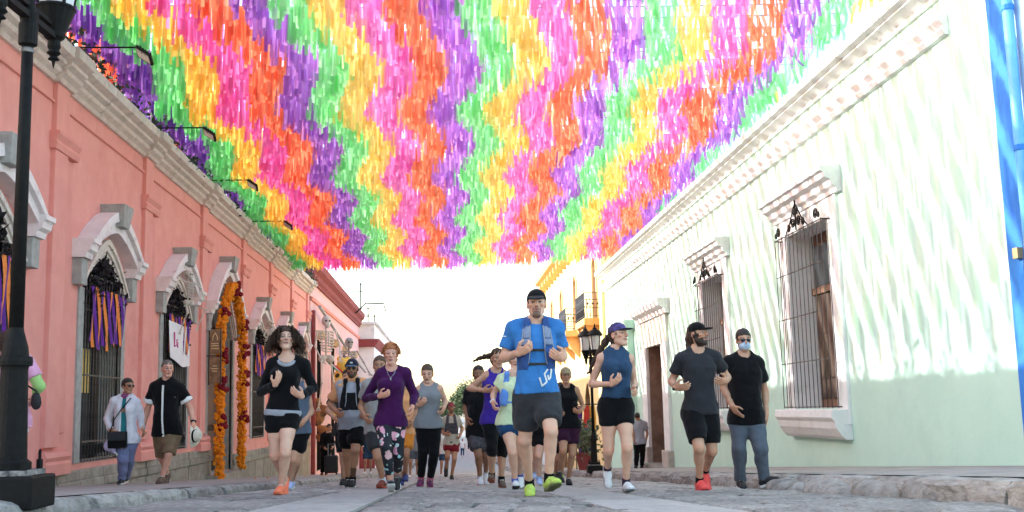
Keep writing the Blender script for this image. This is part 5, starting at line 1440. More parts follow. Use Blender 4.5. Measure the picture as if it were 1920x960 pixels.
for (a, b) in ((y0+.1, (y0+y1)/2-.06), ((y0+y1)/2+.06, y1-.1)):
    for (p, q) in ((zdr+.35, zdr+1.2), (zdr+1.35, zdr+2.5), (zdr+2.65, 1.95)): MB().box(XR+.40, XR+.438, a, b, p, q).build('door_panel', M_WOODL, d_, bevel=.012)
MB().box(XR-.35, XR+.5, y0-.1, y1+.1, zdr-.2, zdr+.105).build('door_step', M_PLIN, hg, bevel=.03)
# pilaster beyond the door
MB().box(XR+.02, XR-.22, 34.2, 34.95, -4, 2.75).build('pilaster', M_GREEN, hg, bevel=.01)
MB().prof_y([(XR+.02, 2.75), (XR-.25, 2.76), (XR-.33, 2.9), (XR-.34, 3.02), (XR+.02, 3.04)], 34.05, 35.1).build('pilaster_capital', M_GREEN, hg)
MB().box(XR+.02, XR-.30, 34.1, 35.05, -4, -1.1).build('pilaster_base', M_GWHITE, hg, bevel=.02)
MB().box(XR+.02, XR-.12, 40.2, 41.0, -4, 5.06).build('corner_pilaster', M_YEL, hg)
# ================================================================== right edge: blue house and its pipe
h5 = empty('blue_house', (XR, 9, gz(5, 9)), 'bright blue house with drain pipe at the right edge', 'house')
MB().box(XR, 15, 4.0, 10.995, -3, 6.5).build('wall', M_BLUEL, h5)
MB().box(XR-.05, XR+.003, 10.56, 10.992, -3, 6.5).build('blue_band', M_BLUEP, h5, bevel=.008)
MB().tube([(XR-.09, 10.48, -.6), (XR-.09, 10.48, 6.4)], .055, 10).build('drain_pipe', pm('pipe_blue', (.10, .34, .72), (.14, .42, .78), sc=8, rough=.45), h5, smooth=True)
for z in (-.2, 1.3, 2.8, 4.3): MB().lathe([(.062, 0), (.066, .01), (.066, .05), (.062, .06)], (XR-.09, 10.48, z), 10).build('pipe_collar', M_BLUEP, h5)
m = MB(); m.tube([(XR-.04, 10.62, z)for z in (6.3, 4, 2.4)]+[(XR-.06, 10.66, 1.6), (XR-.08, 10.55, .9), (XR-.06, 10.47, .5)], .012, 5); m.build('cable', pm('cable_blue', (.02, .05, .16)), h5)
MB().box(XR-.05, XR-.11, 10.68, 10.78, 1.72, 1.83).build('junction_box', pm('brass_box', (.4, .3, .15)), h5)
# ================================================================== right: yellow house with balconies
XY = 6.02
h4 = empty('yellow_house', (XY, 50, gz(5, 50)), 'two-storey yellow house with wrought iron balconies and orange brackets', 'house')
uw = [42.9, 49.5, 55.5, 60.5]
ops = [(arch_pts(y, .55, 6.0, 6.35, 6), 3.75) for y in uw]+[(arch_pts(46.4, .8, .7, 1.35, 6), float(zy(46))+RP), (arch_pts(56, .9, .7, 1.45, 6), float(zy(56))+RP)]
# upper and lower floors separately so openings stack
wall_open(XY, 41.02, 65, 3.3, 7.4, ops[:4], .4, 1, 'upper_wall', M_YEL, h4, pm('tan_reveal', (.55, .36, .22), (.65, .45, .28), sc=4))
wall_open(XY+.004, 41.02, 65, -5, 3.3, ops[4:], .5, 1, 'lower_wall', M_YEL, h4, pm('door_reveal', (.35, .2, .1), (.45, .28, .15)))
MB().box(XY+.6, 16, 41.05, 64.9, -5, 7.38).build('rooms', M_DARK, h4)
MB().prof_y([(XY+9, 7.4), (XY-.1, 7.4), (XY-.15, 7.5), (XY-.3, 7.6), (XY-.55, 7.7), (XY-.6, 7.95), (XY+9, 8.0)], 41.02, 65.2).build('cornice', M_ORB, h4)
for y in np.arange(42, 65, 1.6): MB().box(XY, XY-.5, y-.15, y+.15, 7.15, 7.42).build('cornice_bracket', M_ORB, h4, bevel=.03)
for y in uw:
    MB().box(XY+.36, XY+.42, y-.55, y+.55, 3.75, 6.4).build('window', M_WOODL, h4)
    m = MB(); arch_band(m, y, .55, 6.0, 6.35, .02, .16, XY-.06, XY+.02); m.build('window_arch', M_YEL, h4)
    for q in (-1, 1): MB().box(XY+.01, XY-.06, y+q*.64-.07, y+q*.64+.07, 3.75, 6.0).build('window_jamb', M_YEL, h4)
for y in (46.4, 56): MB().box(XY+.4, XY+.46, y-.8, y+.8, -5, 1.4).build('door', M_WOOD, h4)
M_RAIL = pm('balcony_iron', (.03, .035, .05), (.06, .065, .08), sc=20, rough=.6)
for (a, b, lab) in ((41.45, 44.3, 'nearest'), (48.1, 51, 'middle'), (54.3, 57, 'far')):
    bx = XY-.66; bal = MB().box(bx-.02, XY, a-.05, b+.05, 3.45, 3.72).build('balcony', M_ORB, h4, bevel=.02)
    MB().prof_y([(XY, 3.45), (bx+.1, 3.45), (bx+.15, 3.3), (bx+.35, 3.15), (bx+.42, 3.0), (XY, 2.9)], a+.2, b-.2).build('corbel', M_ORB, bal)
    for q in (a+.35, b-.35): MB().prof_y([(XY, 3.44), (bx+.02, 3.44), (bx+.1, 3.2), (bx+.45, 2.7), (XY, 2.5)], q-.14, q+.14).build('bracket', M_ORB, bal)
    m = MB()
    for z in (3.80, 4.12, 4.44, 4.72): m.box(bx, bx+.025, a, b, z-.012, z+.012); m.box(bx, XY, a, a+.025, z-.012, z+.012); m.box(bx, XY, b-.025, b, z-.012, z+.012)
    rl = m.build('railing', M_RAIL, bal)
    bars(rl, bx+.012, np.arange(a+.01, b, .125), 3.72, 4.73, .012, M_RAIL)
    mm = MB(); mm.tube([(0, 0, 3.72), (0, 0, 4.73)], .012, 5); me = mm.mesh('bar', True); me.materials.append(M_RAIL)
    for k in range(5):
        for yy_ in (a+.012, b-.012):
            o = bpy.data.objects.new('bar', me); _link(o, rl); o.location = Vector(o.location)+Vector((bx+.1+k*.13, yy_, 0))
    for k in range(3):
        m = MB(); cx = bx+.14+k*.2; 
        for s_ in ((.12, .035), (.035, .12)): m.box(cx-s_[0]/2, cx+s_[0]/2, a-.012, a+.004, 4.28-s_[1]/2, 4.28+s_[1]/2)
        m.build('cross_ornament', M_IRON, rl)
# far houses, pale
for k, (x0, x1, y0, y1, zt, mt, lab) in enumerate(((6.2, 14, 65.3, 88, 5.4, M_WHITEW, 'white house after the yellow one on the right'), (6.4, 14, 88.3, 128, 4.2, M_PINK2, 'pale pink house far down the right side'), (-5.2, -14, 100.6, 130, 4.4, M_YEL, 'pale yellow house far down the left side'), (-5.4, -14, 130.3, 170, 3.0, M_WHITEW, 'white house at the far left end of the street'), (6.6, 14, 128.3, 168, 3.4, M_WHITEW, 'white house at the far right end of the street'))):
    e = empty('far_house', (x0, (y0+y1)/2, float(zy((y0+y1)/2))), lab, 'house', 'houses far along the street'); sg = 1 if x0 > 0 else -1
    MB().box(x0, x1, y0, y1, -7, zt).build('wall', mt, e); MB().box(x0-sg*.25, x1, y0-.02, y1+.02, zt, zt+.4).build('cornice', M_GWHITE if k % 2 else M_DRED, e)
    for y in np.arange(y0+3, y1-2, 6): MB().box(x0-sg*.03, x0+sg*.2, y-.7, y+.7, -3.2, 1.4).build('window', M_WOOD, e)
# ================================================================== lamp posts
M_LGLASS = pm('lantern_glass', (.62, .6, .58), (.72, .7, .68), sc=5, rough=.35)
def lamp_post(loc, label, arm, flip=1):
    e = empty('lamp_post', loc, label, 'street lamp', 'black twin lantern lamp posts'); x, y, z = loc
    MB().box(x-.185, x+.185, y-.185, y+.185, z-.05, z+.13).build('foot_block', M_IRON, e, bevel=.012)
    MB().box(x-.14, x+.14, y-.14, y+.14, z+.132, z+.16).build('foot_plate', pm('worn_edge', (.05, .05, .05), (.35, .33, .31), sc=25), e)
    for q in ((-1, -1), (1, -1), (1, 1), (-1, 1)): MB().lathe([(.018, 0), (.018, .05), (.009, .055), (.009, .1), (.001, .11)], (x+q[0]*.115, y+q[1]*.115, z+.16), 6).build('bolt', M_IRON, e)
    MB().lathe([(.108, .16), (.108, .2), (.084, .22), (.072, .71), (.075, .73), (.07, .76)], (x, y, z), 20).build('lower_column', M_IRON, e, smooth=False)
    MB().lathe([(.07, .73), (.092, .735), (.095, .76), (.092, .785), (.074, .79), (.068, .84), (.043, .93), (.04, .95)], (x, y, z), 20).build('ring', M_IRON, e)
    MB().lathe([(.040, .93), (.035, 2.0), (.031, 2.68)], (x, y, z), 16).build('shaft', M_IRON, e, smooth=True)
    MB().lathe([(.031, 2.56), (.037, 2.565), (.037, 2.58), (.031, 2.59)], (x, y, z), 16).build('clip', pm('worn_edge', (.05, .05, .05)), e)
    MB().lathe([(.031, 2.60), (.052, 2.61), (.054, 2.73), (.046, 2.75), (.056, 2.80), (.036, 2.82), (.03, 2.9), (.04, 2.92), (.018, 2.95), (.02, 2.98), (.003, 3.1)], (x, y, z), 16).build('collar', M_IRON, e)
    ax = unit(np.array([arm[0], arm[1], 0])); L = math.hypot(*arm); ay = np.cross(UP, ax)
    c = np.array([x, y, z+2.78])
    MB().obox(c, 2*L, .055, .035, ax, ay, UP).build('arm', M_IRON, e); MB().obox(c+UP*.07, 2*L, .035, .03, ax, ay, UP).build('arm', M_IRON, e)
    for q in (-1, 1):
        p = c+ax*L*q+UP*-.1; ln = MB().lathe([(.002, -.10), (.012, -.05), (.035, -.04), (.02, -.02), (.042, .0), (.03, .02), (.04, .04), (.036, .08), (.06, .10), (.066, .12), (.062, .13), (.115, .27), (.125, .285), (.118, .30)], p, 16).build('lantern', M_IRON, e)
        MB().lathe([(.108, .30), (.15, .64)], p, 8).build('glass', M_LGLASS, ln)
        for k in range(4):
            a = 2*math.pi*(k+.5)/4; MB().tube([p+np.array([.113*math.cos(a), .113*math.sin(a), .30]), p+np.array([.155*math.cos(a), .155*math.sin(a), .65])], .011, 5).build('glazing_bar', M_IRON, ln)
        MB().lathe([(.19, .64), (.2, .66), (.19, .68), (.13, .77), (.06, .80), (.05, .84), (.02, .86), (.024, .89), (.003, .96)], p, 16).build('lantern_roof', M_IRON, ln)
    return e
lamp_post((-2.42, 6.25, gz(-2.42, 6.25)), 'black twin lantern lamp post close by at the left picture edge', (.02, .36))
lamp_post((3.62, 27.0, gz(3.62, 27)), 'black twin lantern lamp post on the right pavement before the yellow house', (-.10, .16))
# ================================================================== small things on the right pavement
e = empty('potted_shrub', (3.9, 31.2, gz(3.9, 31.2))); tag(e, 'potted shrub with thin pale leaves left of the right lamp post', 'plant'); q = gz(3.9, 31.2); rg = random.Random(5)
MB().lathe([(.16, 0), (.24, .42), (.26, .44), (.26, .5), (.22, .5), (.2, .44)], (3.9, 31.2, q), 14).build('pot', M_DRED, e)
m = MB(); leaf_cluster(m, (3.9, 31.2, q+.85), (.5, .5, .5), 320, .08, rg); m.build('foliage', pm('shrub_leaf', (.08, .11, .05), (.2, .22, .13), sc=15), e)
for k in range(4): MB().tube([(3.9, 31.2, q+.4), (3.9+rg.uniform(-.2, .2), 31.2+rg.uniform(-.2, .2), q+.9)], .015, 4).build('stem', M_WOOD, e)
e = empty('hanging_cloths', (4.6, 36.5, gz(4.6, 36.5)), 'purple and red cloths hanging upright by the yellow house', 'cloth')
for k, cc in enumerate(((.1, .03, .2), (.6, .06, .04), (.75, .35, .05))):
    z0 = gz(4.6, 36.5)+.3; V = []
    for j in range(7): V += [(4.35+k*.22+.03*math.sin(j*1.3+k), 36.5, z0+j*.3), (4.53+k*.22+.03*math.sin(j*1.3+k), 36.5+.05*math.sin(j), z0+j*.3)]
    MB().add(V, [(2*j, 2*j+1, 2*j+3, 2*j+2) for j in range(6)]).build('strip', cloth('cloth_strip_%d' % k, cc), e)
MB().tube([(4.3, 36.5, gz(4.6, 36.5)), (4.3, 36.5, gz(4.6, 36.5)+2.15), (5.05, 36.5, gz(4.6, 36.5)+2.15)], .02, 5).build('stand', M_IRON, e)
# fallen marigold petals on the left pavement
for k in range(6):
    x, y = rnd.uniform(-5.2, -2.6), rnd.uniform(24, 36); m = MB(); V, F = pom(.035, rnd); m.add([v*np.array([1, 1, .4])+np.array([x, y, gz(x, y)+.014]) for v in V], F); o = m.build('fallen_marigold', M_MARI); tag(o, 'fallen orange marigold head lying on the left pavement', 'flower', 'fallen marigolds')
# ================================================================== trees and hill at the end of the street
def tree(loc, hgt, rad, label, seed):
    rg = random.Random(seed); e = empty('tree', loc, label, 'tree', 'trees at the end of the street'); L = np.array(loc, float)
    m = MB(); m.tube([L, L+np.array([.1, 0, hgt*.25]), L+np.array([-.1, 0, hgt*.6])], [hgt*.035, hgt*.028, hgt*.012], 8); cl = []
    for k in range(11):
        a = rg.uniform(0, 6.28); st = L+np.array([0, 0, hgt*rg.uniform(.25, .5)]); en = L+np.array([math.cos(a)*rad*rg.uniform(.4, .8), math.sin(a)*rad*rg.uniform(.4, .8), hgt*rg.uniform(.5, .92)]); m.tube([st, (st+en)/2+np.array([0, 0, .3]), en], [hgt*.014, hgt*.01, hgt*.005], 5); cl.append(en)
    m.build('trunk', M_WOOD, e)
    m = MB()
    for c in cl+[L+np.array([0, 0, hgt*.85])]: leaf_cluster(m, c, (rad*.5, rad*.5, hgt*.16), 210, .26, rg)
    m.build('crown', pm('far_leaf_%d' % (seed % 2), (.045, .075, .035), (.09, .13, .06), sc=1.5, rough=.8), e)
for k, (px, top, Y, r_) in enumerate(((872, 722, 190, 2.2), (888, 712, 196, 2.6), (856, 742, 200, 2.0), (905, 720, 205, 2.6), (838, 758, 215, 2.4), (815, 752, 220, 2.8), (925, 730, 210, 2.4), (796, 760, 232, 2.6))):
    a = pt(px, top, Y); g0 = far_rise(Y)-.3
    tree((a[0], Y, g0), a[2]-g0, r_, ['broad leafy tree behind the red-capped runner', 'tallest leafy tree at the street end, left of the violet tank top', 'low leafy tree just above the red-capped runner', 'leafy tree behind the man in black tee', 'small far tree left of the red-capped runner', 'far spreading tree behind the grey tank top woman', 'leafy tree hidden behind the violet tank top', 'farthest leafy tree above the street end'][k], 60+k)
# ================================================================== the canopy of ribbons
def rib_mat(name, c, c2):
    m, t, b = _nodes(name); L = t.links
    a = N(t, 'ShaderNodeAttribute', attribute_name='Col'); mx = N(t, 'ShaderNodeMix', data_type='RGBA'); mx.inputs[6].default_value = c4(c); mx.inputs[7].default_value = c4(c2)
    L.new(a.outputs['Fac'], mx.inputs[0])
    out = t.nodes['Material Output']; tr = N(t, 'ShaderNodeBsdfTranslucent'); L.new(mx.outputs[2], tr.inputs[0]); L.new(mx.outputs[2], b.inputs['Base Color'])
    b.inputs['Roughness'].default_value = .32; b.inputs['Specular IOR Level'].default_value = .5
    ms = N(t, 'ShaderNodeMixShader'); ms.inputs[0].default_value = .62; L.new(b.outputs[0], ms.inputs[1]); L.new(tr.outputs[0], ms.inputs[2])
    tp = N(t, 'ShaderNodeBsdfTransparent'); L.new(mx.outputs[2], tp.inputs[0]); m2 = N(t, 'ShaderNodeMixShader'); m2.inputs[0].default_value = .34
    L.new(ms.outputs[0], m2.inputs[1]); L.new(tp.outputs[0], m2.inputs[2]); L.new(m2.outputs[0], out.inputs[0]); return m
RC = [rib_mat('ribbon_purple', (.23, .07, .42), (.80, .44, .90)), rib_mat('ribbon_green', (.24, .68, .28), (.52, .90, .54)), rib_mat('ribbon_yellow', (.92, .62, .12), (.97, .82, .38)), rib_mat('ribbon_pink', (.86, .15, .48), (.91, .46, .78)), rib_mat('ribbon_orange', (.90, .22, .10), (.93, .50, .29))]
RN = ['purple', 'green', 'yellow', 'pink', 'orange']
M_STR = pm('string', (.3, .28, .3), rough=.8)
rs = np.random.RandomState(3)
def zstr(y): return 6.62-.018*max(0, y-15)
YR = np.arange(10.4, 39.6, .52)
def ribbon_geo(x, y, z, L, w, yaw, lean, curl, n=4):
    """arrays of ribbons -> verts (N, 2n, 3)"""
    t = np.linspace(0, 1, n)[None, :]
    dx = np.cos(yaw)[:, None]; dy = np.sin(yaw)[:, None]
    cx = x[:, None]+lean[:, None]*t*L[:, None]+curl[:, None]*np.sin(t*3.5+yaw[:, None]*3)*.5; cy = y[:, None]+curl[:, None]*np.cos(t*3+x[:, None]*5)*.7*t
    cz = z[:, None]-t*L[:, None]*np.sqrt(np.maximum(.2, 1-lean[:, None]**2))
    tw = (1+.0*t); a = yaw[:, None]+curl[:, None]*6*t
    hx = np.cos(a)*w[:, None]/2; hy = np.sin(a)*w[:, None]/2
    A = np.stack([cx-hx, cy-hy, cz], -1); B = np.stack([cx+hx, cy+hy, cz], -1)
    return np.stack([A, B], 2).reshape(len(x), 2*n, 3)
NN = 5
FQ = np.array([(2*k, 2*k+1, 2*k+3, 2*k+2) for k in range(NN-1)])
def band(x, y):
    c = .55+.0035*(y-15); ph = (y-10)/5.2
    tri = 2*abs(ph-math.floor(ph)-.5)*2-1
    return (x-.10*(y-24)*0+.27*tri+5.58+.036*(y-15))/c
strip_meshes = 0
first_ind = 0
for si, y in enumerate(YR):
    z = zstr(y)+rs.uniform(-.06, .06)
    e = empty('ribbon_garland', (0, y, z)); xl, xr = XL-.05, XR+.65
    tag(e, ('nearest string of coloured hanging ribbons, over the lamp post at left' if si == 0 else 'farthest string of coloured hanging ribbons, its ends against the white sky' if si == len(YR)-1 else 'string of hanging plastic ribbons in purple, green, yellow, pink and orange across the street'), 'ribbon garland', 'ribbon garlands across the street')
    xs_ = np.linspace(xl, xr, 15); sag = lambda q: -.08*(1-((q-.1)/6.0)**2)
    MB().tube([(q, y, z+sag(q)) for q in xs_], .009, 4).build('string', M_STR, e)
    right = lambda q: np.clip((q+.5)/4.5, 0, 1)
    n = 500
    x = np.sort(rs.uniform(xl+.02, xr-.03, n)); rr = right(x)
    keep = rs.uniform(size=n) < np.where(y < 19, 1-.42*rr, 1-.30*rr); x = x[keep]; rr = rr[keep]; n = len(x)
    L = rs.uniform(.42, .64, n)*(1-.22*rr); w = rs.uniform(.042, .060, n)
    yaw = rs.normal(0, .3+.3*rr, n); lean = rs.normal(0, .03, n)+rr*rs.normal(-.0, .13, n)+.10*rr*np.sin(x*2+y); curl = np.abs(rs.normal(0, .012, n))+rr*np.abs(rs.normal(0, .04, n))
    yj = y+rs.uniform(-.05, .05, n)
    V = ribbon_geo(x, yj, z+sag(x), L, w, yaw, lean, curl, NN)
    V = V-np.array([0, y, z])
    bi = np.floor(np.array([band(q, y)+rs.uniform(-.07, .07) for q in x])).astype(int)
    r2 = np.clip((x+4.9)/3.3, 0, 1)*(1-.28*np.clip((x-2)/3, 0, 1)); shade = np.clip(rs.uniform(.0, .34, n)+.66*r2, 0, 1)  # random tone per ribbon, lightened rightwards: the sun's backlight put into the colour
    indiv = 17.9 < y < 18.9
    for b in np.unique(bi):
        ii = np.where(bi == b)[0]; cm = RC[b % 5]
        if indiv and first_ind < 300:
            for i in ii:
                if first_ind >= 300: break
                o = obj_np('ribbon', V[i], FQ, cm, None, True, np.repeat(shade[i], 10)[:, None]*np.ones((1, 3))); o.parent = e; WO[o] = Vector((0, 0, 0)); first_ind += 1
                ii = ii[ii != i]
            if len(ii) == 0: continue
        F = (FQ[None]+(np.arange(len(ii))*2*NN)[:, None, None]).reshape(-1, 4)
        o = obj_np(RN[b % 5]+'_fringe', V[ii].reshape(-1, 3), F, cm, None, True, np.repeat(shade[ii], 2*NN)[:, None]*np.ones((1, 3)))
        o.parent = e; o['kind'] = 'stuff'

def cast():
    PE = {}
    # ---- the man in front, blue shirt
    b, g = person('tall man running in front in a blue shirt, dark cap and blue running vest', 9.2, 1.80, 'm', 'fair',
        dict(hd=(1006, 567, -.03), nk=(1004, 606), sha=(960, 613), shb=(1047, 612), ela=(944, 668, .06), wra=(972, 658, -.2), hna=(996, 647, -.26), elb=(1055, 664, .08), wrb=(1054, 668, -.16), hnb=(1035, 660, -.26),
             hia=(986, 735), hib=(1026, 735), kna=(984, 822, .03), ana=(993, 906, .25), knb=(1033, 806, -.25), anb=(1029, 896, -.16)),
        face=-6, pitch=6, plant='a', wid=1.03, belly=.02, curl=(.9, 1.05), feet={'a': (-4, -3), 'b': (14, 16)}, shoe={'u': S_LIME, 's': pm('sole_olive', (.10, .11, .05), (.22, .24, .10), sc=60), 'l': pm('lace_lime', (.5, .62, .2))}, sock=C_BLACK,
        o=dict(beard=.75, goatee=1, hc=(.016, .011, .009)), hair={'t': 'short', 'm': H_BLACK},
        wear=[dict(t='tee', m=C_BLUE, off=.013, flare=.04, hem=.0, sleeve=.66, loose=.010, fold=.007), dict(t='shorts', m=C_CHAR, len=.74, loose=.028, off=.018, fold=.007),
              dict(t='vest', m=C_VESTB, m2=PLAST, trim=C_STEAL, pk=1.0, pad=pm('vest_grey_blue', (.16, .20, .30), (.26, .30, .40), sc=90, rough=.8)), dict(t='cap', m=C_BLACK, brim=1.15, dip=.42)])
    PE['front'] = (b, g)
    from mathutils.bvhtree import BVHTree
    sh = [c for c in b.children if c.name.startswith('t_shirt')][0]; vs = [v.co for v in sh.data.vertices]
    bv = BVHTree.FromPolygons(vs, [tuple(p.vertices) for p in sh.data.polygons])
    def hit(px, py):
        d = Vector(ray(px, py)).normalized(); r_ = bv.ray_cast(Vector(CAM), d)
        if r_[0] is None: r_ = bv.ray_cast(Vector(CAM)-WO[b], d)
        return r_[0], d
    def stroke(P, w_):
        Q = []
        for i in range(len(P)-1):
            for k in range(8): t = k/8; Q.append((P[i][0]*(1-t)+P[i+1][0]*t, P[i][1]*(1-t)+P[i+1][1]*t))
        Q.append(P[-1]); m = MB(); V = []
        for i, p in enumerate(Q):
            q0, q1 = Q[max(0, i-1)], Q[min(len(Q)-1, i+1)]; dx, dy = q1[0]-q0[0], q1[1]-q0[1]; n_ = math.hypot(dx, dy)+1e-6; nx, ny = -dy/n_*w_, dx/n_*w_
            for s_ in (-1, 1):
                hp, d = hit(p[0]+nx*s_, p[1]+ny*s_)
                if hp is None:
                    if len(V) < 2: return
                    V.append(V[-2]); continue
                V.append(np.array(hp-d*.007))
        m.add(V, [(2*i, 2*i+1, 2*i+3, 2*i+2) for i in range(len(Q)-1)]); m.build('logo_stroke', M_LACE, sh)
    Lp = lambda L: [(996+x/9.6, 652+y/9.6) for (x, y) in L]
    stroke(Lp([(150, 535), (198, 690), (282, 612)]), 1.5); stroke(Lp([(284, 612), (240, 470), (325, 352), (364, 395), (346, 535), (318, 578)]), 1.5); stroke(Lp([(300, 490), (318, 578)]), 1.3)
    stroke([(944, 626), (947, 621), (949, 626)], .9); stroke([(943, 630), (949, 631)], .8)
    PE['curly'] = person('woman running in black long-sleeved top with loose dark curly hair', 10.4, 1.66, 'f', 'pale',
        dict(hd=(536, 633, -.02), nk=(538, 671), sha=(508, 679), shb=(573, 681), ela=(490, 731, .08), wra=(516, 718, -.16), hna=(526, 698, -.2), elb=(587, 724, .08), wrb=(566, 740, -.14), hnb=(549, 731, -.2),
             hia=(515, 770), hib=(545, 770), kna=(516, 850, -.02), ana=(534, 897, .35), knb=(535, 845, -.16), anb=(528, 908, -.02)),
        face=10, pitch=14, plant='b', feet={'a': (0, -42), 'b': (-6, 2)}, curl=(.5, .6), spread=(.3, .3), shoe={'u': S_ORANGE, 's': pm('sole_orange', (.8, .2, .1)), 'l': M_LACE}, o=dict(smile=1, hc=(.03, .017, .012)), hair={'t': 'curly', 'm': H_DBROWN, 'n': 1000, 'len': .25, 'out': .74, 'fall': .80, 'curl': .017, 'seed': 4, 'th': .72, 'vol': 1.1, 'seg': 10},
        wear=[dict(t='long', m=C_BLACK, off=.014, flare=.012, hem=-.0, neck=.085, nf=.035, fold=.004, loose=.007), dict(t='band', m=C_LGREY, off=.034, t0=-.07, t1=.05, n='undershirt_hem'), dict(t='shorts', m=C_BLACK, len=.36, loose=.018, off=.014, top=.0), dict(t='crew', m=C_LGREY, n='undershirt_collar', r=.022), dict(t='watch', m=PLAST, k='a')])
    PE['behind_curly'] = person('runner half hidden behind the curly-haired woman, grey top, blue headband and black shorts', 13.4, 1.68, 'm', 'mid',
        dict(hd=(556, 690), nk=(556, 716), sha=(541, 722), shb=(574, 722), ela=(532, 765, .05), wra=(540, 785, -.1), elb=(584, 768, .06), wrb=(570, 786, -.15), hia=(548, 802), hib=(565, 802), kna=(550, 858, -.1), ana=(545, 903, .05), knb=(556, 862, -.05), anb=(547, 900, .25)),
        plant='b', feet={}, shoe={'u': S_LBLUE}, level='mid', hair={'t': 'short', 'm': H_BLACK}, wear=[dict(t='tank', m=cloth('slate_tank', (.10, .13, .18)), hem=-.1), dict(t='shorts', m=C_BLACK, len=.6), dict(t='cap', m=cloth('pale_blue_cap', (.25, .42, .65)), brim=.3)])
    PE['vestman'] = person('bearded man in sunglasses and cap, grey shirt with peach sleeves under a black vest', 14.4, 1.78, 'm', 'tan',
        dict(hd=(660, 689, -.02), nk=(660, 715), sha=(636, 720), shb=(683, 719), ela=(619, 756, .1), wra=(632, 771, -.12), elb=(699, 754, .1), wrb=(688, 772, -.12), hia=(650, 794), hib=(673, 794), kna=(650, 850, .05), ana=(654, 902, .15), knb=(666, 842, -.18), anb=(661, 899, -.05)),
        plant='b', pitch=-2, belly=.09, wid=1.08, shoe={'u': S_BLACK, 's': M_SOLE}, sock=C_BLACK, o=dict(beard=.9, tattoo='b', hc=(.012, .008, .006)), hair={'t': 'short', 'm': H_BLACK}, level='near',
        wear=[dict(t='tee', m=C_LGREY, off=.016, hem=-.12, flare=.034, sleeve=.1), dict(t='tee', m=C_PEACH, only=1, hem=.5, off=.024, sleeve=.72, n='sleeves', loose=.016), dict(t='shorts', m=C_BLACK, len=.72, loose=.04, off=.02), dict(t='vest', m=C_VESTK, full=1, trim=C_STEAL), dict(t='cap', m=C_CAPN, bm=cloth('brim_blue', (.06, .12, .2)), brim=.7, dip=.15, badge=M_LACE), dict(t='glasses', m=GL_BLACK)])
    PE['behind_vest'] = person('runner mostly hidden behind the man with the black vest, dark top and long black shorts', 16.2, 1.76, 'm', 'mid',
        dict(hd=(652, 706), nk=(650, 729), sha=(629, 734), shb=(669, 734), ela=(614, 768, .05), wra=(628, 783, -.15), elb=(680, 768), wrb=(676, 786, -.1), hia=(640, 803), hib=(660, 803), kna=(643, 850, -.05), ana=(644, 897, .1), knb=(655, 850, .05), anb=(655, 890, .4)),
        plant='a', shoe={'u': S_BLACK, 's': M_SOLEB}, level='mid', hair={'t': 'short', 'm': H_BLACK}, wear=[dict(t='tee', m=C_CHAR, hem=-.1, sleeve=.7), dict(t='shorts', m=C_BLACK, len=.9, loose=.03)])
    PE['purple'] = person('older woman with short wavy ginger hair, purple top and floral leggings', 11.4, 1.63, 'f', 'pink',
        dict(hd=(733, 659, -.02), nk=(734, 689), sha=(711, 695), shb=(763, 694), ela=(686, 741, .06), wra=(712, 737, -.18), hna=(731, 733, -.24), elb=(777, 735, .1), wrb=(773, 757, -.06), hnb=(771, 776, -.1),
             hia=(717, 786), hib=(746, 786), kna=(724, 833, -.18), ana=(733, 902, -.05), knb=(746, 846, -.0), anb=(745, 886, .38)),
        face=2, pitch=0, plant='a', feet={'a': (4, 24), 'b': (0, -35)}, curl=(.9, .9), shoe={'u': S_BLACK, 's': M_SOLE}, o=dict(lightbrow=1, hc=(.3, .12, .06), lip=(.5, .2, .17)), hair={'t': 'wavy', 'm': H_RED, 'n': 620, 'len': .075, 'out': .5, 'fall': .5, 'curl': .012, 'seed': 9, 'th': 1.0, 'seg': 7, 'vol': 1.1, 'rough': .007, 'nape': .12, 'side': -.05}, sock=pm('sock_floral', (.02, .02, .02), (.5, .4, .4), sc=60), 
        wear=[dict(t='long', m=C_PURP, off=.012, hem=-.08, neck=.07, fold=.004, loose=.006), dict(t='pants', m=C_FLORAL, len=1.72, off=.004, loose=.004, fold=.003, n='leggings')])
    b, g = PE['purple']; mb = MB(); T = g['T']; c0 = g['neck0']
    fr = g['fr']; mb.tube([T.at(-.045, .05, 1.0), T.at(-.03, .1, .92), T.at(0, .118, .85), T.at(.03, .1, .92), T.at(.045, .05, 1.0)], .003, 4); mb.obox(T.at(0, .122, .83), .014, .01, .03); mb.build('necklace', C_STEAL, b)
    PE['behind_purple'] = person('man half hidden behind the ginger-haired woman, grey tee, dark shorts and white socks', 13.5, 1.76, 'm', 'tan',
        dict(hd=(712, 682), nk=(709, 712), sha=(686, 718), shb=(733, 718), ela=(677, 758, .08), wra=(685, 777, -.08), elb=(745, 758), wrb=(738, 778, -.1), hia=(700, 800), hib=(722, 800), kna=(708, 852, -.14), ana=(718, 898, 0), knb=(724, 850), anb=(727, 885, .4)),
        plant='a', feet={'a': (-10, 6)}, shoe={'u': S_RUST, 's': pm('sole_red', (.5, .1, .06))}, sock=SK_W, level='mid', hair={'t': 'short', 'm': H_BROWN}, wear=[dict(t='tee', m=cloth('stone_tee', (.3, .29, .27)), hem=-.1), dict(t='shorts', m=C_CHAR, len=.72, loose=.03)])
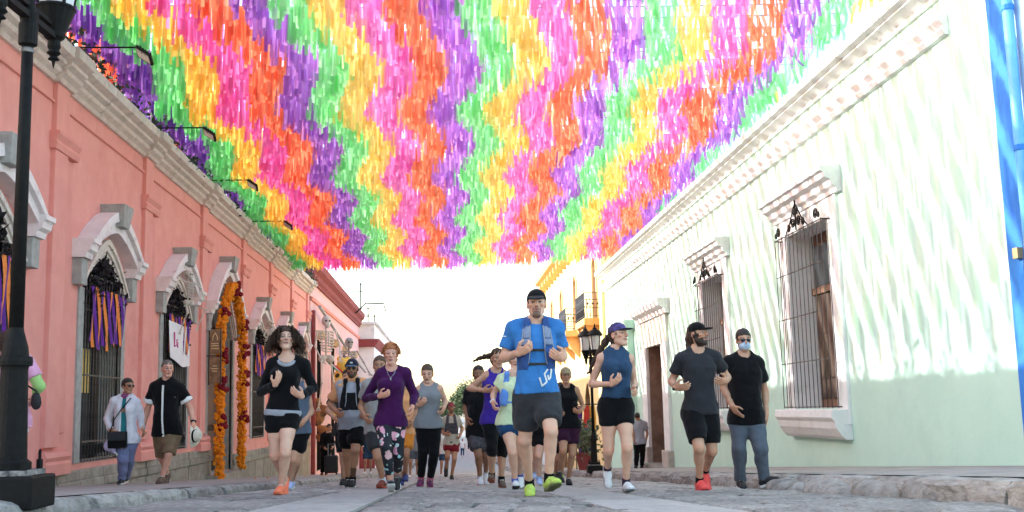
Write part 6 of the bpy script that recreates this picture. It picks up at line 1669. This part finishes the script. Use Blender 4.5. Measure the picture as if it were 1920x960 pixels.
    PE['orange'] = person('runner in orange tee and orange shorts with dark blue shoes, behind the floral leggings', 15.8, 1.74, 'm', 'tan',
        dict(hd=(756, 700), nk=(756, 726), sha=(737, 731), shb=(773, 731), ela=(733, 770), wra=(742, 785, -.1), elb=(779, 765, .08), wrb=(772, 785, -.1), hia=(746, 802), hib=(764, 802), kna=(744, 850, .1), ana=(752, 893, .1), knb=(761, 846, -.15), anb=(760, 885, .15)),
        plant='a', shoe={'u': S_NAVY, 's': S_NAVY}, level='mid', hair={'t': 'short', 'm': H_BLACK}, wear=[dict(t='tee', m=C_PEACH, hem=-.1), dict(t='shorts', m=C_ORANGE, len=.72, loose=.03)])
    PE['greytank'] = person('woman with hair tied back, grey tank top and black leggings, berry coloured shoes', 13.8, 1.66, 'f', 'fair',
        dict(hd=(801, 691, -.02), nk=(803, 713), sha=(784, 720), shb=(826, 719), ela=(779, 752, .06), wra=(788, 749, -.14), hna=(795, 742, -.2), elb=(835, 744, .06), wrb=(832, 756, -.1), hnb=(830, 761, -.14),
             hia=(792, 786), hib=(815, 786), kna=(793, 838, -.08), ana=(789, 890, .12), knb=(814, 840, -.12), anb=(806, 892, .05)),
        face=-4, pitch=-14, plant='b', wid=1.1, feet={'a': (-6, 0), 'b': (2, 4)}, shoe={'u': S_BERRY, 's': pm('sole_pink', (.5, .1, .25))}, sock=pm('sock_pink', (.5, .12, .2)), hair={'t': 'pony', 'm': H_BROWN, 'dir': (0, -.05, -.12)},
        wear=[dict(t='tank', m=C_GREY, off=.012, hem=-.10, flare=.02, fold=.006), dict(t='pants', m=C_BLACK, len=1.85, off=.004, loose=.004, fold=.002, n='leggings')])
    b, g = PE['greytank']; T = g['T']; mb = MB(); mb.obox(T.at(.02, .115, .72), .10, .02, .022); mb.build('hanging_sunglasses', GL_BLACK, b)
    PE['redshorts'] = person('man farther up the street in red shorts, beige tee, red cap and black vest', 24, 1.70, 'm', 'tan',
        dict(hd=(846, 767, -.02), nk=(846, 783), sha=(835, 788), shb=(858, 788), ela=(829, 812, .1), wra=(837, 816, -.12), elb=(867, 806, .1), wrb=(863, 818, -.1), hia=(840, 833), hib=(853, 833), kna=(839, 858, -.1), ana=(836, 880, .3), knb=(852, 864, -.15), anb=(847, 894)),
        plant='b', feet={'a': (0, -50)}, shoe={'u': S_BLACK, 's': M_SOLEB}, level='mid', hair={'t': 'curly', 'm': H_DBROWN, 'n': 60, 'len': .1, 'seed': 6, 'seg': 6}, o=dict(beard=.6), wear=[dict(t='tee', m=C_BEIGE, hem=-.1), dict(t='shorts', m=C_RED, len=.45, loose=.03), dict(t='vest', m=C_CAMO, full=1), dict(t='cap', m=C_CAPR, brim=.6), dict(t='band', m=C_BLACK, t0=-.02, t1=.06, off=.035, n='waist_belt')])
    PE['black_tee'] = person('man in black tee and camouflage shorts with white socks, left of the violet tank top', 15.5, 1.78, 'm', 'brown',
        dict(hd=(897, 697, -.02), nk=(897, 724), sha=(876, 731), shb=(918, 731), ela=(873, 762, .04), wra=(877, 780, -.05), elb=(922, 765), wrb=(915, 783, -.1), hia=(888, 806), hib=(908, 806), kna=(897, 849, -.15), ana=(900, 893, 0), knb=(911, 850, .0), anb=(911, 882, .4)),
        plant='a', feet={'b': (4, -30)}, shoe={'u': S_WHITE, 's': pm('sole_pale_red', (.7, .3, .25))}, sock=SK_W, level='mid', hair={'t': 'short', 'm': H_BLACK}, o=dict(beard=.6), wear=[dict(t='tee', m=C_BLACK, hem=-.12, sleeve=.66), dict(t='shorts', m=C_CAMO, len=.72, loose=.03), dict(t='vest', m=C_VESTK)])
    PE['violet'] = person('woman in violet tank top and black knee-length tights, wavy ponytail blown back', 13.0, 1.72, 'f', 'mid',
        dict(hd=(933, 668, -.02), nk=(930, 694), sha=(910, 699), shb=(949, 697), ela=(880, 724, .04), wra=(906, 727, -.24), hna=(922, 728, -.26), elb=(958, 735), wrb=(950, 742, -.15), hia=(918, 782), hib=(942, 782), kna=(922, 838, -.15), ana=(922, 888, 0), knb=(941, 840, .1), anb=(940, 897, .1)),
        face=12, plant='b', wid=1.05, feet={'a': (-6, 12), 'b': (4, 0)}, shoe={'u': S_BROWN, 's': pm('sole_rust', (.35, .1, .06))}, sock=C_BLACK, hair={'t': 'pony', 'm': H_DBROWN, 'dir': (-.14, -.09, .02), 'rough': .008}, o=dict(smile=1),
        wear=[dict(t='tank', m=C_VIOLET, hem=-.1, off=.012), dict(t='pants', m=C_BLACK, len=1.16, off=.005, loose=.006, n='tights')])
    PE['lime'] = person('woman in pale lime tee and navy shorts, head hidden behind the front man', 12.1, 1.66, 'f', 'fair',
        dict(hd=(966, 672, .1), nk=(962, 703), sha=(938, 709), shb=(984, 709), ela=(925, 738, .06), wra=(925, 752, -.12), hna=(926, 762, -.16), elb=(992, 745), wrb=(985, 755, -.1), hia=(948, 789), hib=(972, 789), kna=(961, 846, -.18), ana=(966, 902, -.05), knb=(974, 846), anb=(975, 890, .35)),
        plant='a', feet={'a': (0, 10), 'b': (0, -25)}, shoe={'u': S_WHITE, 's': M_SOLEB}, sock=SK_B, level='near', hair={'t': 'pony', 'm': H_BROWN}, wear=[dict(t='tee', m=C_LIME, hem=-.08, sleeve=.4, loose=.02), dict(t='shorts', m=C_DBLUE, len=.34, loose=.022), dict(t='vest', m=C_VESTL, pk=1.5), dict(t='watch', m=M_LACE, k='a')])
    PE['hidden'] = person('runner hidden behind the front man, one bare leg and pale blue shoe showing', 15, 1.68, 'f', 'fair',
        dict(hd=(1010, 708), nk=(1008, 734), sha=(990, 740), shb=(1026, 740), ela=(986, 770), wra=(996, 780, -.1), elb=(1030, 770), wrb=(1022, 782, -.1), hia=(1000, 806), hib=(1020, 806), kna=(1004, 850), ana=(1000, 885, .35), knb=(1010, 852, -.15), anb=(1011, 896, 0)),
        plant='b', shoe={'u': S_LBLUE}, sock=pm('sock_light_blue', (.3, .45, .7)), level='mid', hair={'t': 'pony', 'm': H_BROWN}, wear=[dict(t='tank', m=C_BLACK), dict(t='shorts', m=C_BLACK, len=.5)])
    PE['blacktank'] = person('woman in black tank top, tan cap and maroon shorts beside the front man', 14.9, 1.63, 'f', 'tan',
        dict(hd=(1061, 711, -.02), nk=(1062, 733), sha=(1044, 739), shb=(1083, 738), ela=(1040, 772, .05), wra=(1048, 780, -.15), elb=(1094, 769, .06), wrb=(1087, 780, -.1), hnb=(1078, 777, -.16), hia=(1055, 806), hib=(1077, 806), kna=(1056, 852, -.18), ana=(1049, 890, .15), knb=(1073, 858, -.05), anb=(1066, 905, .1)),
        plant='b', feet={'a': (-4, -20)}, shoe={'u': S_BLACK, 's': M_SOLEB}, sock=None, hair={'t': 'pony', 'm': H_DBROWN}, wear=[dict(t='tank', m=C_BLACK, hem=-.06), dict(t='shorts', m=C_MAROON, len=.55, loose=.01, off=.008), dict(t='cap', m=C_CAPT, bm=C_CAPT, brim=.55, dip=.05), dict(t='watch', m=PLAST, k='b'), dict(t='vest', m=C_VESTK)])
    PE['hidden2'] = person('runner hidden behind the woman in tan cap, only black shoes and lime socks showing', 17.5, 1.70, 'm', 'tan',
        dict(hd=(1051, 722), nk=(1050, 744), sha=(1033, 749), shb=(1067, 749), ela=(1034, 776), wra=(1040, 790, -.1), elb=(1066, 776), wrb=(1060, 790, -.1), hia=(1043, 812), hib=(1060, 812), kna=(1044, 850), ana=(1042, 880, .3), knb=(1054, 850, -.1), anb=(1052, 886)),
        plant='b', shoe={'u': S_BLACK, 's': M_SOLEB}, sock=pm('sock_lime', (.4, .6, .2)), level='mid', hair={'t': 'short', 'm': H_BLACK}, wear=[dict(t='tee', m=C_BLACK), dict(t='shorts', m=C_BLACK, len=.6)])
    PE['bluetank'] = person('smiling woman in slate blue tank top, short black shorts and dark purple cap', 10.4, 1.70, 'f', 'fair',
        dict(hd=(1160, 630, -.02), nk=(1155, 661), sha=(1124, 673), shb=(1184, 675), ela=(1109, 722, .06), wra=(1146, 722, -.18), hna=(1160, 713, -.22), elb=(1190, 720, .1), wrb=(1188, 731, -.12), hnb=(1194, 737, -.2),
             hia=(1139, 760), hib=(1171, 760), kna=(1141, 845, -.02), ana=(1139, 880, .36), knb=(1176, 842, -.14), anb=(1174, 908, -.02)),
        face=38, pitch=10, plant='b', feet={'a': (0, -58), 'b': (6, 6)}, curl=(.7, .9), shoe={'u': S_WHITE, 's': pm('sole_grey_dark', (.10, .10, .10), (.4, .4, .4), sc=30)}, sock=cloth('sock_dark', (.05, .03, .05)), hair={'t': 'pony', 'm': H_DBROWN, 'dir': (-.1, -.14, -.16), 'rough': .006}, o=dict(smile=1, hc=(.03, .018, .012)), spread=(.4, .2),
        wear=[dict(t='tank', m=C_NAVY, hem=.12, arm=.16, off=.017, neck=.055, nf=.015, fold=.004), dict(t='shorts', m=C_BLACK, len=.42, loose=.01, off=.010, top=.17, fold=.003), dict(t='cap', m=C_CAPP, bm=C_CAPN, brim=1.0, dip=.1), dict(t='watch', m=PLAST, k='b')])
    PE['redshoes'] = person('bearded man in charcoal tee and black shorts with bright red shoes', 10.9, 1.78, 'm', 'mid',
        dict(hd=(1309, 632, -.02), nk=(1308, 666), sha=(1275, 677), shb=(1345, 675), ela=(1260, 719, .1), wra=(1267, 731, -.14), hna=(1281, 731, -.2), elb=(1364, 712, .1), wrb=(1360, 720, -.08), hnb=(1346, 720, -.2),
             hia=(1297, 776), hib=(1329, 776), kna=(1311, 846, -.24), ana=(1312, 908, -.08), knb=(1335, 850, -.05), anb=(1322, 888, .38)),
        face=42, pitch=10, plant='a', feet={'a': (2, 4), 'b': (0, -48)}, curl=(.6, .5), spread=(.3, .3), shoe={'u': S_RED, 's': pm('sole_bright_red', (.7, .08, .08)), 'l': S_RED}, sock=C_BLACK, o=dict(beard=.95, hc=(.006, .004, .003)), hair={'t': 'pony', 'm': H_DBROWN, 'dir': (-.02, -.03, -.12)},
        wear=[dict(t='tee', m=cloth('charcoal_tee', (.028, .028, .032), .25, heather=1), hem=-.05, flare=.034, off=.012, sleeve=.62, fold=.005), dict(t='band', m=C_BLACK, t0=-.16, t1=.0, off=.03, n='undershirt_hem'), dict(t='shorts', m=C_BLACK, len=.78, loose=.026), dict(t='cap', m=C_BLACK, brim=1.0, dip=.05), dict(t='watch', m=PLAST, k='a')])
    PE['masked'] = person('man walking in sunglasses and blue face mask, black polo shirt and grey jeans', 11.5, 1.72, 'm', 'mid',
        dict(hd=(1395, 651, -.02), nk=(1395, 682), sha=(1364, 692), shb=(1425, 693), ela=(1357, 740, .02), wra=(1374, 775, -.12), hna=(1384, 790, -.14), elb=(1435, 744, .06), wrb=(1437, 790, 0), hnb=(1437, 806, 0),
             hia=(1384, 796), hib=(1416, 796), kna=(1387, 856, -.1), ana=(1389, 915, 0), knb=(1427, 856, -.18), anb=(1433, 912, -.12)),
        face=-2, pitch=-4, plant='a', wid=1.04, belly=.04, feet={'a': (-6, 0), 'b': (34, 20)}, curl=(.35, .4), shoe={'u': S_BLACK, 's': M_SOLE}, hair={'t': 'short', 'm': H_BLACK, 'vol': 1.04}, group='people walking by',
        wear=[dict(t='tee', m=C_BLACK, hem=-.12, flare=.034, off=.018, sleeve=.66, loose=.02, nf=.04), dict(t='pants', m=C_JEAN, len=1.97, off=.007, loose=.018, fold=.008), dict(t='collar', m=C_LGREY), dict(t='glasses', m=GL_BLACK, y=.006), dict(t='mask', m=MASK_BLUE), dict(t='packpanel', m=C_VESTK)])
    # ---- walkers on the left pavement
    PE['jacket'] = person('woman in white denim jacket, patterned scarf and blue jeans on the left pavement', 15.8, 1.58, 'f', 'tan',
        dict(hd=(240, 721, -.02), nk=(236, 742), sha=(213, 750), shb=(257, 751), ela=(201, 782, .04), wra=(207, 803, -.12), hna=(216, 808, -.14), elb=(265, 778, .02), wrb=(267, 800, 0), hnb=(269, 806, .02), hia=(226, 822), hib=(246, 822), kna=(231, 858, -.14), ana=(229, 895, 0), knb=(243, 858, .05), anb=(236, 892, .3)),
        face=50, plant='a', group='people walking by', level='near', wid=1.05, shoe={'u': S_BLACK, 's': M_SOLE}, curl=(.7, .6), hair={'t': 'short', 'm': H_BLACK, 'vol': 1.06, 'nape': .1},
        wear=[dict(t='tank', m=C_TEAL, hem=.1, off=.004, n='blouse', bust=0), dict(t='jacket', m=C_WHITE, off=.03, hem=-.08, open=.045, fold=.008, neck=.07, loose=.014), dict(t='collar', m=pm('scarf_print', (.02, .02, .06), (.5, .12, .3), sc=40), wide=1, n='scarf'), dict(t='pants', m=C_BJEAN, len=1.96, off=.008, loose=.02, fold=.008, n='jeans'), dict(t='glasses', m=GL_BLACK)])
    PE['hatman'] = person('man in black short-sleeved shirt with white trim and khaki shorts on the left pavement', 15.8, 1.80, 'm', 'pink',
        dict(hd=(314, 694, -.02), nk=(313, 717), sha=(287, 729), shb=(338, 729), ela=(277, 768, .04), wra=(270, 797, .02), hna=(268, 806, .02), elb=(356, 766, .04), wrb=(362, 795, -.04), hnb=(363, 805, -.05), hia=(303, 808), hib=(325, 808), kna=(303, 858, .08), ana=(313, 889, .38), knb=(316, 853, -.14), anb=(304, 897, -.1)),
        face=28, plant='b', group='people walking by', wid=1.05, belly=.04, shoe={'u': S_BROWN, 's': S_BROWN}, curl=(.8, .7), hair={'t': 'short', 'm': H_GREY, 'vol': .98}, feet={'a': (0, -30)},
        wear=[dict(t='tee', m=C_BLACK, hem=-.12, flare=.05, off=.022, sleeve=.7, loose=.026, fold=.007, n='shirt'), dict(t='shorts', m=C_KHAKI, len=1.0, loose=.035, off=.018, fold=.009), dict(t='watch', m=PLAST, k='b'), dict(t='collar', m=M_LACE)])
    b, g = PE['hatman']; T = g['T']; mb = MB()
    for t0 in np.linspace(-.1, .88, 16): mb.obox(T.at(-.02, np.interp(t0, T.T, T.B)+np.interp(t0, T.T, T.YC)+.042+.02*max(0, .4-t0), t0), .024, .02, .05)
    mb.obox(T.at(.1, .125, .66), .085, .012, .012); mb.build('white_trim', M_LACE, b)
    for k in 'ab':
        sh, el = g['sh'+k], g['el'+k]; F = Field(); c = sh+(el-sh)*.70; F.cone(c-(el-sh)*.03, c+(el-sh)*.03, .098, .098, .003, flat=True); _part('sleeve_trim', F, M_LACE, .008, None, None, b)
    PE['pink'] = person('woman seen from behind in pink top and lime sleeve, half hidden by the lamp post', 10.6, 1.66, 'f', 'fair',
        dict(hd=(20, 634, .0), nk=(22, 657), sha=(-8, 668), shb=(56, 668), ela=(-20, 716), wra=(0, 730, .2), elb=(77, 712, -.02), wrb=(64, 738, .08), hia=(4, 775), hib=(36, 775), kna=(8, 842, .06), ana=(8, 895), knb=(38, 842, .02), anb=(42, 893, .05)),
        face=170, back=True, plant='b', shift=(-2, 0), group='people walking by', shoe={'u': S_WHITE}, hair={'t': 'long', 'm': H_DBROWN, 'vol': 1.08, 'rough': .006}, feet={'a': (180, 0), 'b': (180, 0)},
        wear=[dict(t='tee', m=C_PINK, hem=-.16, flare=.05, off=.02, sleeve=.62, loose=.02, fold=.008), dict(t='long', m=C_LGREEN, only=1, hem=.5, sleeve=.5, off=.006, loose=.010, n='undershirt_sleeves', bust=0), dict(t='shorts', m=cloth('white_shorts', (.7, .7, .7)), len=.36, loose=.03)])
    PE['grey_away'] = person('man walking away in grey tee and black trousers near the stone doorway', 31, 1.68, 'm', 'tan',
        dict(hd=(1195, 788, -.05), nk=(1198, 797), sha=(1189, 801), shb=(1211, 801), ela=(1187, 818), wra=(1189, 832, -.1), elb=(1214, 820), wrb=(1211, 834, -.05), hia=(1194, 836), hib=(1205, 836), kna=(1194, 861), ana=(1193, 880), knb=(1205, 861, .1), anb=(1204, 880, .1)),
        face=180, back=True, plant='a', group='people walking by', level='far', shoe={'u': S_BLACK, 's': M_SOLEB}, feet={'a': (180, 0), 'b': (180, 0)}, hair={'t': 'short', 'm': H_BLACK}, wear=[dict(t='tee', m=C_LGREY, hem=-.1), dict(t='pants', m=C_BLACK, len=1.97, loose=.02)])
    PE['hoodie'] = person('person in grey-green hooded jacket and pale face mask by the plants', 33, 1.60, 'm', 'tan',
        dict(hd=(1106, 799), nk=(1105, 808), sha=(1095, 812), shb=(1114, 812), ela=(1092, 826), wra=(1100, 836, -.2), elb=(1118, 826), wrb=(1110, 836, -.2), hia=(1100, 843), hib=(1110, 843), kna=(1100, 862, -.15), ana=(1100, 880), knb=(1110, 862, -.15), anb=(1110, 880)),
        plant='a', group='people walking by', level='far', shoe={'u': S_BLACK}, hair={'t': 'long', 'm': cloth('hood_green', (.05, .08, .07)), 'vol': 1.25}, wear=[dict(t='long', m=cloth('hoodie_green', (.08, .11, .10)), off=.03), dict(t='pants', m=cloth('dark_blue_trousers', (.04, .05, .1)), len=1.97, loose=.02), dict(t='mask', m=M_LACE)])
    PE['suitcase'] = person('man in dark suit with backpack pulling a black suitcase on the left pavement', 36, 1.72, 'm', 'mid',
        dict(hd=(618, 798), nk=(615, 808), sha=(604, 812), shb=(621, 812), ela=(602, 828), wra=(608, 836, -.2), elb=(625, 826), wrb=(624, 834, -.2), hia=(606, 840), hib=(615, 840), kna=(605, 862), ana=(604, 882), knb=(614, 862), anb=(612, 882)),
        face=40, plant='a', group='people walking by', level='far', shoe={'u': S_BLACK, 's': M_SOLEB}, hair={'t': 'short', 'm': H_BLACK}, wear=[dict(t='long', m=C_BLACK, off=.02), dict(t='pants', m=C_BLACK, len=1.97, loose=.02), dict(t='packpanel', m=C_BLACK)])
    # ---- far along the street
    for (lab, px, top, bot, Y, cs) in (('walker in navy shorts and white shoes beyond the vest man', 690, 795, 882, 33, (C_NAVY, C_NAVY)), ('walker in grey trousers beyond the orange shorts', 776, 772, 880, 28, (C_GREY, C_JEAN)), ('small runner in white tee behind the red shorts man', 833, 790, 882, 31, (M_LACE, C_NAVY)),
                                ('tiny figure in dark coat far along the street, leftmost of three', 880, 812, 842, 110, (C_BLACK, C_BLACK)), ('tiny figure in grey far along the street, middle of three', 886, 813, 842, 112, (C_CHAR, C_BLACK)), ('tiny figure in white shirt far along the street', 867, 813, 846, 95, (M_LACE, C_DBLUE))):
        hp = bot-top; w = hp*.115; q = lambda f: top+hp*f
        person(lab, Y, hp*Y/FPX, 'm', 'tan', dict(hd=(px, q(.065)), nk=(px, q(.155)), sha=(px-w, q(.19)), shb=(px+w, q(.19)), ela=(px-w*1.3, q(.36)), wra=(px-w*1.1, q(.49), -.1), elb=(px+w*1.3, q(.36)), wrb=(px+w*1.1, q(.49), -.1),
               hia=(px-w*.5, q(.5)), hib=(px+w*.5, q(.5)), kna=(px-w*.5, q(.73), -.1), ana=(px-w*.6, q(.95)), knb=(px+w*.5, q(.73)), anb=(px+w*.5, q(.95), .25)), plant='a', level='far', group='people far along the street', shoe={'u': S_WHITE, 's': M_SOLE}, hair={'t': 'short', 'm': H_BLACK},
               wear=[dict(t='tee', m=cs[0], hem=-.1), dict(t='shorts' if 'shorts' in lab or 'runner' in lab else 'pants', m=cs[1], len=.7 if ('shorts' in lab or 'runner' in lab) else 1.97, loose=.02)])
    # ---- carried things
    b, g = PE['hatman']; hc = g['hcb']
    e = empty('straw_hat', hc+np.array([.02, -.03, -.12]), 'cream straw hat with black band held in the hand of the man in black shirt', 'hat')
    ax = unit((.93, -.3, .1)); az = UP; ay = np.cross(az, ax)     # crown points along ax
    mb = MB(); c = hc+np.array([.02, -.03, -.12])
    def disc(prof):
        V = []; F = []; n = 24
        for (r, hgt) in prof:
            for k in range(n):
                t = 2*math.pi*k/n; rr = r*(1+.12*math.cos(2*t)); V.append(c+ay*math.cos(t)*rr*.8+az*math.sin(t)*rr*1.08+ax*(hgt+.03*math.cos(2*t)*(r > .1)))
        for i in range(len(prof)-1):
            for k in range(n): F.append((i*n+k, i*n+(k+1) % n, (i+1)*n+(k+1) % n, (i+1)*n+k))
        return V, F
    mb.add(*disc([(.165, .0), (.168, .006), (.16, .008), (.09, .008), (.085, .07), (.06, .11), (.01, .10)])); mb.build('brim', pm('straw', (.62, .56, .44), (.74, .7, .58), sc=90, rough=.8), e, smooth=True)
    mb = MB(); mb.add(*disc([(.093, .012), (.094, .014), (.092, .04), (.088, .04)])); mb.build('hat_band', C_BLACK, e, smooth=True)
    b, g = PE['jacket']; T = g['T']; c = T.at(-.06, .19, .02)
    e = empty('handbag', c, 'small black handbag hanging in front of the woman in white jacket', 'bag')
    mb = MB(); mb.obox(c, .26, .09, .23, unit(g['rt']), unit(np.cross(UP, g['rt']))); mb.build('body', C_BLACK, e, bevel=.02)
    mb = MB(); mb.obox(c+g['fr']*.05+UP*.05, .24, .012, .12, unit(g['rt']), unit(np.cross(UP, g['rt']))); mb.build('flap', C_CHAR, e, bevel=.008)
    mb = MB(); mb.tube([c+UP*.1-g['rt']*.11, T.at(-.12, .13, .5), T.at(-.02, .15, .72), T.at(.1, .1, .98)], .008, 5); mb.build('strap', C_BLACK, e, smooth=True)
    hc = g['hca']; e = empty('folded_cloth', hc-UP*.12, 'pale lilac cloth with white strap dangling from the hand of the woman in white jacket', 'cloth')
    F = Field(); F.cone(hc-UP*.04, hc+np.array([-.04, -.02, -.2]), .03, .07, .01); F.cone(hc+np.array([-.04, -.02, -.2]), hc+np.array([.03, -.02, -.3]), .06, .012, .02); F.post.append(folds(4, .014, (40, 90)))
    _part('cloth_folds', F, cloth('lilac_cloth', (.5, .45, .66)), .009, None, None, e)
    mb = MB(); mb.tube([hc+np.array([.02, -.03, -.27]), hc+np.array([.07, -.03, -.33]), hc+np.array([.12, -.03, -.3]), hc+np.array([.13, -.03, -.2])], .012, 6); mb.build('strap', M_LACE, e, smooth=True)
    b, g = PE['pink']; c = pt(68, 752, 10.55); e = empty('shoulder_bag', c, 'small black shoulder bag at the hip of the woman in pink top', 'bag')
    F = Field(); F.ell(c, np.array([.045, .04, .075])); F.post.append(folds(3, .008, (50, 100))); _part('body', F, S_BLACK, .01, None, None, e)
    mb = MB(); mb.tube([c+UP*.09, pt(40, 715, 10.35), pt(0, 668, 10.45), pt(-6, 662, 10.6)], .009, 5); mb.build('strap', C_BLACK, e, smooth=True)
    gq = gz(-3.75, 35.6); e = empty('suitcase', (-3.72, 35.6, gq), 'black wheeled suitcase beside the man in dark suit', 'suitcase')
    mb = MB(); mb.box(-3.95, -3.52, 35.45, 35.75, gq+.06, gq+.62); mb.build('shell', S_BLACK, e, bevel=.05)
    for x in (-3.9, -3.57):
        for y in (35.5, 35.7): mb = MB(); mb.prof_x([(y+.035*math.cos(t), gq+.036+.035*math.sin(t)) for t in np.linspace(0, 6.28, 10)[:-1]], x-.015, x+.015); mb.build('wheel', PLAST, e)
    mb = MB(); mb.tube([(-3.84, 35.6, gq+.6), (-3.84, 35.6, gq+.98), (-3.63, 35.6, gq+.98), (-3.63, 35.6, gq+.6)], .012, 5); mb.build('handle', C_STEAL, e)
    return PE
PE = cast()
